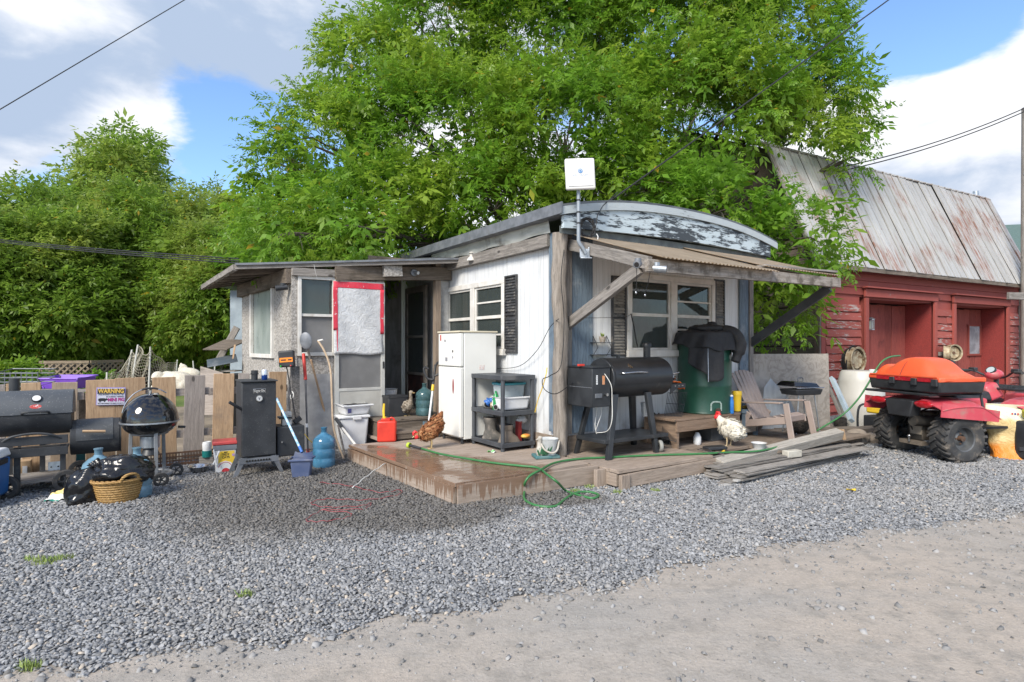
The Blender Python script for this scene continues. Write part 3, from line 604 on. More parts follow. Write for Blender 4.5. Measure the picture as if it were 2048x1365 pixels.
# --- antenna, cable coil, cameras, little wall shelf (things fixed to the house but liftable)
def hloc(x, y, z): return HOUSE @ Vector((x, y, z))
an0 = D(1162, 505, 6.6)
ant = thing('panel_antenna', 'square white panel antenna on a bent grey mast above the awning', 'antenna', an0)
pd = 6.55
mpts = [D(1172, 508, pd) - an0, D(1166, 497, pd) - an0, D(1158, 485, pd) - an0, D(1157, 470, pd) - an0, D(1157, 380, pd) - an0, D(1157, 350, pd) - an0]
mb = MB(); mb.tube(smooth_path(mpts, 5), .021, 10); P(ant, 'mast', mb, pm('grey painted mast', (.30, .34, .38), (.24, .27, .30), .45, .3))
mb = MB(); c = D(1170, 507, pd + .04) - an0; mb.box(c, (.12, .02, .10)); mb.box(c + Vector((.04, -.02, .0)), (.012, .05, .13)); mb.box(c + Vector((.01, -.03, -.06)), (.13, .05, .012)); P(ant, 'bracket', mb, m_galv, bevel=.003)
mb = MB()
for yy in (401, 425, 447):
 q = D(1157, yy, pd) - an0; mb.cyl(q - Vector((0, 0, .008)), q + Vector((0, 0, .008)), .024, n=12)
P(ant, 'cable_tie', mb, m_rope)
pc = D(1160, 349, pd - .05) - an0; rt = Matrix.Rotation(R(-3), 3, 'Y') @ Matrix.Rotation(R(4), 3, 'Z')
mb = MB(); mb.box(pc, (.335, .055, .35), rt); panel = P(ant, 'panel', mb, pm('ivory radome plastic', (.70, .69, .66), (.66, .65, .62), .4, 0, 2), bevel=.018, seg=3)
fm = Matrix.Translation(an0 + pc) @ rt.to_4x4()
mb = MB(); mb.box((0, -.0295, -.14), (.28, .003, .004)); P(panel, 'seam', mb, m_greymetal, mw=fm)
mb = MB(); mb.lathe([(.0, 0), (.026, 0), (.026, .003), (0, .003)], 20, Matrix.Translation((0, -.0285, .03)) @ Matrix.Rotation(R(90), 4, 'X'), cap=(False, False)); P(panel, 'round_emblem', mb, flat('emblem blue', (.10, .25, .50), .4), mw=fm)
mb = MB(); mb.tube(arc((.0, -.0325, .03), .016, 40, 260, 10), .003, 5); mb.tube(arc((.005, -.0325, .03), .008, -60, 120, 6), .003, 5); P(panel, 'emblem_swirl', mb, m_white, mw=fm)
text_part(panel, 'lettering', 'XPLORNET', .03, flat('logo blue grey', (.35, .42, .55), .5), fm @ basis((0, -.0285, -.018), (1, 0, 0), (0, 0, 1)), width=.185)
coil = thing('cable_coil', 'coil of black cable hanging beside the antenna mast', 'cable', D(1174, 500, 6.75))
mb = MB(); o = WM[coil.name].translation; cc = D(1174, 457, 6.72) - o; pts = []
for i in range(260):
 a = i / 260 * 2 * math.pi * 8; r = .088 + .016 * math.sin(i * .37) + .01 * (i % 7) / 7; pts.append(cc + Vector((r * .92 * math.cos(a), -.012 + .012 * math.sin(i * .9), r * math.sin(a) * 1.12)))
pts += [D(1195, 430, 6.7) - o, D(1206, 412, 6.8) - o, D(1235, 385, 7.4) - o]; mb.tube(pts, .006, 6); P(coil, 'loops', mb, m_rope)
mb = MB(); mb.tube(smooth_path([D(1193, 468, 6.66) - o, D(1196, 474, 6.66) - o, D(1195, 480, 6.66) - o], 4), .006, 6); P(coil, 'connector', mb, m_white)
def cctv(name, label, at, aim, wallmat, body, k=1.0):
 e = thing(name, label, 'camera', at); d = Vector(aim).normalized()
 mb = MB(); mb.cyl((0, 0, 0), (0, 0, .0) + Vector((0, 0, .03)) if False else Vector((0, 0, .03 * k)), .03 * k, n=16); P(e, 'mount', mb, body)
 mb = MB(); mb.cyl(Vector((0, 0, -.02 * k)) - d * .05 * k, Vector((0, 0, -.02 * k)) + d * .08 * k, .032 * k, .034 * k, n=18); b = P(e, 'housing', mb, body, bevel=.004)
 mb = MB(); q = Vector((0, 0, -.02 * k)) + d * .081 * k; mb.cyl(q, q + d * .004, .022 * k, n=16); P(b, 'lens', mb, m_gloss)
 return e
cctv('security_camera', 'round grey security camera at the near end of the awning beam', D(1276, 524, 5.72), (-.35, -.9, -.2), None, m_greymetal, 1.1)
cctv('security_camera', 'silver bullet security camera hung under the awning beam', D(1313, 533, 5.85), (.9, -.2, -.1), None, m_galv, 1.2)
cctv('security_camera', 'black security camera on the porch corner under the eave', D(566, 572, 7.9), (-.9, -.35, -.15), None, m_black, 1.2)
for a, b, ds, lb in (((1273, 530), (1272, 583), 5.74, 'plain cord with a bulb hanging left under the awning beam'), ((1301, 541), (1290, 588), 5.85, 'slanting cord with a bulb hanging right under the awning beam')):
 e = thing('hanging_bulb', lb, 'bulb', D(*a, ds), group='bulb cords under the awning'); o = WM[e.name].translation; q = D(*b, ds + .05) - o
 mb = MB(); mb.tube([Vector((0, 0, 0)), q * .5 + Vector((.006, 0, 0)), q], .0035, 5); P(e, 'cord', mb, m_rope)
 mb = MB(); mb.ell(q - Vector((0, 0, .015)), (.010, .010, .016), 10, 8); P(e, 'bulb', mb, m_steel, smooth=180)
ws = thing('wire_wall_shelf', 'small black wire shelf with zigzag sides on the white wall', 'shelf', None, mw=HOUSE @ Matrix.Translation(hy(1203, 700)))
mb = MB(); q = lambda px, py, o=0: hy(px, py, -o) - hy(1203, 700)
for o_ in (.03, .15):
 for a in (1186, 1213):
  mb.tube([q(a, 672, o_), q(a + 10, 695, o_), q(a, 712, o_)], .004, 5); mb.tube([q(a + 10, 672, o_) if False else q(a, 672, o_), q(a, 684, o_)], .004, 5)
P(ws, 'wire_frame', mb, m_black)
for yy in (686, 710):
 mb = MB(); p = q(1186, yy, .09); r = q(1222, yy, .09); mb.box((p + r) / 2, ((r - p).length, .14, .008)); P(ws, 'board', mb, m_black)
pl = thing('potted_plant', 'tiny green plant in a woven pot on the wire wall shelf', 'plant', HOUSE @ hy(1205, 685, -.09))
mb = MB(); mb.lathe([(.035, 0), (.045, .07), (.04, .07), (.035, .06)], 14); P(pl, 'pot', mb, pm('woven pot', (.42, .36, .30), (.30, .25, .20), .8, 0, 40))
mb = MB()
for i in range(26):
 a = random.uniform(0, 6.28); b = random.uniform(.2, 1.0); d = Vector((math.cos(a) * b, math.sin(a) * b, 1)).normalized() * random.uniform(.04, .075); p = Vector((0, 0, .06)); s = d.cross(Vector((0, 0, 1))).normalized() * .01
 mb.add([p, p + d * .5 + s, p + d, p + d * .5 - s], [(0, 1, 2, 3)])
P(pl, 'leaves', mb, m_weed)
vent = thing('roof_vent', 'small pale vent cap on the side eave of the trailer', 'vent', None, mw=HOUSE @ Matrix.Translation(hx(943, 522, -.1)))
mb = MB(); mb.lathe([(.07, 0), (.06, .03), (.03, .06), (.028, .10), (.05, .11), (0, .14)], 14); P(vent, 'cap', mb, m_trim)
cables = [('black_cable', 'black cable drooping along the white side wall to the post', [hx(995, 738, -.03), hx(1040, 732, -.06), hx(1075, 700, -.08), hx(1100, 655, -.12), hx(1118, 638, -.17)], .004, m_rope),
          ('black_cable', 'black wire running level across the front wall to the window', [hy(1128, 633, -.17), hy(1160, 636, -.08), hy(1200, 636, -.05), hy(1250, 634, -.07), hy(1262, 628, -.07)], .003, m_rope),
          ('black_cable', 'black cable looping at the foot of the log post', [hy(1128, 500, -.2), hy(1122, 560, -.22), hy(1128, 640, -.22), hy(1122, 730, -.24), hy(1100, 752, -.28), hy(1085, 760, -.3), hy(1090, 780, -.3), hy(1112, 788, -.3), hy(1140, 770, -.25), hy(1155, 755, -.2)], .005, m_rope),
          ('black_cable', 'black cord hanging by the front window pane', [hy(1262, 628, -.08), hy(1267, 650, -.08), hy(1272, 680, -.08), hy(1275, 694, -.08)], .008, m_rope),
          ('extension_cable', 'yellow extension cord plugged in low beside the log post', [hx(1094, 736, -.05), hx(1092, 750, -.1), hx(1085, 775, -.1), hx(1076, 800, -.1), hx(1070, 825, -.08)], .006, m_yellow)]
for nm, lb, pts, r, mt in cables:
 mb = MB(); mb.tube(smooth_path([HOUSE @ p for p in pts], 8), r, 6); tag(P(None, nm, mb, mt), lb, 'cable')
# --- enclosed porch on the left of the trailer
PY = 2.80; PX = -2.44                                             # front plane, left corner
porch = thing('enclosed_porch', 'grey strand board porch with shed roof and open doorway', 'porch', None, mw=HOUSE)
def ppart(name, mb, mat, parent=None, **k): return P(parent or porch, name, mb, mat, mw=HOUSE, **k)
pc_ = HOUSE @ Vector((PX, PY, 0)); PL = frame(pc_, math.atan2(.768, -.64)); PLA = math.atan2(.768, -.64)   # left wall frame: x runs back along it
def py_(px, py, o=0.0): return hy(px, py, PY - o)
def pl_(px, py, o=0.0): return in_frame(PL, px, py, 1, o)          # on left wall; positive o is outward
zt_l, zt_r = py_(585, 540).z, py_(880, 527).z
xd0, xd1 = py_(768, 700).x, py_(868, 700).x                        # doorway
xw0, xw1 = py_(602, 600).x, py_(664, 600).x                        # front window
zw0, zw1 = py_(630, 705).z, py_(630, 560).z
def slab(x0, x1, z0, z1, y0=0.0, t=.05): return ((x0 + x1) / 2, PY + y0 + t / 2, (z0 + z1) / 2), (x1 - x0, t, z1 - z0)
mb = MB()
for a in ((PX, xw0, .02, zt_l), (xw0, xw1, .02, zw0), (xw0, xw1, zw1, zt_l), (xw1, xd0, .02, zt_l)): mb.box(*slab(*a))
ppart('front_wall', mb, m_osb)
mb = MB(); mb.box(*slab(xd1 + .09, -.02, .02, zt_r)); ppart('wall_panel', mb, pm('grey stucco board', (.44, .44, .43), (.36, .355, .345), .85, 0, 18, bump=.5, bscale=70))
mb = MB(); mb.box(*slab(xw0 - .03, xd0 + .0, .05, py_(650, 748).z, -.012, .01)); ppart('lower_panel', mb, pm('plain grey board', (.30, .30, .30), (.24, .24, .245), .8, 0, 8, bump=.3, bscale=120))
LL = 2.4; lw0, lw1 = pl_(546, 640).x, pl_(506, 640).x; lz0, lz1 = pl_(525, 708).z, (pl_(546, 572).z + pl_(506, 585).z) / 2
mb = MB()
for a0, a1, z0, z1 in ((.05, lw0, .02, 2.5), (lw0, lw1, .02, lz0), (lw0, lw1, lz1, 2.5), (lw1, LL, .02, 2.5)): mb.box(((a0 + a1) / 2, -.025, (z0 + z1) / 2), (a1 - a0, .05, z1 - z0))
P(porch, 'left_wall', mb, m_osb, mw=PL)
def framed_window(par, fmx, a0, a1, z0, z1, sgn, panes, glassmat, w=.05, mid=None, mats=None):
 e = thing_part('window', par, fmx); mb = MB(); o = .03 * sgn
 def bx(mb, p, q, oo, t): mb.box(((p[0] + q[0]) / 2, oo, (p[1] + q[1]) / 2), (abs(q[0] - p[0]), t, abs(q[1] - p[1])))
 for p, q in (((a0 - w, z0 - w), (a0, z1 + w)), ((a1, z0 - w), (a1 + w, z1 + w)), ((a0, z1), (a1, z1 + w)), ((a0, z0 - w), (a1, z0))): bx(mb, p, q, o * .5, .05)
 P(e, 'frame', mb, m_trim, mw=fmx, bevel=.004)
 if mid: mb = MB(); bx(mb, (a0, mid - .018), (a1, mid + .018), o * .3, .035); P(e, 'mid_rail', mb, m_trim, mw=fmx)
 for i, (q0, q1) in enumerate(panes): mb = MB(); bx(mb, (a0, q0), (a1, q1), -o * .4, .005); P(e, 'pane', mb, mats[i] if mats else glassmat, mw=fmx)
 return e
framed_window(porch, PL, lw0, lw1, lz0, lz1, 1, [(lz0, lz1)], m_frost, .06)
FP = HOUSE @ Matrix.Translation((0, PY, 0)); zm = py_(630, 631).z
m_screen = pm('dusty insect screen', (.16, .16, .16), (.20, .20, .20), .8, 0, 3, spec=.2)
framed_window(porch, FP, xw0, xw1, zw0, zw1, -1, [(zm, zw1), (zw0, zm)], None, .05, zm, [m_pane, m_screen])
mb = MB(); mb.box(*slab(xd1, xd1 + .09, .3, zt_r - .02, -.06, .10)); ppart('door_post', mb, wood('bare brown jamb', (.30, .235, .18), (.2, .155, .12), axis='z'))
mb = MB(); mb.box(*slab(xw0 - .13, xw0 - .055, .05, zt_l, -.015, .014)); ppart('corner_strip', mb, m_osb)
hplank(porch, 'header_beam', (xd0 - .75, PY - .06, (py_(770, 555).z)), (-.03, PY - .06, py_(880, 548).z), .08, .2, m_brownwood, rough=.005)
hplank(porch, 'header_beam', (PX, PY - .04, py_(590, 545).z), (xd0 - .2, PY - .04, py_(770, 553).z), .06, .10, m_greywood, rough=.004)
hplank(porch, 'beam_end', (py_(760, 545).x, PY - .14, py_(760, 545).z), (py_(795, 545).x, PY - .14, py_(795, 545).z), .10, .16, m_osb)
plank(porch, 'eave_beam', (.0, .03, 2.44), (LL + .05, .03, 2.40), .08, .2, m_brownwood, rough=.006, fm=PL)
rp = [HOUSE.inverted() @ D(405, 572, 8.6), HOUSE.inverted() @ D(470, 530, 7.55), HOUSE.inverted() @ D(925, 516, 9.0), HOUSE.inverted() @ D(905, 512, 11.5)]
A, B, Cc, Dd = HOUSE.inverted() @ D(405, 570, 10.4), HOUSE.inverted() @ D(470, 528, 7.7), HOUSE.inverted() @ D(922, 517, 8.9), HOUSE.inverted() @ D(900, 505, 12.0)
nc = 40
def prf(u, v):
 a = B.lerp(Cc, u); b = A.lerp(Dd, u); p = a.lerp(b, v); return p + Vector((0, 0, .010 * math.sin(v * 2 * math.pi * 26) * (1 if True else 0)))
mb = MB(); mb.sheet(prf, 4, 26 * 6, .004); proof = ppart('roof', mb, pm('dark ribbed roofing', (.13, .14, .15), (.2, .21, .22), .45, .6, 5, grime=(.1, .09, .08), glo=.55, ghi=.75), smooth=60)
d_ = Vector((0, 0, -.045)); hplank(proof, 'roof_edge_board', B + d_, Cc + d_, .05, .06, m_greywood); d_ = Vector((0, 0, -.012)); hplank(proof, 'drip_edge', B + d_ + Vector((0, -.04, 0)), Cc + d_ + Vector((0, -.04, 0)), .03, .03, m_greymetal)
d_ = Vector((0, 0, -.05)); hplank(proof, 'rake_board', A + d_, B + d_, .06, .08, m_greywood, rough=.003)
for i in range(1, 7):
 t = i / 7; a = B.lerp(Cc, .0).lerp(A, t); c = B.lerp(Cc, .26).lerp(A.lerp(Dd, .26), t); hplank(proof, 'rafter', a + Vector((0, 0, -.07)), c + Vector((0, 0, -.07)), .05, .09, m_brownwood)
q = py_(835, 531); mb = MB(); mb.box((q.x + .1, PY + .1, q.z + .02), (1.7, .04, .16)); ppart('gap_board', mb, m_brownwood)
mb = MB(); mb.box((PX / 2 - .05, PY + 1.1, .42), (abs(PX) - .1, 2.1, .06)); ppart('floor', mb, m_brownwood)
mb = MB(); mb.box((PX / 2, PY + 1.75, 1.5), (abs(PX) - .2, .05, 2.6)); ppart('inner_wall', mb, pm('stained inner wall', (.24, .24, .225), (.17, .165, .15), .85, 0, 3, stretch=(4, 4, 1), grime=(.1, .09, .08), glo=.5, ghi=.75))
idr = thing_part('inner_door', porch, HOUSE); ix = -.16
ia, ib = hx(812, 700, ix).y, hx(853, 700, ix).y; a0, a1 = min(ia, ib), max(ia, ib); zc = .47
def ibx(mb, p, q, o=0.0, t=.04): mb.box((ix + o, (p[0] + q[0]) / 2, (p[1] + q[1]) / 2), (t, abs(q[0] - p[0]), abs(q[1] - p[1])))
mb = MB()
for p, q in (((a0, zc), (a0 + .09, 2.5)), ((a1 - .09, zc), (a1, 2.5)), ((a0 + .09, 2.4), (a1 - .09, 2.5)), ((a0 + .09, 1.62), (a1 - .09, 1.66)), ((a0 + .09, .98), (a1 - .09, 1.03)), ((a0 + .09, zc), (a1 - .09, zc + .1))): ibx(mb, p, q)
P(idr, 'frame', mb, pm('weathered door frame', (.25, .225, .195), (.16, .14, .12), .8, 0, 4), mw=HOUSE, bevel=.004)
for q0, q1, mt in ((1.66, 2.4, m_pane), (1.03, 1.62, m_pane), (zc + .1, .98, pm('dark red door panel', (.09, .035, .028), (.05, .03, .027), .7))): mb = MB(); ibx(mb, (a0 + .09, q0), (a1 - .09, q1), .006, .01); P(idr, 'pane', mb, mt, mw=HOUSE)
mb = MB(); mb.tube(smooth_path([HOUSE @ Vector((-.6, PY + 1.69, 1.25)), HOUSE @ Vector((-.75, PY + 1.66, .95)), HOUSE @ Vector((-.95, PY + 1.66, .8))], 6), .008, 6); P(porch, 'cord', mb, m_rope)
mb = MB(); mb.box(*slab(xd0 - .05, xd1 - .5, .45, 1.75, .9, .05)); ppart('leaning_board', mb, m_white)
sd = thing_part('screen_door', porch, HOUSE); dx0, dx1 = py_(669, 800, .05).x, py_(769, 800, .05).x; dz0, dz1 = py_(720, 870, .05).z, py_(720, 563, .05).z
def dbx(mb, x0, x1, z0, z1, o, t): mb.box(((x0 + x1) / 2, PY - o, (z0 + z1) / 2), (x1 - x0, t, z1 - z0))
zs0, zs1 = py_(720, 776, .05).z, py_(720, 705, .05).z; w = .06; mb = MB()
for q in ((dx0, dx0 + w, dz0, dz1), (dx1 - w, dx1, dz0, dz1), (dx0 + w, dx1 - w, dz1 - w, dz1), (dx0 + w, dx1 - w, zs0 - .04, zs0)): dbx(mb, *q, .05, .035)
P(sd, 'frame', mb, pm('pale door metal', (.52, .52, .49), (.45, .445, .42), .5, .1, 6, grime=(.25, .23, .2), glo=.58, ghi=.8), mw=HOUSE, bevel=.003)
mb = MB(); dbx(mb, dx0 + w, dx1 - w, dz0, zs0 - .04, .05, .02); P(sd, 'kick_panel', mb, pm('putty door panel', (.47, .46, .42), (.41, .40, .365), .6, 0, 5, grime=(.28, .26, .22), glo=.6, ghi=.85), mw=HOUSE)
mb = MB(); dbx(mb, dx0 + w, dx1 - w, zs0, dz1 - w, .045, .004); P(sd, 'screen', mb, m_screen, mw=HOUSE)
pz0, pz1 = py_(720, 709, .06).z, py_(720, 566, .06).z; p0x, p1x = py_(667, 640, .06).x, py_(765, 640, .06).x
def plf(u, v): return (p0x + (p1x - p0x) * u, PY - .077 - .008 * math.sin(u * 9 + v * 4) - .006 * math.sin(v * 21 + u * 13), pz0 + (pz1 - pz0) * v + .012 * math.sin(u * 7) * (1 - v))
n_ = NT('cloudy plastic film'); v_ = n_.coord(); f_ = n_.noise(v_, 5, 6, .6, .8); n_.bsdf(n_.mix(n_.ramp(f_, .4, .65), (.60, .61, .62), (.48, .49, .50)), .28, 0, n_.noise(v_, 12, 6, .65, 1.5), .8, .02); m_film = n_.m
mb = MB(); mb.sheet(plf, 24, 30, .002); P(sd, 'plastic_sheet', mb, m_film, mw=HOUSE, smooth=180)
m_tape = pm('red tape', (.66, .03, .06), (.60, .05, .08), .4, 0, 20, grime=(.75, .60, .60), gscale=22, glo=.6, ghi=.68)
def tape(u0, u1, v0, v1, name='red_tape'):
 mb = MB(); mb.sheet(lambda u, v: Vector(plf(u0 + (u1 - u0) * u, v0 + (v1 - v0) * v)) + Vector((0, -.004, 0)), 14, 14, .001); P(sd, name, mb, m_tape, mw=HOUSE, smooth=180)
tape(-.01, 1.01, .915, 1.0); tape(-.015, .075, .33, .915); tape(.945, 1.02, .28, .915)
mb = MB(); mb.sheet(lambda u, v: Vector(plf(.065 - .02 * v + .028 * u * (.3 + .7 * v) , .04 + .3 * v)) + Vector((0, -.004, 0)), 3, 10, .001); P(sd, 'red_tape', mb, m_tape, mw=HOUSE)
mb = MB(); dbx(mb, dx1 - .035, dx1 - .015, py_(765, 730).z - .05, py_(765, 730).z + .05, .075, .02); P(sd, 'latch', mb, m_blackplastic, mw=HOUSE)
lamp = thing('porch_lamp_socket', 'bare grey lamp socket on the porch header beam', 'lamp', None, mw=HOUSE @ Matrix.Translation(py_(828, 546, .12)))
mb = MB(); mb.cyl((0, .02, 0), (0, -.015, 0), .055, n=16); P(lamp, 'base', mb, m_greymetal, bevel=.005); mb = MB(); mb.cyl((0, -.015, 0), (.03, -.09, -.01), .022, .026, n=12); P(lamp, 'socket', mb, m_galv)
mb = MB(); mb.tube(smooth_path([HOUSE @ py_(628, 530, .2), HOUSE @ py_(631, 545, .16), HOUSE @ py_(635, 560, .1)], 5), .004, 5); tag(P(None, 'dangling_string', mb, m_whitecord), 'short white string dangling from the porch roof edge', 'string')
# --- deck
def m_deck_():
 n = NT('wet and dry deck boards'); st = (1.2, 14, 14); vec = n.coord('Object', st); g1 = n.noise(vec, 3, 8, .6, .6); g2 = n.noise(vec, 11, 4)
 col = n.mix(n.ramp(g1, .32, .68), (.37, .30, .245), (.27, .215, .17)); col = n.mix(n.ramp(n.noise(n.coord('Object'), 2.5, 8, .65), .55, .8, 0, .6), col, (.14, .11, .085))
 oi = n.n('ShaderNodeObjectInfo').outputs['Random']; col = n.val(col, n.math('MULTIPLY_ADD', oi, .2, .9))
 v = n.coord('World'); s = n.n('ShaderNodeSeparateXYZ'); n.t.links.new(v, s.inputs[0]); nz = n.noise(v, 2.4, 5, .6)
 e = n.math('ADD', n.math('MULTIPLY', n.math('SUBTRACT', s.outputs[0], -1.0), .57), n.math('SUBTRACT', s.outputs[1], 7.0)); e = n.math('MAXIMUM', e, n.math('MULTIPLY', n.math('SUBTRACT', s.outputs[0], .40), 1.4))
 wet = n.ramp(n.math('MULTIPLY_ADD', nz, .9, n.math('ADD', e, -.45)), -.10, .12, 1, 0)
 pud = n.math('MULTIPLY', wet, n.ramp(n.noise(v, 3.5, 4), .36, .52)); wcol = n.mix(.55, n.val(col, .5), (.22, .12, .065))
 geo = n.n('ShaderNodeNewGeometry'); nn = n.n('ShaderNodeSeparateXYZ'); n.t.links.new(geo.outputs['Normal'], nn.inputs[0])
 drip = n.ramp(n.math('SUBTRACT', n.math('MULTIPLY_ADD', n.noise(n.coord('World', (26, 26, .3)), 1.0, 3, .7), 4.2, -1.55), n.math('MULTIPLY', n.math('SUBTRACT', .2, s.outputs[2]), 5.2)), -.06, .06); side = n.ramp(nn.outputs[2], .5, .7, 1, 0); wetm = n.math('MULTIPLY', wet, n.math('SUBTRACT', 1.0, n.math('MULTIPLY', side, n.math('SUBTRACT', 1.0, drip))))
 col = n.mix(wetm, col, wcol); up = n.ramp(nn.outputs[2], .5, .7); ro = n.math('SUBTRACT', .82, n.math('MULTIPLY', wetm, n.math('MULTIPLY_ADD', n.math('MULTIPLY', pud, up), .48, .22)))
 n.bsdf(col, ro, 0, n.math('MULTIPLY', n.math('ADD', g1, n.math('MULTIPLY', g2, .6)), n.math('SUBTRACT', 1.0, n.math('MULTIPLY', pud, .85))), .45, .005, .5); return n.m
m_deck = m_deck_()
deck = thing('wooden_deck', 'low wooden deck with its near corner wet from the hose', 'deck', None, mw=HOUSE)
DZ = .20; dA, dB, dC = hz(912, 967, DZ), hz(1197, 934, DZ), hz(700, 890, DZ)
y = dA.y + .0; i = 0; bw = .138
while y < 2.66:
 t = (y - dA.y) / (dC.y - dA.y); xl = dA.x + (dC.x - dA.x) * t + .09 if y < 1.95 else -1.42; xr = -.075 if y < -.0 else -.02
 hplank(deck, 'deck_board', (xl, y + bw / 2, DZ - .019 + random.uniform(-.002, .002)), (xr if y < .6 else -.03, y + bw / 2 + random.uniform(-.003, .003), DZ - .019), bw - .009, .036, m_deck, key=i % 5, bevel=.003); y += bw; i += 1
fl = dC - dA
for k, (t0, t1, zz) in enumerate(((.0, .36, .0), (.363, .70, .008), (.703, 1.0, .012))):
 p0 = dA + fl * t0; p1 = dA + fl * t1; hplank(deck, 'fascia_board', p0 + Vector((-.015, 0, -.11 - zz)), p1 + Vector((-.015, 0, -.11 - zz)), .16, .035, m_deck, up=(-1, 0, 0), bevel=.003)
hplank(deck, 'edge_board', dA + Vector((.035, -.01, -.014)), dC + Vector((.035, 0, -.014)), .11, .038, m_deck, bevel=.004)
hplank(deck, 'front_fascia', Vector((dA.x + .0, dA.y - .022, DZ - .105)), Vector((-.13, dB.y + .03, DZ - .085)), .19, .035, m_deck, up=(0, -1, 0), bevel=.003)
hplank(deck, 'corner_post', Vector((dA.x - .0, dA.y - .005, .0)), Vector((dA.x - .0, dA.y - .005, .17)), .05, .05, m_deck)
hplank(deck, 'stub_post', (-.17, dB.y - .06, .01), (-.17, dB.y - .06, DZ - .01), .14, .05, m_deckdry, up=(0, -1, 0))
for yy in (-.4, .5, 1.4): hplank(deck, 'joist', (dA.x + .1, yy, .07), (-.1, yy, .07), .04, .14, m_brownwood)
pf = thing('step_platform', 'narrow wooden platform of boards in front of the pellet grill', 'platform', None, mw=HOUSE)
eA, eB = hz(1239, 943, DZ), hz(1446, 915, DZ)
for k in range(5): hplank(pf, 'deck_board', (eA.x + .0, eA.y + .085 + .145 * k, DZ - .018 + random.uniform(-.003, .003)), (eB.x + .0, eA.y + .085 + .145 * k - .01, DZ - .018), .139, .036, m_deckdry, key=k)
hplank(pf, 'front_fascia', (eA.x + .14, eA.y + .02, DZ - .115), (eB.x + .25, eA.y + .0, DZ - .105), .14, .035, m_deckdry, up=(0, -1, 0))
hplank(pf, 'side_fascia', (eA.x + .02, eA.y + .05, DZ - .105), (eA.x + .02, eA.y + .75, DZ - .105), .13, .035, m_deckdry, up=(-1, 0, 0))
hplank(pf, 'stub_post', (eA.x + .07, eA.y + .0, .0), (eA.x + .07, eA.y + .0, DZ - .045), .12, .05, m_deckdry, up=(0, -1, 0))
dk2 = thing('rear_deck', 'dry worn deck boards under the pellet grill and chair', 'deck', None, mw=HOUSE)
y = -.42; k = 0
for k in range(4): hplank(dk2, 'deck_board', (-.02, -.40 + .138 * k - .069 + .138 * 0 , DZ - .019), (2.4, -.40 + .138 * k - .069, DZ - .021), .132, .036, m_deckdry, key=k)
for k in range(11): hplank(dk2, 'deck_board', (2.41, -1.22 + .138 * k - .05, DZ - .03), (4.75, -1.22 + .138 * k - .06, DZ - .03), .132, .036, wood('old brown deck wood', (.25, .20, .16), (.17, .135, .105)) if k == 0 else bpy.data.materials['old brown deck wood'], key=k)
for k in range(3): hplank(dk2, 'deck_board', (eB.x + .02, -.60 - .138 * k, DZ - .03), (2.4, -.60 - .138 * k, DZ - .03), .132, .036, bpy.data.materials['old brown deck wood'], key=k)
mb = MB(); mb.box((3.55, -.55, .08), (2.3, 1.4, .12)); P(dk2, 'joists', mb, m_brownwood, mw=HOUSE)
st = thing('porch_steps', 'rough brown wooden steps leading up to the porch doorway', 'steps', None, mw=HOUSE)
for (x0, x1, y0, y1, z0, z1) in ((-1.28, -.42, 1.86, 2.25, DZ, .33), (-1.38, -.28, 2.22, 2.85, DZ, .45)):
 hplank(st, 'riser', (x0, y0 + .03, (z0 + z1) / 2), (x1, y0 + .03, (z0 + z1) / 2), z1 - z0 - .036, .03, m_brownwood, up=(0, -1, 0))
 n = 3 if y1 - y0 < .5 else 4; ww = (y1 - y0) / n
 for k in range(n): hplank(st, 'tread_board', (x0 - .02, y0 + ww * (k + .5), z1 - .018), (x1 + .02, y0 + ww * (k + .5), z1 - .018), ww - .006, .036, m_brownwood, key=k)
 mb = MB(); mb.box((x0 + .02, (y0 + y1) / 2 + .02, (z0 + z1) / 2 - .018), (.03, y1 - y0 - .06, z1 - z0 - .04)); P(st, 'side', mb, m_brownwood, mw=HOUSE)
# --- board fence on the left
FY = 2.84
fence = thing('board_fence', 'low fence of mixed tan and grey upright boards beside the porch', 'fence', None, mw=HOUSE)
def fx(px): return hy(px, 800, FY).x
boards = [(-14, 12, 770, 2), (14, 37, 768, 0), (44, 84, 766, 0), (103, 154, 765, 1), (172, 231, 760, 0), (232, 292, 756, 0), (305, 352, 755, 0), (367, 408, 751, 2), (425, 466, 748, 0), (474, 496, 747, 3), (536, 571, 744, 0)]
mats_f = [m_fencewood, wood('raw plywood strip', (.44, .34, .25), (.33, .25, .18), dark=(.25, .2, .15)), m_fencegrey, wood('pale board', (.40, .35, .31), (.3, .26, .23))]
for k, (a, b, t, mi) in enumerate(boards):
 xa, xb = fx(a), fx(b); zt = hy((a + b) / 2, t, FY - .05).z; xm = (xa + xb) / 2; tl = random.uniform(-.012, .012)
 hplank(fence, 'board', (xm - tl, FY - .04, .09 + random.uniform(-.02, .03)), (xm + tl, FY - .04, zt), abs(xb - xa), .022, mats_f[mi], up=(0, -1, 0), key=k, rough=.002)
for zz in (.90, .38):
 for a, b in ((-60, 170), (171, 420), (421, 575)): hplank(fence, 'rail', (fx(a), FY + .0, zz), (fx(b) - .004, FY + .0, zz + .01), .04, .09, m_fencegrey)
for a in (-20, 250, 420): hplank(fence, 'post', (fx(a), FY + .07, .0), (fx(a), FY + .07, 1.0), .09, .09, m_greywood)
hplank(fence, 'kick_board', (fx(-60), FY - .03, .05), (fx(290), FY - .03, .05), .09, .03, m_greywood, up=(0, -1, 0))
grate = thing('metal_grating', 'rusty perforated metal grating lying along the fence foot', 'grating', None, mw=HOUSE @ Matrix.Translation((fx(360), FY - .09, .0)))
gw = fx(432) - fx(288); mb = MB(); mb.box((0, 0, .03), (gw, .02, .03)); mb.box((0, 0, .17), (gw, .02, .02))
n = 24
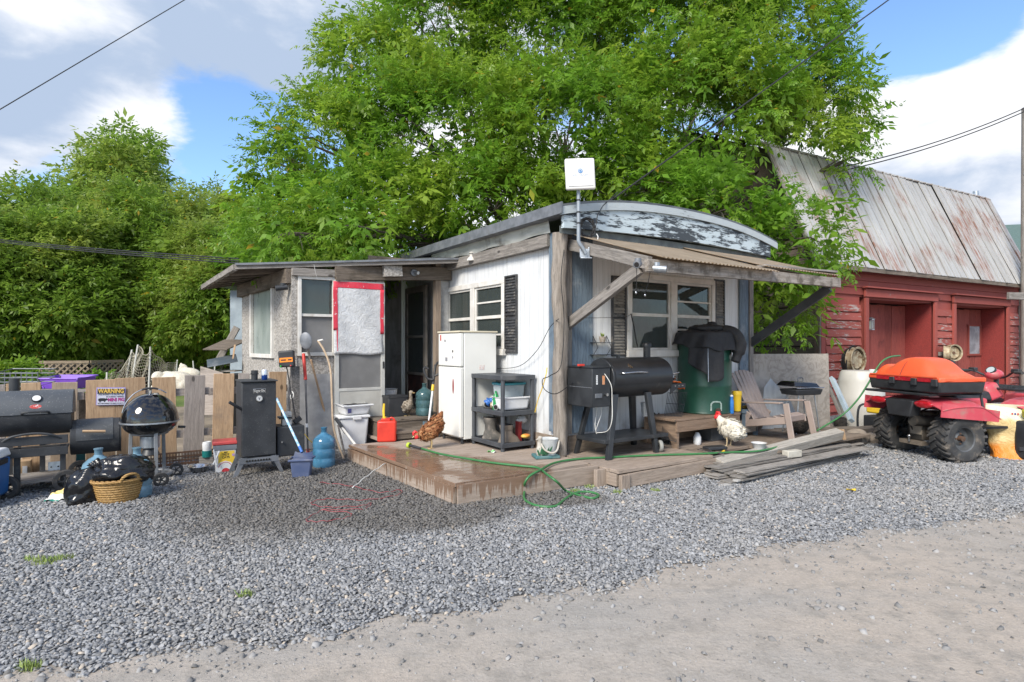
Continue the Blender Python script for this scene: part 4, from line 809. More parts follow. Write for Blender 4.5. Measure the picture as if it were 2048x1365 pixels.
for i in range(n):
 x = -gw / 2 + gw * (i + .5) / n; mb.box((x, 0, .1), (gw / n * .35, .006, .13))
for z in (.075, .12): mb.box((0, .0, z), (gw, .005, .018))
P(grate, 'strip', mb, m_rust)
sg = hy(222, 793, FY - .065); sz_w = hy(252, 793, FY - .065).x - hy(193.5, 793, FY - .065).x; sz_h = hy(222, 775.5, FY - .065).z - hy(222, 811, FY - .065).z
sign = thing('warning_sign', 'white and purple warning sign about a mini pig on the fence', 'sign', None, mw=HOUSE @ Matrix.Translation(sg) @ Matrix.Rotation(R(2), 4, 'Y'))
SM = WM[sign.name]; mb = MB(); mb.box((0, 0, 0), (sz_w, .004, sz_h)); P(sign, 'plate', mb, pm('lavender sign border', (.34, .27, .55), (.3, .24, .5), .4), bevel=.003)
mb = MB(); mb.box((0, -.003, -.002), (sz_w * .95, .002, sz_h * .93)); P(sign, 'face', mb, pm('sign white', (.66, .66, .74), (.58, .58, .70), .4))
mb = MB(); mb.box((0, -.0045, sz_h * .29), (sz_w * .93, .002, sz_h * .28)); P(sign, 'header_band', mb, m_ink)
m_signy = flat('sign yellow', (.78, .50, .10), .5); m_signp = flat('sign magenta', (.42, .03, .22), .5)
def st_(txt, z, h, mat, w, x=0.0, **k): text_part(sign, 'lettering', txt, h, mat, SM @ basis((x * sz_w, -.0062, z * sz_h), (1, 0, 0), (0, 0, 1)), width=w * sz_w, **k)
st_('WARNING', .29, sz_h * .34, m_signy, .88, bold=.002); st_('THIS PROPERTY IS PROTECTED', .10, sz_h * .11, m_ink, .88); st_('BY A HIGHLY TRAINED', -.02, sz_h * .11, m_ink, .60, .14)
st_('MINI PIG', -.20, sz_h * .26, m_signp, .56, .18, bold=.002); st_('NOT RESPONSIBLE FOR INJURY OR DEATH', -.39, sz_h * .08, m_ink, .88)
mb = MB(); pig = [(-.43, -.19), (-.42, -.13), (-.36, -.10), (-.24, -.10), (-.17, -.12), (-.15, -.09), (-.13, -.13), (-.09, -.16), (-.09, -.20), (-.16, -.22), (-.19, -.26), (-.20, -.31), (-.23, -.31), (-.235, -.26), (-.34, -.26), (-.35, -.32), (-.385, -.32), (-.39, -.26), (-.42, -.24)]
mb.prism([(a * sz_w, (b) * sz_h) for a, b in pig][::-1], (0, -.0045, 0), (1, 0, 0), (0, 0, 1), .0015); P(sign, 'pig_silhouette', mb, m_ink)
# --- yard behind the fence
def tp(name, label, cat, loc, rot=0.0, **k): return thing(name, label, cat, loc, rot, **k)
m_lat = wood('lattice lath', (.27, .215, .15), (.19, .15, .105))
lt = tp('lattice_box', 'wooden lattice screen box standing in the yard behind the fence', 'lattice', D(120, 775, 12.5) * 1.0)
o = WM[lt.name].translation; lz = o.z
def lat(p0, p1, zb, zt, n):
 p0, p1 = Vector(p0), Vector(p1); d = p1 - p0; L = d.length; d.normalize(); mb = MB(); h = zt - zb; nrm = Vector((d.y, -d.x, 0))
 for s in (1, -1):
  for i in range(-int(h / .13) - 1, int(L / .13) + 1):
   t0 = i * .13; a, b = (t0, zb), (t0 + h, zt)
   if a[0] < 0: a = (0, zb - t0)
   if b[0] > L: b = (L, zb + (L - t0))
   if b[0] - a[0] < .03: continue
   A_ = p0 + d * (a[0] if s > 0 else L - a[0]); B_ = p0 + d * (b[0] if s > 0 else L - b[0]); A_.z = a[1]; B_.z = b[1]
   mb.beam(A_ + nrm * (.006 * s), B_ + nrm * (.006 * s), .034, .010, up=nrm.cross((B_ - A_)).normalized() if False else nrm)
 for z in (zb, zt): mb.beam(p0 + Vector((0, 0, z)), p1 + Vector((0, 0, z)), .04, .06)
 return mb
w_ = (D(155, 730, 12.5) - D(72, 730, 12.5)).length; zt = D(0, 725, 12.5).z - lz; zb = .05 - lz
P(lt, 'lattice_panel', lat((-w_ / 2, 0, 0), (w_ / 2, .25, 0), zb, zt, 0), m_lat); P(lt, 'lattice_panel', lat((w_ / 2 + .02, .26, 0), (w_ / 2 + .25, 1.0, 0), zb, zt, 0), m_lat)
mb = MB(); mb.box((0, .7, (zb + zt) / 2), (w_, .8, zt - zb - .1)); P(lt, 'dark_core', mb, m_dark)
bn = tp('purple_bin', 'open purple plastic bin sitting on the fence side clutter', 'bin', D(137, 775, 9.2)); o = WM[bn.name].translation
mb = MB(); bw_ = .5; mb.box((0, 0, .0), (.46, .3, .012));
for c, s, r in (((0, -.19, .07), (.56, .012, .16), Matrix.Rotation(R(18), 3, 'X')), ((0, .19, .09), (.56, .012, .2), Matrix.Rotation(R(-18), 3, 'X')), ((-.27, 0, .08), (.012, .38, .18), Matrix.Rotation(R(-18), 3, 'Y')), ((.27, 0, .08), (.012, .38, .18), Matrix.Rotation(R(18), 3, 'Y'))): mb.box(c, s, r)
P(bn, 'tub', mb, pm('purple plastic', (.20, .08, .52), (.16, .06, .44), .4)); mb = MB(); mb.tube([(-.31, -.22, .15), (.31, -.22, .15), (.31, .22, .18), (-.31, .22, .18)], .012, 6, closed=True); P(bn, 'rim', mb, pm('purple rim', (.25, .12, .6), None, .4))
cr = tp('wooden_crates', 'stacked brown crate boards behind the fence by the purple bin', 'crates', D(95, 790, 8.6)); o = WM[cr.name].translation
for i in range(5): plank(cr, 'slat', o + Vector((-.5, .1 * i, .02 + .03 * (i % 2))), o + Vector((.6, .1 * i + .05, .05)), .09, .02, m_greywood)
mb = MB(); mb.box((0, .2, -.35), (1.0, .5, .66)); P(cr, 'crate_body', mb, m_brownwood)
wb = tp('white_crate', 'grey wire basket behind the far left fence boards', 'basket', D(50, 772, 8.0)); mb = MB(); s_ = .2
for z in (.0, .06, .12, .18): mb.tube([(-.3, -.15, z), (.3, -.15, z), (.3, .15, z + .05), (-.3, .15, z + .05)], .008, 5, closed=True)
for i in range(9): mb.tube([(-.3 + .075 * i, -.15, 0), (-.3 + .075 * i, -.15, .2)], .006, 5)
P(wb, 'wires', mb, m_greymetal)
net = tp('stake_netting', 'slack farm netting strung on leaning white stakes behind the fence', 'netting', D(275, 770, 11)); o = WM[net.name].translation
stakes = [(260, 765, 276, 690, 11.2), (245, 768, 264, 700, 11.6), (297, 770, 301, 694, 11.0), (349, 752, 355, 720, 15), (390, 748, 386, 722, 16), (213, 768, 214, 745, 11), (428, 745, 430, 725, 14)]
for a, b, c, d, q in stakes: mb = MB(); mb.tube([D(a, b + 25, q) - o, D(c, d, q) - o], .016, 7); P(net, 'stake', mb, pm('white stake', (.6, .6, .56), (.5, .5, .46), .6) if 'white stake' not in bpy.data.materials else bpy.data.materials['white stake'])
m_net = flat('net string', (.42, .39, .30), .8)
def netting(tops, bots, nu, nv):
 mb = MB()
 def pt(u, v):
  i = min(int(u * (len(tops) - 1)), len(tops) - 2); t = u * (len(tops) - 1) - i; sag = .10 * 4 * t * (1 - t) * 1.6
  a = tops[i].lerp(tops[i + 1], t) - Vector((0, 0, sag)); b = bots[i].lerp(bots[i + 1], t); p = a.lerp(b, v); return p + Vector((.02 * math.sin(v * 9 + u * 15), .05 * math.sin(u * 20 + v * 5), .02 * math.sin(u * 31)))
 for j in range(nv + 1): mb.tube([pt(i / 40, j / nv) for i in range(41)], .0035 if j else .009, 4)
 for i in range(nu + 1): mb.tube([pt(min(1, i / nu + .0 * j), j / 8) for j in range(9)], .003, 4)
 return mb
tops = [D(276, 692, 11.2) - o, D(301, 696, 11) - o, D(352, 722, 15) - o]; bots = [D(262, 775, 11.2) - o, D(299, 775, 11) - o, D(349, 760, 15) - o]
P(net, 'mesh', netting(tops, bots, 34, 11), m_net); tops = [D(276, 692, 11.2) - o, D(264, 705, 11.6) - o, D(213, 747, 11) - o]; bots = [D(262, 775, 11.2) - o, D(247, 775, 11.6) - o, D(205, 775, 11) - o]
P(net, 'mesh', netting(tops, bots, 26, 9), m_net)
rf = tp('rail_fence', 'old grey rail fence crossing the yard far behind the dog', 'fence', D(380, 760, 19)); o = WM[rf.name].translation
for i, px in enumerate(range(300, 480, 24)): plank(rf, 'post', D(px, 765, 19), D(px, 726, 19), .12, .10, m_greywood, up=(0, -1, 0))
for yy in (732, 745, 757): plank(rf, 'rail', D(290, yy + 2, 18.9), D(480, yy - 4, 18.9), .03, .12, m_greywood)
m_fur = pm('cream fur', (.70, .66, .56), (.60, .55, .45), .9, 0, 30, bump=.8, bscale=90, bdist=.02)
dog = tp('dog', 'big white fluffy dog lying behind the fence facing the camera', 'dog', D(345, 775, 9.8)); mb = MB()
s9 = 9.8 / F_PX
def dq(px, py, o_=0): return Vector(((px - 345) * s9, o_, (775 - py) * s9))
mb.ell(dq(352, 763), (.30, .22, .17), 20, 14); mb.ell(dq(335, 760), (.14, .15, .15), 16, 12); mb.ell(dq(325, 754, -.12), (.10, .11, .10), 16, 12); mb.ell(dq(324.5, 757, -.22), (.045, .06, .04), 12, 8)
mb.ell(dq(316.5, 756, -.1), (.03, .04, .075), 10, 8); mb.ell(dq(333, 756, -.1), (.03, .04, .075), 10, 8); mb.ell(dq(372, 770), (.15, .2, .15), 14, 10); mb.ell(dq(330, 772, -.2), (.05, .18, .06), 10, 8); mb.ell(dq(340, 772, -.2), (.05, .18, .06), 10, 8)
P(dog, 'body', mb, m_fur, remesh=.014, smooth=180); mb = MB(); mb.ell(dq(324.5, 756, -.285), (.014, .012, .010), 10, 8); P(dog, 'nose', mb, m_dark); mb = MB()
for px in (321, 328): mb.ell(dq(px, 752.5, -.212), (.009, .006, .009), 8, 6)
P(dog, 'eyes', mb, m_dark)
gt = tp('goat', 'white goat sitting upright behind the dog looking right', 'goat', D(375, 768, 12.5)); mb = MB(); s9 = 12.5 / F_PX
def gq(px, py, o_=0): return Vector(((px - 375) * s9, o_, (768 - py) * s9))
mb.ell(gq(380, 748), (.24, .15, .13), 18, 12, Matrix.Rotation(R(8), 3, 'Y')); mb.tube([gq(368, 750), gq(364, 742), gq(362, 735)], [.12, .085, .06], 12); mb.ell(gq(366, 733), (.085, .05, .05), 14, 10, Matrix.Rotation(R(12), 3, 'Y')); mb.ell(gq(371, 735), (.045, .032, .03), 10, 8)
mb.tube([gq(361, 731), gq(360, 726)], [.02, .006], 6); mb.tube([gq(363.5, 731), gq(363, 726)], [.02, .006], 6); mb.tube([gq(368, 755, -.05), gq(368, 772, -.05)], [.05, .035], 8); mb.tube([gq(390, 752, .02), gq(392, 772, .02)], [.07, .035], 8); mb.tube([gq(394, 745), gq(396, 741)], [.03, .01], 6)
P(gt, 'body', mb, m_fur, remesh=.014, smooth=180); mb = MB(); mb.ell(gq(375, 735.5, -.0), (.012, .014, .01), 8, 6); P(gt, 'nose', mb, m_dark)
rs = tp('red_shed', 'dark red board shed half hidden under the trees at far left', 'shed', Vector((-16.2, 18.5, 0)), R(6)); mb = MB()
for i in range(8): mb = MB(); mb.box((0, .02 * (i % 2), .1 + .19 * i), (7.5, .05, .18)); P(rs, 'wall_board', mb, m_barnred); mb = MB(); mb.box((0, 1.5, 1.95), (8.2, 4.2, .1), Matrix.Rotation(R(12), 3, 'X')); P(rs, 'roof', mb, m_rust); mb = MB(); mb.box((0, 1.6, .8), (7.4, 3, 1.5)); P(rs, 'core', mb, m_barntrim)
jk = tp('scrap_shelter', 'makeshift shelter of scrap boards and blue tin left of the porch', 'shelter', D(450, 800, 10)); o = WM[jk.name].translation
def jp(name, a, b, w, t, mat, up=(0, 0, 1)): plank(jk, name, D(*a), D(*b), w, t, mat, up=up, rough=.004)
m_tin = pm('blue grey tin', (.11, .135, .155), (.08, .1, .12), .5, .3, 5, grime=(.3, .3, .29), glo=.55, ghi=.75)
jp('tin_sheet', (414, 728, 9.6), (474, 716, 9.8), .5, .01, m_tin, (0, -.25, .95)); jp('board', (428, 690, 10.2), (476, 690, 10.0), .5, .02, m_brownwood, (0, -.35, .9)); jp('board', (438, 720, 10.4), (474, 655, 10.4), .12, .03, m_greywood, (0, -1, 0))
mb = MB(); q = D(468, 560, 11.5) - o; mb.box((q.x + .0, q.y + 1.2, 1.5 - o.z), (.35, 2, 2.2)); P(jk, 'pale_wall', mb, pm('pale blue boards', (.30, .36, .40), (.24, .29, .33), .7)); mb = MB(); mb.box((q.x - .05, q.y + 1.1, 2.72 - o.z), (.9, 2.4, .06)); P(jk, 'small_roof', mb, m_tin)
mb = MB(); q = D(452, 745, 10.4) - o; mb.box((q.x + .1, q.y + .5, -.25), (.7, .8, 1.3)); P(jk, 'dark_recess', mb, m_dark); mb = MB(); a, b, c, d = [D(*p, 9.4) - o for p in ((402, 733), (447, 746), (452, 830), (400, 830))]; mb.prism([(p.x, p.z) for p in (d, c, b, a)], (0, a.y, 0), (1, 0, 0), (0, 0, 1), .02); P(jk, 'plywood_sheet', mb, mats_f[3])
jp('shelf_board', (450, 742, 9.7), (478, 742, 9.7), .3, .02, m_greywood); jp('torn_strip', (470, 690, 9.6), (466, 718, 9.6), .03, .01, mats_f[0], (0, -1, 0))
# --- barn
barn = thing('red_barn', 'weathered red barn with rusty metal gambrel roof and two plank doors', 'barn', None, mw=BARN)
def bpart(name, mb, mat, parent=None, **k): return P(parent or barn, name, mb, mat, mw=BARN, **k)
def bplank(parent, name, p0, p1, w, t, mat, up=(0, 0, 1), **k): return plank(parent, name, p0, p1, w, t, mat, up=up, fm=BARN, **k)
BL = by(2044, 700).x; EZ = 3.17; BD = 6.5
def bxr(px): return by(px, 700).x
piers = [(bxr(1655), bxr(1725)), (bxr(1876), bxr(1909)), (bxr(2020), bxr(2040))]; doors = [(bxr(1736), bxr(1868)), (bxr(1911), bxr(2014))]
zl = by(1800, 597).z; zl2 = 2.55
mb = MB(); mb.box((BL / 2, .12, (zl2 + EZ) / 2 + .05), (BL, .1, EZ - zl2 + .1))
for a, b in ((0, piers[0][1]), (piers[1][0] - .03, piers[1][1] + .03), (piers[2][0] - .05, BL)): mb.box(((a + b) / 2, .12, zl2 / 2), (b - a, .1, zl2))
bpart('wall_core', mb, m_barntrim)
for (a, b) in piers:
 nrow = 14; z = .06
 for r in range(nrow):
  h = .178; zc_ = z + h / 2
  if zc_ + h / 2 > zl2 - .02: break
  if random.random() < .25:
   m_ = a + (b - a) * random.uniform(.35, .65); segs = [(a, m_ - .004), (m_ + .004, b)]
  else: segs = [(a, b)]
  for s0, s1 in segs: bplank(barn, 'clapboard', (s0, .045 - random.uniform(0, .012), zc_), (s1, .045 - random.uniform(0, .012), zc_ + random.uniform(-.012, .012)), h - random.uniform(.008, .03), .03, m_barnred, up=(0, -1, .14), rough=.004, key=r % 7)
  z += h
for k in range(4): bplank(barn, 'clapboard', (.02, .05, zl2 + .12 + .16 * k), (BL - .02, .05, zl2 + .12 + .16 * k), .155, .03, m_barntrim, up=(0, -1, .1), key=k)
bplank(barn, 'corner_board', (.06, .02, .05), (.06, .02, EZ - .05), .14, .05, m_barntrim, up=(0, -1, 0)); bplank(barn, 'corner_board', (BL - .03, .02, .05), (BL - .03, .02, EZ - .1), .12, .05, m_greywood, up=(0, -1, 0))
for (a, b), px0 in zip(doors, (1727, 1905)):
 bplank(barn, 'door_casing', (a - .06, .0, .02), (a - .06, .0, zl2 - .02), .12, .05, m_barntrim, up=(0, -1, 0)); bplank(barn, 'door_casing', (b + .06, .0, .02), (b + .06, .0, zl2 - .02), .12, .05, m_barntrim, up=(0, -1, 0))
 bplank(barn, 'door_header', (a - .14, -.01, zl2 + .09), (b + .14, -.01, zl2 + .09), .17, .05, m_barntrim, up=(0, -1, 0)); bplank(barn, 'drip_board', (a - .2, -.05, zl2 + .21), (b + .2, -.05, zl2 + .20), .12, .03, m_barntrim)
 mb = MB(); mb.box((a - .02, .42, zl2 / 2), (.04, .7, zl2)); mb.box(((a + b) / 2, .42, zl2 - .02), (b - a, .7, .04)); bpart('door_recess', mb, m_barntrim)
 bplank(barn, 'recess_wall', (b + .02, .42, .02), (b + .02, .42, zl2 - .05), .7, .04, m_barndoor, up=(-1, 0, 0))
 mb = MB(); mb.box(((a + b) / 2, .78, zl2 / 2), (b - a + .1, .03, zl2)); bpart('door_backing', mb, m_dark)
m_blued = wood('blue streaked red board', (.10, .075, .14), (.17, .04, .05), dark=(.05, .055, .12), axis='z', knots=False)
for di, (a, b) in enumerate(doors):
 dr = thing_part('door', barn, BARN); w = b - a; nbd = 9
 for k in range(nbd):
  x = a + w * (k + .5) / nbd; y = .66 if di == 0 else .62
  if di == 0 and k == 2: continue
  mt = m_blued if (di == 0 and k < 2) else m_barndoor; yy = .35 if (di == 0 and k < 2) else y + random.uniform(-.01, .01)
  bplank(dr, 'door_board', (x, yy, .08), (x, yy, zl2 - .06 - random.uniform(0, .03)), w / nbd - .006, .025, wood('upright barn board', (.30, .075, .06), (.21, .052, .043), dark=(.10, .03, .03), knots=False, rvar=.35) if 'upright barn board' not in bpy.data.materials else (bpy.data.materials['upright barn board'] if mt is m_barndoor else wood('blue faded board', (.13, .095, .16), (.20, .045, .05), dark=(.07, .075, .15), knots=False) if 'blue faded board' not in bpy.data.materials else bpy.data.materials['blue faded board']), up=(0, -1, 0))
 if di == 1:
  p0, p1 = by(1938, 700, .58).x, by(1960, 700, .58).x; z0, z1 = by(1950, 708, .58).z, by(1950, 653, .58).z; mb = MB()
  for q in ((p0 - .04, p0, z0, z1), (p1, p1 + .04, z0, z1), (p0 - .06, p1 + .06, z1, z1 + .04), (p0 - .06, p1 + .06, z0 - .05, z0)): mb.box(((q[0] + q[1]) / 2, .585, (q[2] + q[3]) / 2), (q[1] - q[0], .04, q[3] - q[2]))
  P(dr, 'window_frame', mb, m_barntrim, mw=BARN); mb = MB(); mb.box(((p0 + p1) / 2, .596, (z0 + z1) / 2), (p1 - p0, .01, z1 - z0)); P(dr, 'pane', mb, pm('dusty cracked glass', (.36, .40, .43), (.20, .23, .25), .3, 0, 5), mw=BARN)
 else:
  x = a + w * 2.5 / nbd; mb = MB(); mb.box((x, .64, 1.5), (w / nbd, .02, .05)); mb.box((x, .62, .85), (w / nbd * .8, .02, .7)); P(dr, 'cardboard', mb, pm('cardboard', (.5, .36, .2), (.42, .3, .16), .9), mw=BARN)
for r in range(24):
 z = .1 + .21 * r; bplank(barn, 'gable_board', (.0, .1 if z < 3.1 else .1 + (z - 3.1) * .38, z), (.0, BD - (0 if z < 3.1 else (z - 3.1) * .38), z), .2 - random.uniform(.0, .012), .03, m_barndark, up=(-1, 0, .1), key=r % 6)
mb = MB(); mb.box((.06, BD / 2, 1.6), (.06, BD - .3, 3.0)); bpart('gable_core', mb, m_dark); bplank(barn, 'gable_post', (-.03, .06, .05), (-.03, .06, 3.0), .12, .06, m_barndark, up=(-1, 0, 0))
mb = MB(); mb.box((BL - .05, BD / 2 + .2, 1.6), (.08, BD - .4, 3.0)); bpart('end_wall', mb, m_barntrim)
RUN, RISE = .98, 2.72; up_run, up_rise = 2.4, 1.15
def m_tinroof_():
 n = NT('rusty galvanised roofing'); v = n.coord('World'); f = n.noise(v, .75, 8, .65); st2 = n.noise(n.coord('Object', (14, .9, 1)), 2.2, 8, .7)
 col = n.mix(n.ramp(st2, .35, .7), (.46, .455, .445), (.35, .345, .335)); rustm = n.math('MULTIPLY', n.ramp(f, .47, .64), n.ramp(st2, .40, .60)); col = n.mix(rustm, col, (.25, .125, .085))
 col = n.mix(n.ramp(n.noise(v, 14, 4), .66, .74, 0, .7), col, (.22, .12, .09)); oi = n.n('ShaderNodeObjectInfo').outputs['Random']; col = n.val(col, n.math('MULTIPLY_ADD', oi, .16, .92))
 n.bsdf(col, .5, n.math('MULTIPLY_ADD', rustm, -.1, .12), st2, .15, .01); return n.m
m_tinroof = m_tinroof_()
np_ = 30; pw = (BL + .9) / np_; sl = math.hypot(RUN + .18, RISE); mb = MB(); mb.box((0, sl / 2, 0), (pw * .925, sl, .008)); mb.box((-pw * .44, sl / 2, .012), (.03, sl, .03)); mb.box((pw * .02, sl / 2, .006), (.016, sl, .014)); lower_me = mb.mesh('roof_panel', m_tinroof)
ang = math.atan2(RISE, RUN + .18); broof = thing_part('roof', barn, BARN)
for k in range(np_):
 m = BARN @ Matrix.Translation((-.45 + pw * (k + .5), -.22 + random.uniform(-.015, .015), EZ - .02)) @ Matrix.Rotation(ang + random.uniform(-.004, .004), 4, 'X'); link_mesh('roof_panel', lower_me, broof, m)
sl2 = math.hypot(up_run, up_rise); mb = MB(); mb.box((0, sl2 / 2, 0), (pw * 1.01, sl2, .008)); mb.box((-pw / 2, sl2 / 2, .012), (.03, sl2, .026)); upper_me = mb.mesh('roof_panel', pm('brown stained roofing', (.30, .27, .25), (.20, .17, .15), .6, .3, 3))
for k in range(np_):
 m = BARN @ Matrix.Translation((-.45 + pw * (k + .5), RUN - .08, EZ + RISE - .06)) @ Matrix.Rotation(math.atan2(up_rise, up_run), 4, 'X'); link_mesh('roof_panel', upper_me, broof, m)
mb = MB(); mb.sheet(lambda u, v: (-.42 + (BL + .84) * u, -.155 + (RUN + .16) * v, EZ - .02 + RISE * .99 * v), 1, 1, .004); P(broof, 'seam_shade_sheet', mb, m_dark, mw=BARN)  # near-black sheet behind the panel gaps, standing in for rib shade at the seams
mb = MB(); mb.box((BL / 2, RUN + .02, EZ + RISE - .02), (BL + .9, .2, .02), Matrix.Rotation(R(50), 3, 'X')); P(broof, 'break_cap', mb, m_tinroof, mw=BARN)
bplank(broof, 'eave_board', (-.4, -.2, EZ - .06), (BL + .42, -.2, EZ - .06), .03, .1, m_brownwood, up=(0, 0, 1), rough=.006); bplank(broof, 'rake_board', (-.44, -.2, EZ - .03), (-.44, RUN - .02, EZ + RISE - .05), .04, .12, m_greywood, up=(-1, 0, 0)); bplank(broof, 'rake_board', (BL + .44, -.2, EZ - .03), (BL + .44, RUN - .02, EZ + RISE - .05), .04, .12, m_barntrim, up=(-1, 0, 0))
mb = MB(); yb = RUN + 2 * up_run; mb.sheet(lambda u, v: (-.45 + (BL + .9) * u, RUN + up_run + up_run * v, EZ + RISE + up_rise - up_rise * v - .07), 2, 2, .02); mb.sheet(lambda u, v: (-.45 + (BL + .9) * u, yb + RUN * v, EZ + RISE - RISE * v - .07), 2, 2, .02); P(broof, 'rear_slope', mb, m_tinroof, mw=BARN)
mb = MB(); mb.prism([(0, .1), (yb + RUN, .1), (yb + RUN, EZ), (yb, EZ + RISE - .1), (RUN + up_run, EZ + RISE + up_rise - .12), (RUN, EZ + RISE - .1), (.12, EZ)], (BL - .12, 0, 0), (0, 1, 0), (0, 0, 1), .05); bpart('gable_end', mb, m_barndark); mb = MB(); mb.prism([(.2, EZ - .3), (yb + RUN, EZ - .3), (yb + RUN, EZ), (yb, EZ + RISE - .1), (RUN + up_run, EZ + RISE + up_rise - .12), (RUN, EZ + RISE - .1), (.12, EZ)], (.03, 0, 0), (0, 1, 0), (0, 0, 1), .05); bpart('gable_end', mb, m_barndark)
ln = thing('wall_lantern', 'weathered metal lantern on the blue streaked barn door', 'lantern', None, mw=BARN @ Matrix.Translation(by(1742, 650, .28))); mb = MB(); mb.box((0, 0, .12), (.10, .10, .02)); mb.box((0, 0, -.11), (.1, .1, .02))
for x in (-.04, .04):
 for y in (-.04, .04): mb.box((x, y, 0), (.012, .012, .22))
mb.box((0, 0, .15), (.14, .14, .04), None, (.3, .3)); mb.box((.02, .07, .14), (.02, .1, .02)); P(ln, 'frame', mb, m_galv); mb = MB(); mb.box((0, 0, 0), (.05, .05, .18)); P(ln, 'glass', mb, m_frost)
def rim_lathe(k): return [(.03 * k, .03), (.09 * k, .02), (.12 * k, .045), (.145 * k, .0), (.15 * k, -.05), (.17 * k, -.06), (.175 * k, -.05), (.16 * k, .0), (.16 * k, .06), (.18 * k, .075), (.175 * k, .085), (.15 * k, .07)]
m_rim = pm('rusty cream wheel rim', (.44, .38, .26), (.30, .22, .13), .6, .2, 9, grime=(.15, .08, .04), glo=.5, ghi=.65, gscale=10)
wl = thing('hose_reel_wheel', 'rusty wheel rim with black hose wound on it hung left of the barn doors', 'wheel', None, mw=BARN @ Matrix.Translation(by(1710, 720, -.12)) @ Matrix.Rotation(R(90), 4, 'X')); mb = MB(); mb.lathe(rim_lathe(1.55), 28, cap=(True, False)); P(wl, 'rim', mb, m_rim, smooth=50)
mb = MB()
for i in range(5): mb.tube([Vector(((.25 + .015 * math.sin(a * 3 + i)) * math.cos(a), -.03 + (.30 + .02 * i) * math.sin(a) - .05, -.09 + .028 * i - .05)) for a in [2 * math.pi * q / 36 for q in range(36)]], .014, 7, closed=True)
P(wl, 'hose_loops', mb, m_rope)
for (px, py_2, tilt, lb) in ((1893, 708, 25, 'cream steel rim hung facing left on the post between barn doors'), (1905, 706, -22, 'cream steel rim hung facing right on the post between barn doors')):
 w_ = thing('wheel_rim', lb, 'wheel rim', None, group='rims hung on the barn post', mw=BARN @ Matrix.Translation(by(px, py_2, -.16)) @ Matrix.Rotation(R(tilt), 4, 'Z') @ Matrix.Rotation(R(90), 4, 'X')); mb = MB(); mb.lathe(rim_lathe(1.15), 26, cap=(True, False)); P(w_, 'rim', mb, m_rim, smooth=50); mb = MB(); mb.cyl((0, 0, -.04), (0, 0, .045), .035, n=12); P(w_, 'hub', mb, m_rust)
rb = thing('rim_bracket', 'small white board bracket on the post between barn doors', 'bracket', None, mw=BARN @ Matrix.Translation(by(1882, 708, -.03))); mb = MB(); mb.box((0, 0, 0), (.16, .05, .09)); P(rb, 'board', mb, m_greywood)
bk = thing('black_rag', 'bunched black rag hung below the wheel rims on the barn', 'rag', None, mw=BARN @ Matrix.Translation(by(1900, 726, -.15))); mb = MB(); mb.ell((0, 0, 0), (.17, .08, .09), 18, 12, fn=lambda p: 1 + .25 * math.sin(7 * p.x + 5 * p.z) * math.sin(9 * p.y + 3)); P(bk, 'bunch', mb, m_blackrough, smooth=180)
fh = thing('green_roof_house', 'distant house with green shingle roof and tall flue behind the barn', 'house', Vector((25.0, 29, 0)), R(-12)); mb = MB(); mb.box((3.5, 3, 3.0), (9, 6, 6.0)); P(fh, 'wall', mb, m_trim)
mb = MB(); mb.sheet(lambda u, v: (-1.5 + 10 * u, -.6 + 3.8 * v, 5.7 + 2.4 * v), 1, 12, .12); P(fh, 'roof', mb, pm('green shingles', (.095, .15, .14), (.07, .115, .105), .85, 0, 6, stretch=(2, 8, 1), bump=.4, bscale=20, bdist=.03), smooth=None); mb = MB(); mb.box((.2, -.13, 4.9), (.8, .06, 1.1)); P(fh, 'window', mb, m_pane)
mb = MB(); mb.cyl((-.6, 1.8, 6.5), (-.6, 1.8, 8.6), .13, n=12); fl_ = P(fh, 'flue', mb, m_rust); mb = MB(); mb.cyl((-.6, 1.8, 8.6), (-.6, 1.8, 9.7), .14, n=12); P(fl_, 'flue_top', mb, m_galv)
pole = thing('utility_pole', 'grey wooden utility pole at the right edge of the view', 'pole', Vector((D(2047, 690, 15.6).x + .1, 15.6, 0))); mb = MB(); mb.cyl((0, 0, 0), (0, 0, 7.9), .15, .12, n=14); P(pole, 'shaft', mb, m_greywood_z); mb = MB(); mb.cyl((-.14, -.1, 7.85), (-.02, -.1, 7.85), .05, n=10); mb.cyl((-.14, -.1, 6.1), (-.02, -.1, 6.1), .05, n=10); P(pole, 'insulator', mb, m_galv)
arm = thing('shed_arm_board', 'grey roof arm board jutting in at the right edge of the barn', 'board', Vector((10.4, 12.2, 0))); mb = MB(); a, b = D(2016, 592, 12.2), D(2075, 594, 12.4); plank(arm, 'board', a, b, .06, .15, m_greywood, rough=.005)
def wire(name, label, p0, p1, sag, r, n=1, gap=.06):
 e = thing(name, label, 'wire', p0); mb = MB()
 for k in range(n): mb.tube([(p0.lerp(p1, t / 24) - p0) + Vector((.0, .0, -sag * 4 * (t / 24) * (1 - t / 24) + gap * k)) for t in range(25)], r, 6)
 P(e, 'strand', mb, m_rope); return e
wire('power_line', 'dark power line slanting across the sky at upper left', D(-40, 243, 12) * 2.5 - D(420, -30, 16) * 1.5, D(420, -30, 16) * 2.5 - D(-40, 243, 12) * 1.5, .0, .012)
wire('power_line', 'dark service wire slanting past the tree to the trailer roof', D(1800, -20, 9.5) * 2.2 - D(1212, 408, 7.2) * 1.2, D(1212, 408, 7.2), .03, .011)
wire('power_line', 'twin service wires running from the utility pole to the barn roof', D(2048, 224, 15.5), D(1560, 365, 13.0), .22, .015, 2, .09)
wire('power_line', 'sagging triple cable crossing in front of the left trees to the porch', D(-30, 474, 15) * 1.7 - D(478, 527, 8.8) * .7, D(478, 527, 8.8), .10, .011, 3, .035)
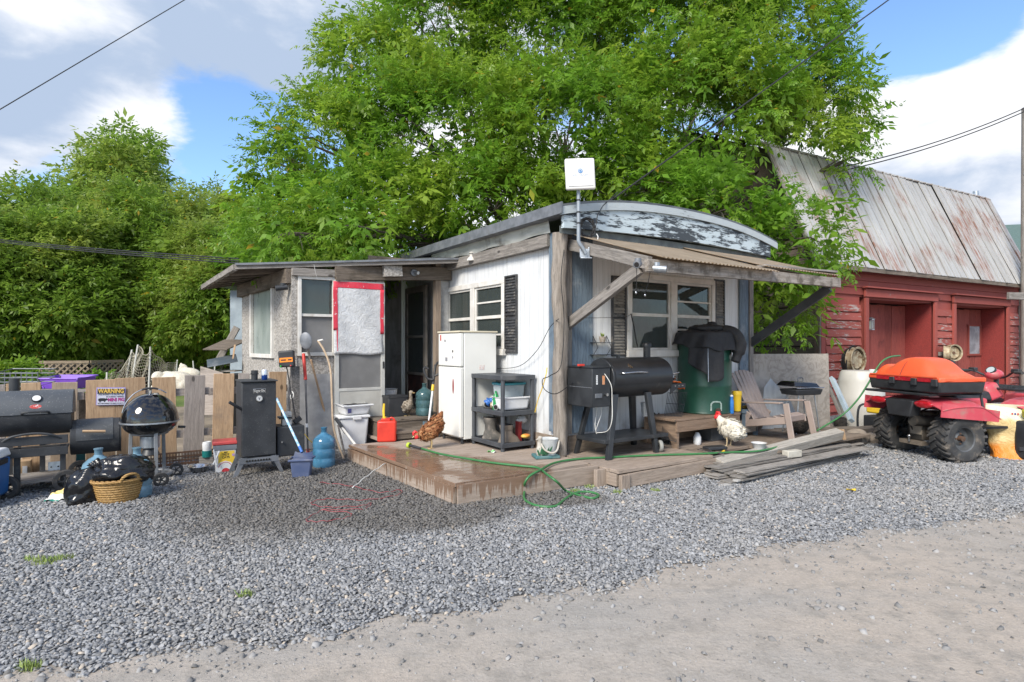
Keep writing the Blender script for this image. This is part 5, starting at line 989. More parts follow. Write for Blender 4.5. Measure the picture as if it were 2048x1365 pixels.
# --- things along the fence, left side
def loc_thing(name, label, cat, at, rot=HA, **k):
 e = thing(name, label, cat, at, rot, **k); fm = WM[e.name]
 return e, (lambda px, py, o=0.0: in_frame(fm, px, py, 1, o))
def wheel(parent, c, r, w, axis, mat=None, hubmat=None, name='wheel', tread=0):
 c = Vector(c); a = Vector(axis).normalized(); x, y, _ = ortho(a); m = Matrix((x, y, a)).transposed().to_4x4(); m.translation = c; mm = WM[parent.name] @ m
 mb = MB(); mb.lathe([(r * .62, -w / 2), (r * .93, -w / 2), (r, -w / 3), (r, w / 3), (r * .93, w / 2), (r * .62, w / 2), (r * .6, w * .2), (r * .6, -w * .2), (r * .62, -w / 2)], 28, cap=(False, False)); e = P(parent, name, mb, mat or m_rubber, mw=mm, smooth=40)
 mb = MB(); mb.lathe([(0, -w * .35), (r * .2, -w * .38), (r * .2, w * .38), (0, w * .4)], 14);
 for k in range(5):
  t = 2 * math.pi * k / 5; mb.beam((r * .12 * math.cos(t), r * .12 * math.sin(t), 0), (r * .64 * math.cos(t), r * .64 * math.sin(t), 0), w * .5, r * .13, up=(-math.sin(t), math.cos(t), 0))
 P(e, 'hub', mb, hubmat or m_blackplastic, mw=mm); return e
p = G(-12, 1012); cl = thing('wheeled_cooler', 'blue wheeled cooler with a white lid at the left picture edge', 'cooler', Vector((-5.06, 5.32, 0)), R(20))
mb = MB(); mb.box((0, 0, .25), (.56, .36, .36), None, (1.06, 1.06)); P(cl, 'body', mb, pm('cooler blue', (.02, .10, .30), (.03, .13, .36), .4, 0, 6, grime=(.1, .14, .22), glo=.6, ghi=.8), bevel=.03, seg=3); mb = MB(); mb.box((0, 0, .475), (.60, .39, .08), None, (.93, .9)); P(cl, 'lid', mb, m_white, bevel=.02, seg=3)
mb = MB(); mb.box((.0, -.195, .41), (.5, .02, .06)); mb.box((.29, 0, .40), (.03, .2, .05)); P(cl, 'handle', mb, m_blackplastic, bevel=.006); mb = MB()
for i in range(6): mb.box((-.24 + .095 * i, -.188, .24), (.02, .014, .26))
P(cl, 'rib', mb, pm('cooler rib blue', (.018, .09, .27), None, .4)); wheel(cl, (.24, -.2, .115), .115, .06, (0, 1, 0)); wheel(cl, (.24, .2, .115), .115, .06, (0, 1, 0))
mb = MB(); mb.ell((.1, -.1, .53), (.18, .1, .035), 16, 8, fn=lambda p: 1 + .3 * math.sin(9 * p.x + 4 * p.y)); tag(P(None, 'white_rag', mb, m_white, mw=WM[cl.name], smooth=180), 'crumpled white cloth lying on the blue cooler lid', 'cloth')
sm, Q = loc_thing('barrel_smoker', 'charcoal grey barrel smoker with side firebox in front of the fence', 'smoker', Vector((-4.93, 6.0, 0)))
x0, x1 = Q(-6, 830).x, Q(146, 830).x; zc = Q(75, 826).z; r = (Q(75, 784).z - Q(75, 873).z) / 2 * .98
def half(mb, x0, x1, c, r, a0, a1, n=20, endcap=True, off=0):
 ring = [(math.cos(R(a0 + (a1 - a0) * i / n)), math.sin(R(a0 + (a1 - a0) * i / n))) for i in range(n + 1)]; vs = [(x0, c[0] + q[0] * r, c[1] + q[1] * r) for q in ring] + [(x1, c[0] + q[0] * r, c[1] + q[1] * r) for q in ring]
 fs = [(i, i + 1, n + 2 + i, n + 1 + i) for i in range(n)] + [tuple(range(n, -1, -1)), tuple(range(n + 1, 2 * n + 2)), (n, 0, n + 1, 2 * n + 1)]; mb.add(vs, fs)
mb = MB(); half(mb, x0, x1, (0, zc), r, -180, 0); P(sm, 'barrel', mb, m_blackrough, smooth=40, bevel=.004)
mb = MB(); half(mb, x0 - .012, x1 + .012, (-.004, zc + .004), r * 1.02, -8, 180); lid = P(sm, 'lid', mb, pm('slate painted lid', (.055, .062, .072), (.07, .078, .088), .55, 0, 5, speck=(.3, .3, .3), sscale=100, grime=(.12, .12, .12), glo=.6, ghi=.85), smooth=40, bevel=.004)
hz_ = Q(75, 824, -r).z; a, b = Q(46, 826, -r - .03), Q(95, 823, -r - .03); mb = MB(); mb.tube(smooth_path([(a.x - .01, -r * .98, a.z - .02), (a.x, -r - .045, a.z), ((a.x + b.x) / 2, -r - .05, a.z + .005), (b.x, -r - .045, a.z), (b.x + .01, -r * .98, a.z - .02)], 5), .011, 8); P(lid, 'handle', mb, m_blackrough, mw=WM[sm.name])
g = Q(73, 795, -r * .85); d = Vector((0, -.75, .66)); mb = MB(); gp_ = Vector((g.x, -r * .76, zc + r * .67)); mb.cyl(gp_, gp_ + d * .02, .042, n=22); th = P(lid, 'thermometer', mb, m_black, mw=WM[sm.name]); mb = MB(); mb.cyl(gp_ + d * .0205, gp_ + d * .023, .034, n=22); P(lid, 'dial', mb, flat('dial white', (.65, .66, .66), .3), mw=WM[sm.name])
g = Q(71, 812, -r); gp_ = Vector((g.x, -r * .955, zc + r * .36)); d = Vector((0, -.935, .353)); mb = MB(); mb.add([gp_ + d * .006 + Vector((.048 * math.cos(t), 0, 0)) + Vector((0, .353, .935)) * (.022 * math.sin(t)) for t in [2 * math.pi * k / 20 for k in range(20)]], [tuple(range(20))]); P(lid, 'red_badge', mb, pm('red badge', (.45, .06, .05), (.6, .5, .5), .4, 0, 40, lo=.55, hi=.6), mw=WM[sm.name])
fx0, fx1 = Q(142, 870).x, Q(240, 870).x; fz = Q(190, 872).z; fr = (Q(190, 838).z - Q(190, 906).z) / 2; mb = MB(); mb.cyl((fx0, 0, fz), (fx1, 0, fz), fr, n=30); fb = P(sm, 'firebox', mb, m_blackrough, smooth=40, bevel=.006)
mb = MB(); half(mb, fx0 + .05, fx1 - .06, (-.0, fz), fr * 1.03, 80, 186, 14); P(fb, 'firebox_door', mb, pm('slate door', (.06, .066, .074), (.05, .055, .06), .55, speck=(.25, .25, .25)), mw=WM[sm.name], smooth=40)
a, b = Q(165, 859, -fr - .04), Q(211, 859, -fr - .04); mb = MB(); mb.cyl((a.x, -fr - .05, a.z - .02), (b.x, -fr - .05, b.z - .02), .014, n=12); P(fb, 'wood_handle', mb, m_fencewood, mw=WM[sm.name]); mb = MB(); mb.cyl((fx1, 0, fz), (fx1 + .012, 0, fz), fr * 1.03, n=30); P(fb, 'end_cap', mb, m_black, mw=WM[sm.name])
fxr = Q(136, 890, -.33).x; fxl = Q(-30, 890, -.33).x
for yy in (882, 905): z = Q(70, yy, -.33).z; plank(sm, 'shelf_slat', (fxl, -.33, z), (fxr, -.33, z), .085, .022, m_blackrough, up=(0, -1, 0), fm=WM[sm.name])
mb = MB(); mb.tube(smooth_path([(fxl + .12, -.33, z + .12), (fxl + .2, -.36, z + .17), (0, -.36, z + .19), (fxr - .14, -.36, z + .17), (fxr - .05, -.33, z + .12)], 5), .012, 8); P(sm, 'front_rail', mb, m_blackrough)
for yy in (-.27, -.18): plank(sm, 'shelf_slat', (fxl, yy, z + .03), (fxr, yy, z + .03), .07, .02, m_blackrough, fm=WM[sm.name])
for px, yo, zz, wk in ((34, -.28, .0, .05), (85, .22, .0, .045), (126, -.28, .1, .045), (20, .22, 0, .045)):
 q = Q(px, 950, yo); mb = MB(); mb.box((q.x, yo, (zz + z + .05) / 2), (wk, .04, z + .05 - zz)); P(sm, 'leg', mb, m_blackrough)
q = Q(133, 962, -.30); wheel(sm, (q.x, -.32, .115), .115, .045, (0, 1, 0)); q = Q(160, 950, .1); wheel(sm, (q.x, .2, .115), .115, .045, (0, 1, 0)); mb = MB(); mb.box((0, -.02, .13), (.62, .5, .02)); P(sm, 'bottom_shelf', mb, m_greywood)
q = Q(34, 775, .3); mb = MB(); mb.cyl((q.x, .12, zc + r * .6), (q.x, .12, Q(34, 757, .12).z), .045, n=16); P(sm, 'chimney', mb, m_black)
ub = thing('cardboard_box', 'open tan cardboard box under the barrel smoker', 'box', G(40, 968), HA); mb = MB(); mb.box((0, 0, .13), (.19, .16, .24)); P(ub, 'carton', mb, pm('tan carton', (.42, .29, .17), (.36, .25, .15), .85)); mb = MB(); mb.box((-.03, -.09, .11), (.05, .01, .20)); mb.box((.05, -.09, .11), (.04, .01, .18)); P(ub, 'white_flap', mb, m_white)
for i, (px, py, lb) in enumerate(((110, 964, 'grey folded metal bracket leaning under the smoker'), (128, 952, 'galvanised plate with holes leaning behind the smoker wheel'))):
 e = thing('metal_plate', lb, 'plate', G(px, py), HA + .3 * i); mb = MB(); mb.box((0, 0, .11), (.12 + .06 * i, .012, .22), Matrix.Rotation(R(-8), 3, 'X')); P(e, 'sheet', mb, m_galv); mb = MB()
 for x in (-.03, .03): mb.cyl((x, -.014 - .02, .17), (x, -.01 - .02, .17), .008, n=8)
 P(e, 'hole', mb, m_dark)
tb = thing('teal_box', 'teal and white carton on the ground by the far smoker wheel', 'box', G(160, 948, 0), HA); mb = MB(); mb.box((0, 0, .20), (.1, .08, .14)); P(tb, 'carton', mb, pm('teal carton', (.02, .17, .20), None, .5)); mb = MB(); mb.box((0, 0, .29), (.101, .081, .05)); P(tb, 'pale_top', mb, m_white); mb = MB(); mb.box((0, .05, .06), (.16, .12, .12)); P(tb, 'brick_base', mb, m_greywood)
def m_jug_(name, c):
 n = NT(name); v = n.coord(); f = n.noise(v, 6, 5); n.bsdf(n.mix(n.ramp(f, .4, .7), c, tuple(min(1, q * 1.5 + .02) for q in c)), .16, 0, None, alpha=.86, spec=.6); return n.m
m_jug = m_jug_('blue jug plastic', (.045, .16, .27)); m_jug2 = m_jug_('pale blue jug plastic', (.14, .25, .33)); m_jug3 = m_jug_('teal jug plastic', (.05, .11, .12))
JUG = [(.0, .0), (.118, .0), (.132, .015), (.135, .10), (.128, .115), (.128, .125), (.135, .14), (.135, .215), (.128, .23), (.128, .24), (.135, .255), (.135, .31), (.125, .345), (.085, .385), (.045, .41), (.034, .425), (.034, .47), (.04, .475), (.04, .488), (.0, .49)]
def jug(label, at, mat, k=1.0):
 e = thing('water_jug', label, 'water jug', at, group='large blue water jugs'); mb = MB(); mb.lathe([(a * k, b * k) for a, b in JUG[:16]], 28, cap=(False, False)); P(e, 'bottle', mb, mat, smooth=50); mb = MB(); mb.lathe([(a * k, b * k) for a, b in JUG[15:]], 20, cap=(False, False)); P(e, 'neck', mb, mat, smooth=50); return e
jug('bright blue water jug standing by the leaning poles', G(648, 934), m_jug, 1.0); jug('pale blue water jug behind the garbage bag, left one', Vector((-4.05, 5.66, 0)), m_jug2, 1.0); jug('pale blue water jug behind the garbage bag, right one', Vector((-3.70, 5.70, 0)), m_jug2, 1.0)
BS = .84; bk_ = thing('wicker_basket', 'oval tan wicker basket holding a black garbage bag', 'basket', G(237, 1003), R(25)); n = NT('wicker weave'); v = n.coord('Object', (1, 1, 1), False); sx = n.n('ShaderNodeSeparateXYZ'); n.t.links.new(v, sx.inputs[0]); w1_ = n.n('ShaderNodeTexWave', bands_direction='Z'); w1_.inputs['Scale'].default_value = 14; w1_.inputs['Distortion'].default_value = 2.5; w1_.inputs['Detail Scale'].default_value = 5; n.t.links.new(v, w1_.inputs['Vector'])
col = n.mix(w1_.outputs['Fac'], (.22, .115, .03), (.50, .31, .11)); col = n.mix(n.ramp(n.noise(v, 9, 5), .4, .75), col, (.30, .17, .05)); n.bsdf(col, .55, 0, w1_.outputs['Fac'], .6, .01); m_wick = n.m
mb = MB(); N = 44; rows = 15; vs = []
for j in range(rows):
 t = j / (rows - 1); rr = BS * (.165 + .055 * t ** .8); z = .21 * t
 for i in range(N):
  a = 2 * math.pi * i / N; k = 1 + .022 * (1 if (i + j) % 2 else -1); vs.append((rr * k * 1.12 * math.cos(a), rr * k * .85 * math.sin(a), z))
fs = [(j * N + i, j * N + (i + 1) % N, (j + 1) * N + (i + 1) % N, (j + 1) * N + i) for j in range(rows - 1) for i in range(N)] + [tuple(range(N - 1, -1, -1))]; mb.add(vs, fs); P(bk_, 'woven_body', mb, m_wick, smooth=80)
mb = MB()
for k in range(3): mb.tube([(BS * (.222 + .008 * math.sin(a * 9 + 2.1 * k)) * 1.13 * math.cos(a), BS * (.222 + .008 * math.sin(a * 9 + 2.1 * k)) * .86 * math.sin(a), .212 + .010 * math.cos(a * 9 + 2.1 * k)) for a in [2 * math.pi * i / 80 for i in range(80)]], .010, 6, closed=True)
P(bk_, 'braided_rim', mb, m_wick, smooth=80); mb = MB(); mb.tube(smooth_path([(.04, -.16, .21), (.07, -.165, .26), (.13, -.14, .28), (.17, -.1, .255), (.175, -.085, .215)], 5), .013, 8); P(bk_, 'handle', mb, m_wick)
gb = thing('garbage_bag', 'crumpled shiny black garbage bag draped over the wicker basket', 'garbage bag', G(235, 1003) + Vector((-.03, .08, .17)), R(15)); mb = MB()
from mathutils import noise as mnoise
def bagf(p): return 1 + .26 * mnoise.noise(p * 1.6 + Vector((3, 1, 7))) + .16 * abs(mnoise.noise(p * 3.4)) + .04 * abs(mnoise.noise(p * 8)) - .06
mb.ell((.03, 0, .10), (.27, .22, .16), 56, 34, fn=bagf); P(gb, 'bulge', mb, m_bag, smooth=180); mb = MB(); mb.ell((-.26, -.05, -.02), (.17, .12, .19), 40, 26, Matrix.Rotation(R(35), 3, 'Y'), fn=bagf); mb.ell((-.30, -.12, -.14), (.09, .07, .12), 30, 20, Matrix.Rotation(R(35), 3, 'Y'), fn=bagf); P(gb, 'tail', mb, m_bag, smooth=180, remesh=.012)
mb = MB(); mb.ell((-.17, -.02, .18), (.08, .06, .05), 30, 20, fn=lambda p: 1 + .3 * math.sin(11 * p.x) * math.sin(9 * p.z + 2)); P(gb, 'knot', mb, m_bag, smooth=180)
pk = thing('crumpled_package', 'crumpled green white and yellow food package on the gravel', 'package', G(122, 1003), R(20)); mb = MB(); n = NT('package print'); v = n.coord('Object', (1, 1, 1), False); sx = n.n('ShaderNodeSeparateXYZ'); n.t.links.new(v, sx.inputs[0]); t_ = n.math('ADD', sx.outputs[2], n.math('MULTIPLY', n.noise(v, 12, 3), .06)); c = n.mix(n.ramp(t_, .055, .06), (.02, .22, .17), (.72, .70, .66)); c = n.mix(n.ramp(t_, .10, .105), c, (.66, .52, .20)); n.bsdf(c, .35); m_pk = n.m
mb.sheet(lambda u, v: (-.12 + .24 * u, -.05 + .1 * v, .015 + (.07 * math.sin(math.pi * u) + .05 * u) * math.sin(math.pi * v) + .025 * math.sin(13 * u + 5 * v) * math.sin(9 * v + 1)), 22, 14, .002); P(pk, 'wrapper', mb, m_pk, smooth=50)
kt, Q = loc_thing('kettle_grill', 'black kettle grill with domed lid on a grey stand', 'grill', Vector((-3.93, 6.28, 0)), HA)
kr = (Q(356, 838).x - Q(242, 838).x) / 2 * 1.04; kx = (Q(356, 838).x + Q(242, 838).x) / 2; kz = Q(298, 842).z; zt_ = Q(298, 787).z; zb_ = Q(298, 872).z; KM = WM[kt.name] @ Matrix.Translation((kx, 0, kz))
mb = MB(); mb.lathe([(kr * math.cos(R(t)), (zt_ - kz) * math.sin(R(t)) * 1.0) for t in range(0, 91, 6)], 48, cap=(False, False)); lid = P(kt, 'lid', mb, m_gloss, smooth=180, mw=KM); mb = MB(); mb.lathe([(kr * 1.0, .0), (kr * 1.03, .004), (kr * 1.03, -.012), (kr * 1.0, -.015)], 48, cap=(False, False)); P(lid, 'lid_band', mb, m_galv, mw=KM)
mb = MB(); mb.lathe([(kr * .97 * math.cos(R(t)) ** .8, (zb_ - kz) * math.sin(R(t))) for t in range(0, 85, 7)] + [(.05, zb_ - kz)], 48); P(kt, 'bowl', mb, m_gloss, smooth=60, mw=KM)
mb = MB(); hpath = [Vector((kr * 1.0 * math.cos(R(t)) * .95, -.05, .04 + (zt_ - kz) * 1.06 * math.sin(R(t)))) for t in (168, 150, 130, 115, 100, 85, 70, 55)]; mb.tube(smooth_path(hpath, 4), .006, 8); P(lid, 'handle_arch', mb, m_steel, mw=KM); mb = MB(); mb.tube([h_ for h_ in smooth_path(hpath, 4)[14:24]], .011, 8); P(lid, 'handle_grip', mb, m_blackplastic, mw=KM); mb = MB(); mb.cyl((0, 0, zt_ - kz), (0, 0, zt_ - kz + .03), .018, n=12); P(lid, 'vent_knob', mb, m_steel, mw=KM); mb = MB(); mb.cyl((.05, -.08, zt_ - kz - .01), (.05, -.08, zt_ - kz + .008), .03, n=14); P(lid, 'vent', mb, m_steel, mw=KM)
m_stand = pm('grey grill stand', (.23, .24, .255), (.18, .19, .2), .5, .2, 7, grime=(.1, .09, .09), glo=.6, ghi=.8); mb = MB(); mb.lathe([(kr * .62, zb_ - kz + .02), (kr * .70, zb_ - kz + .05), (kr * .72, zb_ - kz + .08), (kr * .66, zb_ - kz + .06)], 36, cap=(False, False)); P(kt, 'support_ring', mb, m_stand, mw=KM)
for a in (-75, 45, 165): mb = MB(); mb.beam((kr * .66 * math.cos(R(a)), kr * .66 * math.sin(R(a)), zb_ - kz + .06), (kr * .72 * math.cos(R(a)), kr * .72 * math.sin(R(a)), -kz + .05), .035, .03, up=(0, 1, .1)); P(kt, 'leg', mb, m_stand, mw=KM, bevel=.004)
mb = MB(); mb.tube([(kr * .74 * math.cos(a), kr * .74 * math.sin(a), -kz + .10) for a in [2 * math.pi * i / 40 for i in range(40)]], .018, 8, closed=True); P(kt, 'base_ring', mb, m_stand, mw=KM); mb = MB(); mb.lathe([(.085, zb_ - kz - .13), (.095, zb_ - kz - .12), (.095, zb_ - kz + .0)], 24); P(kt, 'ash_pot', mb, m_galv, mw=KM); mb = MB(); mb.lathe([(.09, zb_ - kz - .2), (.06, zb_ - kz - .13)], 20); P(kt, 'ash_cone', mb, m_black, mw=KM)
q = Q(322, 962, -.25); wheel(kt, (q.x, -.25, .07), .075, .04, (0, 1, 0)); q = Q(352, 950, .2); wheel(kt, (q.x, .2, .075), .075, .04, (0, 1, 0)); mb = MB(); mb.cyl((kx + kr * .97, -.05, kz - .08), (kx + kr * 1.2, -.02, kz - .09), .014, n=10); P(kt, 'side_handle', mb, m_blackplastic)
bw = thing('metal_bowl', 'stainless steel feeding bowl on the gravel by the grating', 'bowl', G(397, 946)); mb = MB(); mb.lathe([(0, .0), (.06, 0), (.075, .01), (.095, .075), (.112, .085), (.115, .08), (.1, .07), (.08, .02), (0, .012)], 32, cap=(False, False)); P(bw, 'basin', mb, m_steel, smooth=50)
lb_, Q = loc_thing('litter_bucket', 'square cat litter bucket with yellow label and red lid', 'bucket', G(450, 943), HA - R(6)); LM = WM[lb_.name]; mb = MB(); mb.box((0, 0, .16), (.2, .2, .32), None, (1.22, 1.22)); P(lb_, 'tub', mb, m_white, bevel=.012); mb = MB(); mb.box((0, 0, .30), (.255, .255, .06)); P(lb_, 'collar', mb, pm('grey collar', (.19, .21, .24), None, .5), bevel=.006); mb = MB(); mb.box((0, 0, .352), (.27, .27, .04)); P(lb_, 'lid', mb, pm('pinkish red lid', (.52, .07, .07), (.45, .06, .06), .45), bevel=.01)
fr_ = LM @ Matrix.Translation((0, -.105, .14)) @ Matrix.Rotation(R(4.0), 4, 'X'); mb = MB(); mb.box((.012, -.004, .045), (.17, .004, .15)); P(lb_, 'label', mb, pm('label yellow', (.78, .52, .04), (.75, .6, .15), .4, 0, 4), mw=fr_); mb = MB(); mb.prism([(-.09, -.125), (.08, -.125), (.085, -.05), (.06, -.015), (.0, .005), (-.06, -.015), (-.09, -.05)], (.0, -.0045, .0), (1, 0, 0), (0, 0, 1), .003); P(lb_, 'label_arch', mb, m_white, mw=fr_)
mb = MB(); mb.prism([(-.015 + .045 * math.cos(R(t)), -.125 + .045 * math.sin(R(t))) for t in range(0, 181, 15)], (.02, -.0085, 0), (1, 0, 0), (0, 0, 1), .001); P(lb_, 'red_emblem', mb, flat('emblem red', (.5, .04, .05), .5), mw=fr_)
mb = MB(); mb.tube([(.075 * math.cos(R(t)), -.009, -.10 + .09 * math.sin(R(t))) for t in range(20, 161, 10)], .003, 5); P(lb_, 'red_stripe', mb, bpy.data.materials['emblem red'], mw=fr_)
for tx, z, h, w in (('24/7', .105, .018, .04), ('TIDY', .078, .034, .075), ('CATS', .046, .034, .08)): text_part(lb_, 'lettering', tx, h, m_ink, fr_ @ basis((.005, -.0075, z), (1, 0, 0), (0, 0, 1)), width=w, bold=.001)
mb = MB(); mb.cyl((.085, -.0075, .07), (.085, -.009, .07), .016, n=16); P(lb_, 'round_seal', mb, flat('seal violet', (.45, .3, .5), .5), mw=fr_); mb = MB(); mb.tube(smooth_path([(-.12, -.13, .29), (-.11, -.15, .2), (-.09, -.155, .11)], 4), .007, 7); mb.cyl((-.06, -.145, .27), (-.125, -.145, .12), .009, n=8); P(lb_, 'bail_handle', mb, m_white)
sc_ = thing('scoop_cup', 'white and teal plastic scoop beside the litter bucket', 'scoop', G(414, 930)); mb = MB(); mb.lathe([(.045, .1), (.055, .1), (.055, .18), (.045, .18)], 18); P(sc_, 'teal_base', mb, flat('teal plastic', (.01, .18, .17), .4)); mb = MB(); mb.lathe([(.05, .18), (.055, .26), (.045, .29), (.04, .27)], 18, cap=(False, False)); P(sc_, 'white_top', mb, m_white); mb = MB(); mb.box((0, .03, .05), (.18, .1, .1)); P(sc_, 'block', mb, m_greywood)
vs_, Q = loc_thing('cabinet_smoker', 'tall black steel cabinet smoker with a side firebox', 'smoker', Vector((D(517, 690, 6.62).x, 6.62, 0)), HA)
a0, a1 = Q(483, 840).x, Q(553, 840).x; z0, z1 = Q(515, 914).z, Q(515, 764).z; dp = .36; mb = MB(); mb.box(((a0 + a1) / 2, dp / 2 + .02, (z0 + z1) / 2), (a1 - a0, dp, z1 - z0)); P(vs_, 'cabinet', mb, m_blackrough, bevel=.006)
mb = MB(); mb.box(((a0 + a1) / 2, 0.008, (z0 + z1) / 2), (a1 - a0 - .01, .022, z1 - z0 - .02)); dr_ = P(vs_, 'door', mb, m_blackrough, bevel=.006); mb = MB(); mb.box(((a0 + a1) / 2, dp / 2, z1 + .008), (a1 - a0 + .02, dp + .05, .016)); P(vs_, 'top_plate', mb, pm('grey black top', (.05, .053, .058), None, .5), bevel=.003)
q = Q(519, 782); fm = WM[vs_.name] @ basis((q.x, -.005, q.z), (1, 0, 0), (0, 0, 1)); mb = MB(); mb.box((0, 0, 0), (.125, .05, .003)) if False else mb.box((0, 0, 0), (.135, .05, .004)); P(dr_, 'name_plate', mb, m_steel, mw=fm, bevel=.004); mb = MB(); mb.box((0, 0, .002), (.125, .041, .004)); P(dr_, 'plate_face', mb, m_ink, mw=fm); text_part(dr_, 'lettering', 'Dyna·Glo', .036, flat('plate lettering', (.75, .75, .72), .4), fm @ Matrix.Translation((0, 0, .0046)), width=.112)
q = Q(518, 797); mb = MB(); mb.cyl((q.x, 0, q.z), (q.x, -.022, q.z), .036, n=24); P(dr_, 'thermometer', mb, m_steel, mw=WM[vs_.name]); mb = MB(); mb.cyl((q.x, -.022, q.z), (q.x, -.024, q.z), .028, n=24); P(dr_, 'dial', mb, flat('dial grey', (.55, .56, .57), .3), mw=WM[vs_.name]); mb = MB(); mb.box((q.x, -.025, q.z + .006), (.03, .002, .005)); mb.box((q.x, -.025, q.z - .008), (.006, .002, .018)); P(dr_, 'needle', mb, m_ink, mw=WM[vs_.name])
q = Q(478, 812); mb = MB(); mb.tube(smooth_path([(a0 - .0, .02, q.z - .04), (a0 - .06, -.02, q.z), (a0 - .13, -.03, q.z + .05)], 4), .018, 8); P(vs_, 'door_handle', mb, m_blackplastic); mb = MB()
for i in range(9): mb.cyl(((a0 + (a1 - a0) * (.15 + .08 * i)), .0, z0 - .04), ((a0 + (a1 - a0) * (.15 + .08 * i)), -.004, z0 - .04), .012, n=8)
P(vs_, 'vent_hole', mb, m_dark, kind='stuff'); mb = MB(); mb.box(((a0 + a1) / 2, .02, z0 - .04), (a1 - a0 + .05, .03, .06)); P(vs_, 'base_rail', mb, m_greymetal); mb = MB(); mb.box(((a0 + a1) / 2, dp, z0 - .04), (a1 - a0, .03, .06)); P(vs_, 'base_rail', mb, m_greymetal)
for x, s in ((a0, -1), (a1, 1)):
 for y in (.02, dp): mb = MB(); mb.prism([(0, z0), (.06 * -s, z0), (.05 * s, .0), (.09 * s, .0)], (x, y + .02, 0), (1, 0, 0), (0, 0, 1), .03); P(vs_, 'leg', mb, m_greymetal)
b0, b1 = Q(556, 880).x, Q(607, 880, .1).x; q0, q1 = Q(580, 912, .05).z, Q(580, 853, .05).z; mb = MB(); mb.box(((b0 + b1) / 2, .2, (q0 + q1) / 2), (b1 - b0, .32, q1 - q0)); fb = P(vs_, 'firebox', mb, m_blackrough, bevel=.012); q = Q(563, 884, .03); mb = MB(); mb.cyl((q.x, .04, q.z), (q.x, .0, q.z), .012, n=10); P(fb, 'latch', mb, m_steel, mw=WM[vs_.name]); mb = MB(); mb.cyl((b0 - .01, -.02, Q(560, 834).z), (b0 + .07, -.03, Q(560, 834).z), .012, n=8); P(vs_, 'damper_lever', mb, m_black)
top = z1 + .016
def on_top(px, base_y, o): q = Q(px, base_y, o); return WM[vs_.name] @ Vector((q.x, o, top))
cp = thing('dark_cup', 'small charcoal cup standing on top of the cabinet smoker', 'cup', on_top(509, 758, .12)); mb = MB(); mb.lathe([(.034, 0), (.038, .11), (.034, .11), (.03, .01)], 18); P(cp, 'cup', mb, m_black); mb = MB(); mb.tube([(.041 * math.cos(a), .041 * math.sin(a), .07 + .006 * math.sin(a * 8)) for a in [2 * math.pi * i / 24 for i in range(24)]], .004, 5, closed=True); P(cp, 'band', mb, m_blackplastic)
cn = thing('drink_can', 'blue and white drink can on top of the cabinet smoker', 'can', on_top(529, 760, .06)); mb = MB(); mb.lathe([(0, 0), (.026, 0), (.033, .01), (.033, .105), (.027, .118), (.025, .115), (0, .113)], 20, cap=(False, False)); n = NT('can print'); v = n.coord('Object', (1, 1, 1), False); sx = n.n('ShaderNodeSeparateXYZ'); n.t.links.new(v, sx.inputs[0]); n.bsdf(n.mix(n.ramp(n.math('ADD', sx.outputs[2], n.math('MULTIPLY', n.noise(v, 30, 2), .05)), .075, .085), (.015, .06, .28), (.6, .64, .7)), .3, .5); P(cn, 'can', mb, n.m, smooth=40)
tm = thing('timer_box', 'beige plug timer box with a black strap on the smoker firebox', 'timer', WM[vs_.name] @ Vector(((b0 + b1) / 2 - .02, .2, q1)), HA); mb = MB(); mb.box((0, 0, .08), (.11, .09, .16)); P(tm, 'case', mb, m_trim, bevel=.006); mb = MB(); mb.box((-.02, -.05, .09), (.15, .02, .022)); P(tm, 'strap', mb, m_black); mb = MB()
for i in range(5): mb.box((.03, -.047, .05 + .016 * i), (.04, .004, .006))
P(tm, 'grille', mb, m_greymetal); cb = thing('black_adapter', 'black power adapter lying on the smoker firebox', 'adapter', WM[vs_.name] @ Vector((b1 - .05, .2, q1)), HA); mb = MB(); mb.box((0, 0, .05), (.1, .06, .06), Matrix.Rotation(R(-35), 3, 'Y')); P(cb, 'block', mb, m_blackplastic, bevel=.01)
mb = MB(); mb.tube(smooth_path([cb.matrix_basis.translation + Vector((-.02, 0, .08)), D(590, 830, 6.9), D(583, 790, 7.3), D(577, 755, 7.5), D(573, 733, 7.6)], 6), .008, 6); tag(P(None, 'black_cable', mb, m_rope), 'black cable climbing from the smoker firebox to the fence charger', 'cable')
fc = thing('fence_charger', 'black solar fence charger with an orange label on the porch corner', 'charger', D(575, 735, 7.55), R(8)); k = 7.55 / F_PX; FM = WM[fc.name] @ Matrix.Rotation(R(-4), 4, 'Y'); mb = MB(); mb.box((0, 0, 17 * k), (30 * k, .09, 33 * k)); P(fc, 'case', mb, m_blackplastic, bevel=.02, seg=3, mw=FM); mb = MB(); mb.box((0, -.047, 15 * k), (25 * k, .004, 9 * k)); lbp = P(fc, 'orange_label', mb, flat('label orange', (.85, .25, .02), .5), mw=FM); mb = MB(); mb.box((-5 * k, -.0505, 15 * k), (10 * k, .002, 2.5 * k)); mb.box((7 * k, -.0505, 15 * k), (7 * k, .002, 2.5 * k)); P(lbp, 'print', mb, m_ink, mw=FM)
for x, c in ((-11, (.02, .5, .05)), (8, (.6, .05, .05))): mb = MB(); mb.ell((x * k, -.047, 3 * k), (.01, .008, .01), 10, 6); P(fc, 'terminal', mb, flat('terminal', c, .4), mw=FM)
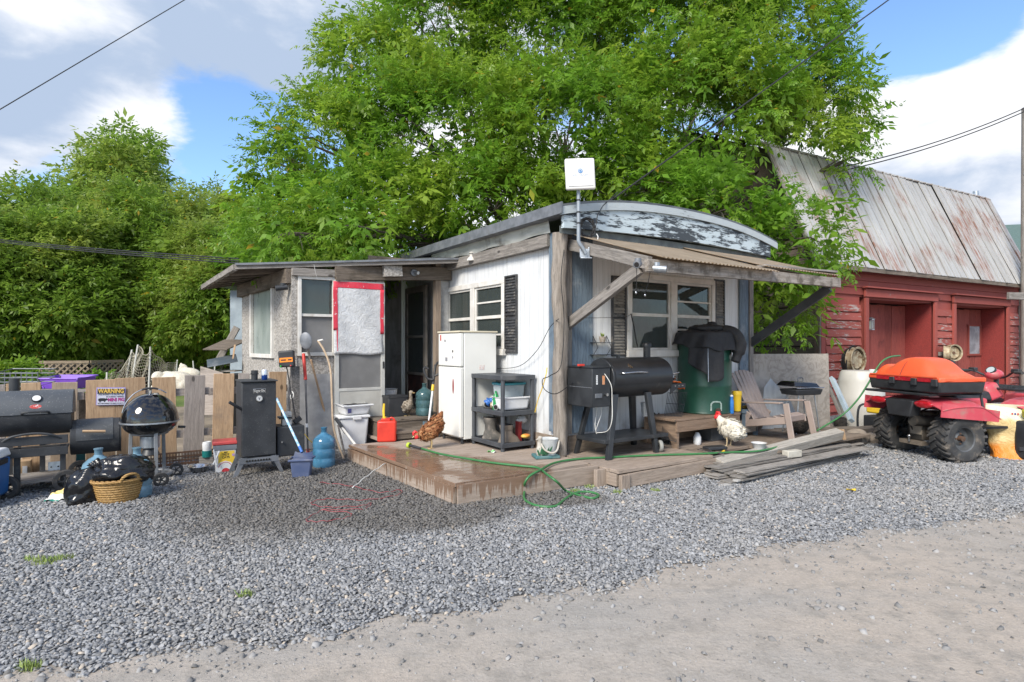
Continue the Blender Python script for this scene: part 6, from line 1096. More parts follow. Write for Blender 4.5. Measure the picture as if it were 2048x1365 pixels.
ps_ = thing('charger_post', 'rough grey post carrying the black fence charger', 'post', Vector((D(590, 690, 7.7).x, 7.7, 0)), HA); plank(ps_, 'post', Vector((D(590, 690, 7.7).x, 7.7, 0)), Vector((D(590, 690, 7.7).x, 7.7, D(590, 733, 7.7).z)), .10, .09, m_osbdark, up=(.556, -.831, 0)); mb = MB(); o = WM[ps_.name]; mb.tube([o.inverted() @ p for p in smooth_path([D(584, 783, 7.55), D(587, 788, 7.52), D(586, 795, 7.5), D(582, 798, 7.5), D(581, 792, 7.5), D(585, 786, 7.52)], 4)], .005, 6); P(ps_, 'rope_loop', mb, m_whitecord)
tu = thing('blue_tub', 'dusty blue square tub on the gravel holding a pole', 'tub', G(604, 953), HA - R(22)); mb = MB(); n_w = .225;
mb.box((0, 0, .1), (.19, .17, .2), None, (1.2, 1.2)); P(tu, 'tub', mb, pm('dusty blue plastic', (.06, .085, .17), (.09, .115, .2), .55, 0, 6, grime=(.2, .2, .22), glo=.55, ghi=.8), bevel=.015); mb = MB(); mb.tube([(-.125, -.11, .2), (.125, -.11, .2), (.125, .11, .2), (-.125, .11, .2)], .013, 7, closed=True); P(tu, 'rim', mb, bpy.data.materials['dusty blue plastic']); mb = MB(); mb.prism([(-.11, .2), (.11, .2), (.10, .265), (.07, .25), (-.06, .255), (-.09, .27)], (0, .11, 0), (1, 0, 0), (0, 0, 1), .01); P(tu, 'spout_rim', mb, bpy.data.materials['dusty blue plastic'])
pp_ = thing('painted_pole', 'blue and white speckled pole standing in the blue tub', 'pole', G(604, 953)); o = WM[pp_.name].translation; a, b = D(604, 905, 6.35) - o, D(553, 797, 6.75) - o; mb = MB(); mb.cyl(a, b, .013, n=10); P(pp_, 'shaft', mb, pm('blue white pole paint', (.50, .62, .72), (.22, .42, .62), .5, 0, 30, lo=.45, hi=.5)); mb = MB(); mb.cyl(a, a.lerp(b, .1), .016, n=10); P(pp_, 'blue_tip', mb, m_blue)
def lean(name, label, cat, pts, parts):
 e = thing(name, label, cat, pts[0]); o = WM[e.name].translation
 for nm, pl_, r, mt in parts: mb = MB(); mb.tube([p - o for p in pl_], r, 9); P(e, nm, mb, mt, smooth=60)
 return e
lean('scraper_pole', 'thin grey rod with a red grip leaning on the porch wall', 'pole', [G(616, 905)], [('rod', [G(616, 908), D(611, 760, 7.75)], .013, m_greymetal), ('red_grip', [D(611, 760, 7.75), D(607, 708, 7.85)], .022, m_redplastic), ('red_foot', [G(616, 908), G(616, 908) + Vector((0, 0, .07))], .02, m_redplastic), ('white_band', [D(613.5, 855, 7.6), D(613.3, 848, 7.6)], .018, m_white)])
lean('dark_pole', 'dark grey pole leaning steeply against the porch window', 'pole', [G(652, 893)], [('shaft', [G(652, 893), D(603, 672, 8.0)], .018, m_greymetal)])
e = lean('shovel', 'wooden handled shovel leaning blade up on the porch window', 'shovel', [G(664, 890)], [('handle', [G(664, 890), D(613, 690, 7.95)], .017, m_fencegrey)]); o = WM[e.name].translation; mb = MB(); c = D(612, 682, 7.9) - o; mb.ell(c, (.085, .02, .12), 20, 14, Matrix.Rotation(R(-8), 3, 'Y')); P(e, 'blade', mb, m_greymetal, smooth=180)
lean('rake_handle', 'pale wooden tool handle leaning beside the shovel', 'handle', [G(668, 897)], [('shaft', [G(668, 897), D(622, 720, 7.9)], .014, m_fencewood)])
lean('branch_stick', 'crooked peeled branch leaning on the porch wall', 'stick', [G(688, 912)], [('stick', smooth_path([G(688, 920), D(668, 860, 7.65), D(664, 800, 7.7), D(661, 740, 7.8), D(650, 705, 7.85), D(636, 682, 7.9)], 5), .014, wood('peeled stick', (.45, .35, .25), (.33, .25, .17), axis='z')), ('fork', [D(636, 682, 7.9), D(646, 680, 7.88)], .012, m_whitecord)])
lean('garden_stake', 'dark brown stick crossing low behind the blue jug', 'stick', [G(684, 905)], [('stick', [G(690, 912), D(676, 850, 7.8)], .014, m_greywood)])
lean('yellow_straw', 'thin yellow cord behind the blue jug', 'cord', [D(604, 862, 7.5)], [('cord', [D(604, 862, 7.5), D(618, 880, 7.3), D(632, 892, 7.2)], .006, m_yellow)])
bi = thing('white_bin', 'white lidded plastic bin beside the screen door', 'bin', Vector((-2.28, 8.22, 0)), HA - R(4)); mb = MB(); mb.box((0, 0, .25), (.34, .28, .46), None, (1.22, 1.15)); P(bi, 'body', mb, m_white, bevel=.03, seg=3); mb = MB(); mb.box((0, 0, .49), (.44, .36, .04)); P(bi, 'lid', mb, m_white, bevel=.012); mb = MB(); mb.box((.03, -.185, .48), (.12, .02, .05)); P(bi, 'clasp', mb, m_white, bevel=.004)
pn = thing('litter_pan', 'white litter pan sitting on top of the white bin', 'pan', WM[bi.name] @ Vector((.03, 0, .51)), HA + R(6)); mb = MB(); mb.box((0, 0, .07), (.34, .26, .13), None, (1.2, 1.2)); P(pn, 'tray', mb, m_white, bevel=.03, seg=3); mb = MB(); mb.tube([(-.215, -.165, .135), (.215, -.165, .135), (.215, .165, .15), (-.215, .165, .15)], .014, 8, closed=True); P(pn, 'rim', mb, m_white); mb = MB(); mb.ell((0, 0, .138), (.15, .1, .012), 14, 6, fn=lambda p: 1 + .3 * math.sin(8 * p.x)); P(pn, 'dark_contents', mb, m_ink, smooth=180); mb = MB(); mb.box((-.13, -.153, .07), (.05, .004, .06), Matrix.Rotation(R(8), 3, 'X')); P(pn, 'sticker', mb, flat('sticker blue', (.08, .09, .25), .5))
e = lean('axe', 'axe with dark head and pale handle leaning by the white bin', 'axe', [G(715, 893)], [('handle', [D(713, 893, 7.55), D(676, 845, 7.95)], .018, m_trim)]); o = WM[e.name].translation; mb = MB(); a, b = D(692, 866, 7.8) - o, D(672, 838, 7.97) - o; mb.tube([a, b], .024, 8); P(e, 'dark_grip', mb, m_black)
jc = thing('fuel_can', 'red plastic fuel can with a yellow spout on the deck', 'fuel can', G(774, 883, .2), R(8)); k = 7.79 / F_PX; mb = MB(); mb.box((0, 0, 21 * k), (37 * k, .17, 42 * k)); P(jc, 'tank', mb, m_redplastic, bevel=.025, seg=3); mb = MB(); mb.box((-2 * k, 0, 44 * k), (18 * k, .10, 5 * k)); P(jc, 'shoulder', mb, m_redplastic, bevel=.008); mb = MB(); mb.cyl((-5 * k, 0, 44 * k), (-5 * k, 0, 49 * k), .025, n=14); cap_ = P(jc, 'cap', mb, m_yellow); mb = MB(); mb.tube([(-6 * k, 0, 47 * k), (-7 * k, .02, 60 * k), (-6 * k, .02, 75 * k)], [.014, .017, .014], 8); P(jc, 'spout', mb, m_yellow); mb = MB(); mb.tube(smooth_path([(6 * k, 0, 44 * k), (8 * k, 0, 47 * k), (14 * k, 0, 44 * k), (15 * k, 0, 36 * k)], 4), .012, 8); P(jc, 'handle', mb, m_redplastic)
wbk = thing('white_pail', 'small white pail just inside the porch doorway', 'pail', G(790, 832, .45) + Vector((0, .1, 0))); mb = MB(); mb.lathe([(.07, 0), (.085, .2), (.09, .2), (.075, .19)], 18); P(wbk, 'pail', mb, m_white)
bb_ = thing('black_crate', 'black plastic crate inside the porch doorway', 'crate', G(783, 838, .45) + Vector((-.02, .35, 0)), HA); mb = MB(); mb.box((0, 0, .14), (.3, .25, .28)); P(bb_, 'crate', mb, m_blackplastic, bevel=.01); mb = MB(); mb.box((0, 0, .29), (.31, .26, .03)); P(bb_, 'rim', mb, m_blackplastic)
ab = thing('white_bucket', 'white bucket standing deep in the porch doorway', 'bucket', Vector((-2.0, 9.3, .45))); mb = MB(); mb.lathe([(.13, 0), (.15, .33), (.16, .34), (.14, .33)], 20); P(ab, 'bucket', mb, m_white)
jug('teal water jug at the foot of the inner doorway', G(848, 832, .45) + Vector((0, .05, 0)), m_jug3, .98)
e = lean('snow_shovel', 'snow shovel with white shaft and black D grip by the door post', 'shovel', [G(857, 845, .3)], [('shaft', [D(858, 842, 8.2), D(866, 776, 8.35)], .016, m_white), ('yellow_collar', [D(865, 782, 8.33), D(866.5, 770, 8.36)], .023, m_yellow), ('upper_shaft', [D(866, 772, 8.36), D(871, 730, 8.45)], .018, m_blackplastic)]); o = WM[e.name].translation
mb = MB(); q = [D(866, 760, 8.36) - o, D(855, 757, 8.36) - o, D(848, 742, 8.38) - o, D(850, 735, 8.4) - o, D(857, 738, 8.4) - o]; mb.tube(smooth_path(q, 4), .016, 8); q = [D(870, 752, 8.4) - o, D(880, 746, 8.4) - o, D(886, 730, 8.42) - o, D(878, 724, 8.44) - o, D(871, 732, 8.44) - o]; mb.tube(smooth_path(q, 4), .016, 8); P(e, 'grip', mb, m_blackplastic); mb = MB(); a = D(857, 850, 8.15) - o; mb.sheet(lambda u, v: (a.x - .08 + .24 * u, a.y - .08 * math.sin(u * 3.14), a.z - .17 + .22 * v), 8, 4, .004); P(e, 'blade', mb, pm('blue grey scoop', (.10, .16, .20), None, .5), smooth=60)
lean('orange_stick', 'thin rusty brown board standing beside the fridge', 'board', [G(880, 875, .2)], [('stick', [D(876, 838, 8.2), D(880, 752, 8.4)], .014, m_rust)])
def ground_wire(name, label, cat, pts, r, mat, z=.022):
 P0 = [G(x, y, z) for x, y in pts]; mb = MB(); mb.tube([q + Vector((0, 0, .006 * math.sin(i * 1.7))) for i, q in enumerate(smooth_path(P0, 7))], r, 6); return tag(P(None, name, mb, mat, smooth=180), label, cat)
ground_wire('red_wire', 'thin tangled red wire lying on the wet gravel', 'wire', [(640, 965), (700, 972), (760, 985), (800, 980), (795, 990), (730, 1000), (655, 998), (622, 1006), (650, 1014), (720, 1012), (742, 1006), (725, 1018), (640, 1020), (700, 1026), (690, 1036), (640, 1043), (612, 1040), (640, 1022)], .0028, flat('red wire', (.30, .05, .06), .5))
ground_wire('grass_straw', 'long pale straw lying from the deck edge onto the gravel', 'straw', [(705, 976), (740, 948), (775, 925), (800, 915), (830, 909)], .005, m_whitecord, .15)
# --- things on the deck
fg, Q = loc_thing('refrigerator', 'old white two door refrigerator on the deck by the side wall', 'refrigerator', G(920, 890, .2), HA)
fw, fd, fh_ = .62, .56, 1.40; mw = WM[fg.name]; zf = D(0, 735, 7.5).z - .2; m_fr = pm('fridge enamel', (.74, .74, .70), (.70, .70, .66), .35, 0, 3, grime=(.5, .46, .38), glo=.66, ghi=.85)
mb = MB(); mb.box((fd / 2 + .03, fw / 2, .06 + fh_ / 2), (fd - .06, fw, fh_)); P(fg, 'cabinet', mb, m_fr, bevel=.01)
for z0, z1, nm in ((.09, zf - .006, 'fridge_door'), (zf + .006, .06 + fh_ - .005, 'freezer_door')):
 mb = MB(); mb.box((.028, fw / 2, (z0 + z1) / 2), (.056, fw + .004, z1 - z0)); dr = P(fg, nm, mb, m_fr, bevel=.012, seg=3)
 if nm == 'fridge_door': mb = MB(); mb.ell((-.002, fw * .3, 1.5 - .2 - (755 - 690) * 0 + .0 - .55), (.006, .02, .10), 12, 10); P(dr, 'red_magnet', mb, flat('dark red magnet', (.25, .03, .04), .4), mw=mw)
 else:
  for i, (y, z, w, h, c) in enumerate(((.55, z1 - .06, .03, .08, (.5, .05, .04)), (.42, z1 - .1, .03, .03, (.2, .2, .22)), (.2, z0 + .2, .03, .03, (.1, .1, .1)), (.2, z0 + .12, .03, .03, (.3, .3, .32)), (.38, z0 + .09, .06, .05, (.25, .25, .27)))): mb = MB(); mb.box((-.002, y, z), (.004, w, h)); P(dr, 'magnet', mb, flat('magnet', c, .5), mw=mw)
mb = MB(); mb.box((fd / 2, fw / 2, .06 + fh_ + .012), (fd + .03, fw + .02, .024)); P(fg, 'top', mb, pm('yellowed fridge top', (.62, .56, .42), (.55, .5, .38), .5), bevel=.006); mb = MB()
for x in (.06, fd - .06):
 for y in (.05, fw - .05): mb = MB(); mb.cyl((x, y, 0), (x, y, .06), .02, n=10); P(fg, 'foot', mb, m_blackplastic)
mb = MB(); mb.box((.33, -.002, 1.0), (.08, .003, .06)); P(fg, 'sticker', mb, pm('faded sticker', (.62, .45, .4), (.7, .68, .66), .6, 0, 40))
sh, Q = loc_thing('plastic_shelf', 'dark grey three tier plastic shelf on the deck', 'shelf', G(1004, 905, .2), HA); sw, sl_ = .50, .76; m_sh = pm('dark grey shelf plastic', (.045, .05, .058), (.06, .066, .075), .5, 0, 6, grime=(.14, .14, .14), glo=.58, ghi=.8); SHZ = (.03, .43, .90)
def shz(py): return D(0, py, 7.0).z - .2
SHZ = (shz(893), shz(829), shz(757))
for k, z in enumerate(SHZ):
 mb = MB(); t = .055
 for c, s in (((sw / 2, .015, z), (sw, .03, t)), ((sw / 2, sl_ - .015, z), (sw, .03, t)), ((.015, sl_ / 2, z), (.03, sl_ - .06, t)), ((sw - .015, sl_ / 2, z), (.03, sl_ - .06, t))): mb.box(c, s)
 mb.box((sw / 2, sl_ / 2, z + (.018 if k else -.01)), (sw - .05, sl_ - .05, .012)); P(sh, 'tier', mb, m_sh, bevel=.004)
for x in (.03, sw - .03):
 for y in (.03, sl_ - .03): mb = MB(); mb.cyl((x, y, 0), (x, y, SHZ[2]), .026, n=12); P(sh, 'leg', mb, m_sh)
def on_shelf(x, y, k): return WM[sh.name] @ Vector((x, y, SHZ[k] + .026))
tbn = thing('white_basin', 'white plastic basin on the middle shelf tier', 'basin', on_shelf(.27, .22, 1), HA); mb = MB(); mb.box((0, 0, .08), (.36, .26, .155), None, (1.12, 1.12)); P(tbn, 'basin', mb, m_white, bevel=.025, seg=3); mb = MB(); mb.tube([(-.205, -.15, .155), (.205, -.15, .155), (.205, .15, .155), (-.205, .15, .155)], .011, 7, closed=True); P(tbn, 'rim', mb, m_white)
ct = thing('clear_tote', 'clear storage tote with a teal lid stacked in the white basin', 'tote', on_shelf(.27, .26, 1) + Vector((0, .05, .10)), HA); mb = MB(); mb.box((0, 0, .11), (.32, .2, .2), None, (1.1, 1.1)); P(ct, 'box', mb, pm('cloudy plastic', (.36, .42, .44), (.42, .47, .48), .3), bevel=.015); mb = MB(); mb.box((0, 0, .222), (.37, .25, .03)); P(ct, 'lid', mb, flat('teal lid', (.05, .32, .38), .4), bevel=.01)
gbt = thing('green_bottle', 'green spray bottle on the middle shelf tier', 'bottle', on_shelf(.1, .30, 1)); mb = MB(); mb.lathe([(0, 0), (.04, 0), (.045, .02), (.045, .12), (.03, .18), (.014, .2), (.014, .23), (0, .235)], 18, cap=(False, False)); P(gbt, 'bottle', mb, flat('bottle green', (.01, .22, .06), .3), smooth=50); mb = MB(); mb.box((-.04, 0, .08), (.012, .06, .07)); P(gbt, 'label', mb, m_white)
for i, (x, y, r, h, c, lb) in enumerate(((.07, .38, .045, .13, (.38, .30, .2), 'brown jar lying on the middle shelf tier'), (.06, .24, .035, .09, (.5, .5, .5), 'silver tin on the middle shelf tier'), (.10, .52, .04, .07, (.45, .45, .42), 'pale round tin at the left end of the middle tier'))):
 e = thing('tin_can', lb, 'tin', on_shelf(x, y, 1), i); mb = MB(); mb.cyl((0, 0, r), (h, 0, r), r, n=18); P(e, 'body', mb, flat('tin', c, .4, .4)); mb = MB(); mb.cyl((-.003, 0, r), (0, 0, r), r * .8, n=18); P(e, 'open_end', mb, m_dark)
bc = thing('blue_cloth', 'small crumpled blue cloth on the middle shelf tier', 'cloth', on_shelf(.1, .46, 1)); mb = MB(); mb.ell((0, 0, .08), (.06, .06, .05), 18, 12, fn=lambda p: 1 + .3 * math.sin(7 * p.x + 5 * p.z)); P(bc, 'fold', mb, m_blue, smooth=180)
m_boot = pm('muddy grey boot', (.07, .068, .062), (.13, .12, .105), .8, 0, 9, bump=.4, grime=(.24, .21, .18), glo=.5, ghi=.7, gscale=12)
def boot(label, at, rot, h, mat, w=1.0):
 e = thing('rubber_boot', label, 'boot', at, rot, group='boots on the lower shelf tier'); mb = MB()
 prof = [(0, .0, .05, .115), (.0, .08, .055, .085), (.0, .14, .056, .068), (.0, .2, .058, .066), (.0, h * .75, .066, .074), (-.005, h, .075, .082)]; N = 20; vs = []
 for cx, z, ry, rx in prof:
  for i in range(N):
   a = 2 * math.pi * i / N; f = 1.55 if (math.cos(a) > 0 and z < .1) else 1; vs.append((cx + rx * math.cos(a) * f * w, ry * math.sin(a) * w, z))
 fs = [(j * N + i, j * N + (i + 1) % N, (j + 1) * N + (i + 1) % N, (j + 1) * N + i) for j in range(len(prof) - 1) for i in range(N)] + [tuple(range(N - 1, -1, -1))]; mb.add(vs, fs); P(e, 'shaft', mb, mat, smooth=60); mb = MB(); mb.lathe([(.06, 0), (.062, .02)], 16);
 mb2 = MB(); mb2.add([(p[0] * 1.06, p[1] * 1.08, zz) for zz in (0, .025) for p in vs[:N]], [tuple(range(N - 1, -1, -1)), tuple(range(N, 2 * N))] + [(i, (i + 1) % N, N + (i + 1) % N, N + i) for i in range(N)]); P(e, 'sole', mb2, m_blackplastic); mb3 = MB(); mb3.add([vs[-N + i] for i in range(N)], [tuple(range(N))]); P(e, 'opening', mb3, m_dark); return e
boot('tall muddy black boot at the left of the lower shelf tier', on_shelf(.12, .46, 0) - Vector((0, 0, .03)), HA - R(40), .30, m_boot, 1.1); boot('dark boot at the back of the lower shelf tier', on_shelf(.3, .52, 0) - Vector((0, 0, .03)), HA - R(30), .31, m_boot); boot('brown mud caked boot at the front of the lower shelf tier', on_shelf(.16, .14, 0) - Vector((0, 0, .03)), HA - R(15), .24, pm('mud caked boot', (.17, .135, .10), (.22, .18, .145), .9, 0, 12, bump=.6, bscale=60), 1.1)
rb_ = thing('red_carton', 'red carton tucked behind the boots on the lower tier', 'carton', on_shelf(.38, .2, 0) - Vector((0, 0, .03)), HA); mb = MB(); mb.box((0, 0, .13), (.05, .07, .26)); P(rb_, 'carton', mb, flat('carton red', (.3, .03, .03), .6)); mb = MB(); mb.ell((.05, 0, .28), (.07, .05, .05), 16, 10, fn=lambda p: 1 + .3 * math.sin(11 * p.x + 7 * p.z)); P(rb_, 'crumpled_paper', mb, m_white, smooth=180)
og = thing('orange_pouch', 'orange and yellow pouch on the lower shelf tier', 'pouch', on_shelf(.42, .1, 0), HA); mb = MB(); mb.ell((0, 0, .05), (.07, .04, .03), 14, 10); P(og, 'pouch', mb, pm('orange pouch', (.7, .12, .03), (.7, .5, .1), .5, 0, 12), smooth=180)
lt_ = thing('green_wrapper', 'small green and white wrapper on the deck below the shelf', 'wrapper', G(983, 905, .2)); mb = MB(); mb.sheet(lambda u, v: (-.05 + .1 * u, -.03 + .06 * v, .012 + .02 * math.sin(7 * u) * math.sin(5 * v + 1)), 10, 8, .001); P(lt_, 'wrapper', mb, pm('wrapper print', (.15, .5, .12), (.7, .72, .7), .4, 0, 25, lo=.48, hi=.52), smooth=180)
dkp = thing('duck_planter', 'stone duck ornament beside a small whitewashed pail', 'planter', G(1097, 915, .2), R(12)); k = 6.68 / F_PX; m_orn = pm('painted cast stone', (.48, .45, .40), (.36, .33, .28), .8, 0, 12, bump=.4, bscale=40, grime=(.2, .17, .13), glo=.55, ghi=.75)
mb = MB(); mb.lathe([(.0, .03), (14 * k, .03), (19 * k, 36 * k), (20 * k, 38 * k), (18.5 * k, 38 * k), (17 * k, 34 * k), (0, 33 * k)], 28, cap=(False, False)); P(dkp, 'pail', mb, pm('whitewashed pail', (.55, .57, .57), (.40, .42, .42), .6, 0, 9, grime=(.25, .25, .24), glo=.55, ghi=.75), smooth=50); mb = MB(); mb.tube(smooth_path([(-19 * k, -.03, 34 * k), (-14 * k, -.12, 20 * k), (0, -.14, 13 * k), (12 * k, -.12, 18 * k), (20 * k, -.04, 34 * k)], 5), .011, 7); P(dkp, 'bail', mb, m_orn); mb = MB(); mb.box((-6 * k, 0, .018), (50 * k, .22, .036)); P(dkp, 'base', mb, pm('teal base', (.05, .15, .16), (.1, .18, .18), .7, 0, 12), bevel=.01)
mb = MB(); mb.ell((-20 * k, -.05, 14 * k), (8 * k, .05, 14 * k), 14, 10); mb.tube([(-20 * k, -.05, 22 * k), (-21 * k, -.05, 32 * k), (-20 * k, -.05, 38 * k)], [.035, .025, .03], 10); mb.ell((-20 * k, -.06, 41 * k), (5 * k, .03, 4.5 * k), 12, 10); mb.ell((-26 * k, -.06, 38 * k), (4 * k, .015, 1.8 * k), 10, 6, Matrix.Rotation(R(-25), 3, 'Y')); P(dkp, 'duck_figure', mb, m_orn, remesh=.008); mb = MB()
for i in range(30):
 a = random.uniform(0, 6.28); p = Vector((random.uniform(-26, -6) * k, -.09 + random.uniform(-.02, .03), .04)); d = Vector((random.uniform(-.5, .5), random.uniform(-.4, .2), 1)).normalized() * random.uniform(.05, .13); s = Vector((.012, 0, 0)); mb.add([p, p + d * .5 + s, p + d, p + d * .5 - s], [(0, 1, 2, 3)])
P(dkp, 'painted_reeds', mb, flat('reed green', (.03, .13, .06), .6))
m_hose = pm('green garden hose', (.045, .185, .06), (.036, .15, .048), .4, 0, 9, grime=(.16, .25, .12), glo=.6, ghi=.8)
hs = thing('garden_hose', 'green garden hose with spray nozzle running across the deck', 'hose', G(820, 900, .2)); o = WM[hs.name].translation; hr = .0125
hp = [G(842, 897, .22), G(880, 908, .215), G(930, 917, .215), G(985, 926, .215), G(1040, 932, .215), G(1075, 936, .215), G(1095, 950, .215), G(1115, 965, .16), G(1132, 982, .02), G(1155, 990, .02), G(1185, 997, .02), G(1197, 990, .02), G(1175, 984, .02), G(1150, 987, .02), G(1128, 1000, .02), G(1110, 1013, .02), G(1075, 1012, .02), G(1050, 1000, .02), G(1049, 980, .05), D(1050, 966, 5.70), D(1060, 952, 5.72), G(1080, 941, .228), G(1110, 926, .225), G(1160, 918, .215), G(1220, 915, .215), G(1300, 911, .215), G(1400, 908, .215), G(1460, 905, .215), G(1520, 902, .215), G(1570, 890, .215), G(1610, 875, .16), D(1640, 858, 8.3), D(1685, 830, 8.4), D(1715, 800, 8.35), D(1738, 765, 8.3), D(1753, 738, 8.3), D(1766, 722, 8.3), D(1782, 714, 8.4), D(1800, 712, 8.5)]
mb = MB(); mb.tube([q - o for q in smooth_path(hp, 7)], hr, 8); P(hs, 'hose', mb, m_hose, smooth=60); mb = MB(); a, b = G(842, 897, .225) - o, G(818, 891, .245) - o; mb.tube([a, a.lerp(b, .5), b], [.013, .017, .018], 10); P(hs, 'nozzle_body', mb, m_blackplastic); mb = MB(); d = (b - a).normalized(); mb.cyl(b - d * .015, b + d * .02, .034, n=16); P(hs, 'nozzle_head', mb, flat('lime plastic', (.42, .55, .05), .4)); mb = MB(); mb.cyl(b + d * .02, b + d * .026, .028, n=16); P(hs, 'nozzle_face', mb, m_blackplastic)
# --- birds and cats
def rand_unit(): v = np.array([random.gauss(0, 1) for _ in range(3)]); return v / np.linalg.norm(v)
def hen(name, label, at, rot, k, mat, bits, legs=True, legmat=None):
 e = thing(name, label, 'hen' if name != 'duck' else 'duck', at, rot); mb = MB()
 for q in bits:
  if q[0] == 'e': mb.ell([u * k for u in q[1]], [u * k for u in q[2]], 18, 12, Matrix.Rotation(R(q[3]) if len(q) > 3 else 0, 3, 'Y'))
  else: mb.tube([[u * k for u in p] for p in q[1]], [u * k for u in q[2]], 12)
 P(e, 'body', mb, mat, remesh=.009 * max(1, k / .4), smooth=180); fm_ = MB()
 for q in bits:
  if q[0] != 'e' or q[2][0] < .15: continue
  rt = Matrix.Rotation(R(q[3]) if len(q) > 3 else 0, 3, 'Y')
  for i in range(170):
   d = Vector(tuple(rand_unit())); p = rt @ Vector((d.x * q[2][0], d.y * q[2][1], d.z * q[2][2])) * 1.0 + Vector(q[1]); nn = (rt @ Vector((d.x / q[2][0], d.y / q[2][1], d.z / q[2][2]))).normalized(); b_ = Vector((-1, 0, -.35 + .5 * random.random())); b_ = (b_ - nn * b_.dot(nn)).normalized(); s_ = nn.cross(b_); p = p * k; L_ = .16 * k * random.uniform(.7, 1.2)
   fm_.add([p - nn * .004, p + b_ * L_ * .55 + s_ * L_ * .3 + nn * .006, p + b_ * L_ + nn * .010, p + b_ * L_ * .55 - s_ * L_ * .3 + nn * .006], [(0, 1, 2, 3)])
 P(e, 'feathers', fm_, mat, kind='stuff', smooth=None)
 if legs:
  for s in (-1, 1):
   m2 = MB(); y = .11 * s * k; m2.tube([(0, y, .34 * k), (-.02 * k, y, .16 * k), (0, y, .02 * k)], [.03 * k, .02 * k, .016 * k], 7)
   for t in (-35, 0, 35): m2.tube([(0, y, .02 * k), (.12 * k * math.cos(R(t)), y + .12 * k * math.sin(R(t)), .008 * k)], [.015 * k, .007 * k], 5)
   m2.tube([(0, y, .02 * k), (-.07 * k, y, .008 * k)], [.014 * k, .006 * k], 5); P(e, 'leg', m2, legmat or flat('hen leg', (.45, .33, .16), .6))
 return e
def m_feather_(name, c1, c2, c3):
 n = NT(name); v = n.coord('Object', (1, 1, 1)); s = n.voro(v, 42); col = n.mix(n.ramp(s, .15, .55), c1, c2); col = n.mix(n.ramp(n.noise(v, 9, 5), .45, .7), col, c3); n.bsdf(col, .75, 0, s, .6, .006, .3); return n.m
m_brownf = m_feather_('brown feathers', (.30, .115, .04), (.16, .055, .02), (.42, .22, .10)); m_whitef = m_feather_('cream feathers', (.72, .69, .60), (.66, .62, .53), (.74, .71, .64)); m_duckf = m_feather_('speckled duck feathers', (.28, .235, .175), (.14, .11, .08), (.38, .34, .28)); m_comb = flat('hen comb red', (.70, .03, .035), .5); m_beak = flat('beak horn', (.50, .38, .18), .5)
h1 = hen('brown_hen', 'reddish brown hen pecking at the deck near the fridge', G(862, 897, .2), R(195), .40, m_brownf, [('e', (.0, 0, .58), (.36, .24, .27), 30), ('e', (-.14, 0, .78), (.22, .18, .22), 55), ('t', [(-.15, 0, .80), (-.30, 0, 1.02), (-.36, 0, 1.16)], [.16, .10, .03]), ('e', (.18, 0, .46), (.22, .19, .22), 20), ('t', [(.22, 0, .52), (.36, 0, .44), (.42, 0, .42)], [.16, .11, .09]), ('e', (.44, 0, .42), (.10, .08, .09))])
mb = MB(); mb.tube([(.17, 0, .20), (.20, 0, .215), (.215, 0, .20), (.22, 0, .17)], [.012, .02, .02, .01], 7); mb.ell((.19, -.03, .135), (.015, .01, .022), 8, 6); mb.ell((.18, .03, .155), (.025, .006, .025), 8, 6); mb.ell((.18, -.034, .165), (.022, .006, .022), 8, 6); P(h1, 'comb', mb, m_comb); mb = MB(); mb.cyl((.205, 0, .16), (.235, 0, .14), .012, .002, 8); P(h1, 'beak', mb, m_beak)
h2 = hen('white_hen', 'white hen with red comb standing with its tail to the camera', G(1457, 893, .18), R(128), .43, m_whitef, [('e', (-.06, 0, .55), (.33, .29, .30), 15), ('e', (-.22, .1, .46), (.20, .17, .20), 0), ('e', (-.22, -.1, .46), (.20, .17, .20), 0), ('t', [(.10, 0, .60), (.24, .04, .76), (.31, .06, .84)], [.23, .13, .085]), ('e', (.33, .06, .87), (.10, .085, .095)), ('t', [(-.26, 0, .5), (-.36, 0, .34)], [.14, .05])], legmat=flat('hen leg pale', (.5, .4, .25), .6))
mb = MB(); mb.tube([(.10, .026, .40), (.125, .026, .43), (.15, .026, .43), (.17, .026, .40)], [.01, .018, .018, .01], 7); mb.ell((.175, .026, .33), (.018, .014, .028), 8, 6); mb.ell((.145, .026, .375), (.042, .041, .040), 12, 8); mb.ell((.15, .066, .37), (.026, .006, .024), 8, 6); P(h2, 'comb', mb, m_comb); mb = MB(); mb.cyl((.18, .026, .375), (.215, .026, .365), .010, .002, 8); P(h2, 'beak', mb, m_beak)
h3 = hen('duck', 'grey brown duck standing upright in the porch doorway', G(812, 832, .45), R(-35), .36, m_duckf, [('e', (.0, 0, .36), (.36, .23, .23), -22), ('e', (-.26, 0, .26), (.2, .15, .12), -30), ('t', [(.22, 0, .48), (.28, 0, .72), (.26, 0, .95)], [.16, .075, .065]), ('e', (.29, 0, .98), (.11, .075, .08)), ('t', [(-.3, 0, .22), (-.46, 0, .28)], [.08, .02])])
mb = MB(); mb.ell((.155, 0, .345), (.03, .016, .010), 10, 6); P(h3, 'beak', mb, pm('duck bill', (.3, .2, .08), None, .5))
def m_tabby_():
 n = NT('tabby fur'); v = n.coord('Object', (1, 1, 1), False); w = n.n('ShaderNodeTexWave', bands_direction='X'); w.inputs['Scale'].default_value = 9; w.inputs['Distortion'].default_value = 6; n.t.links.new(v, w.inputs['Vector']); n.bsdf(n.mix(w.outputs['Fac'], (.035, .028, .02), (.15, .11, .07)), .85, 0, n.noise(v, 120, 4), .5, .006); return n.m
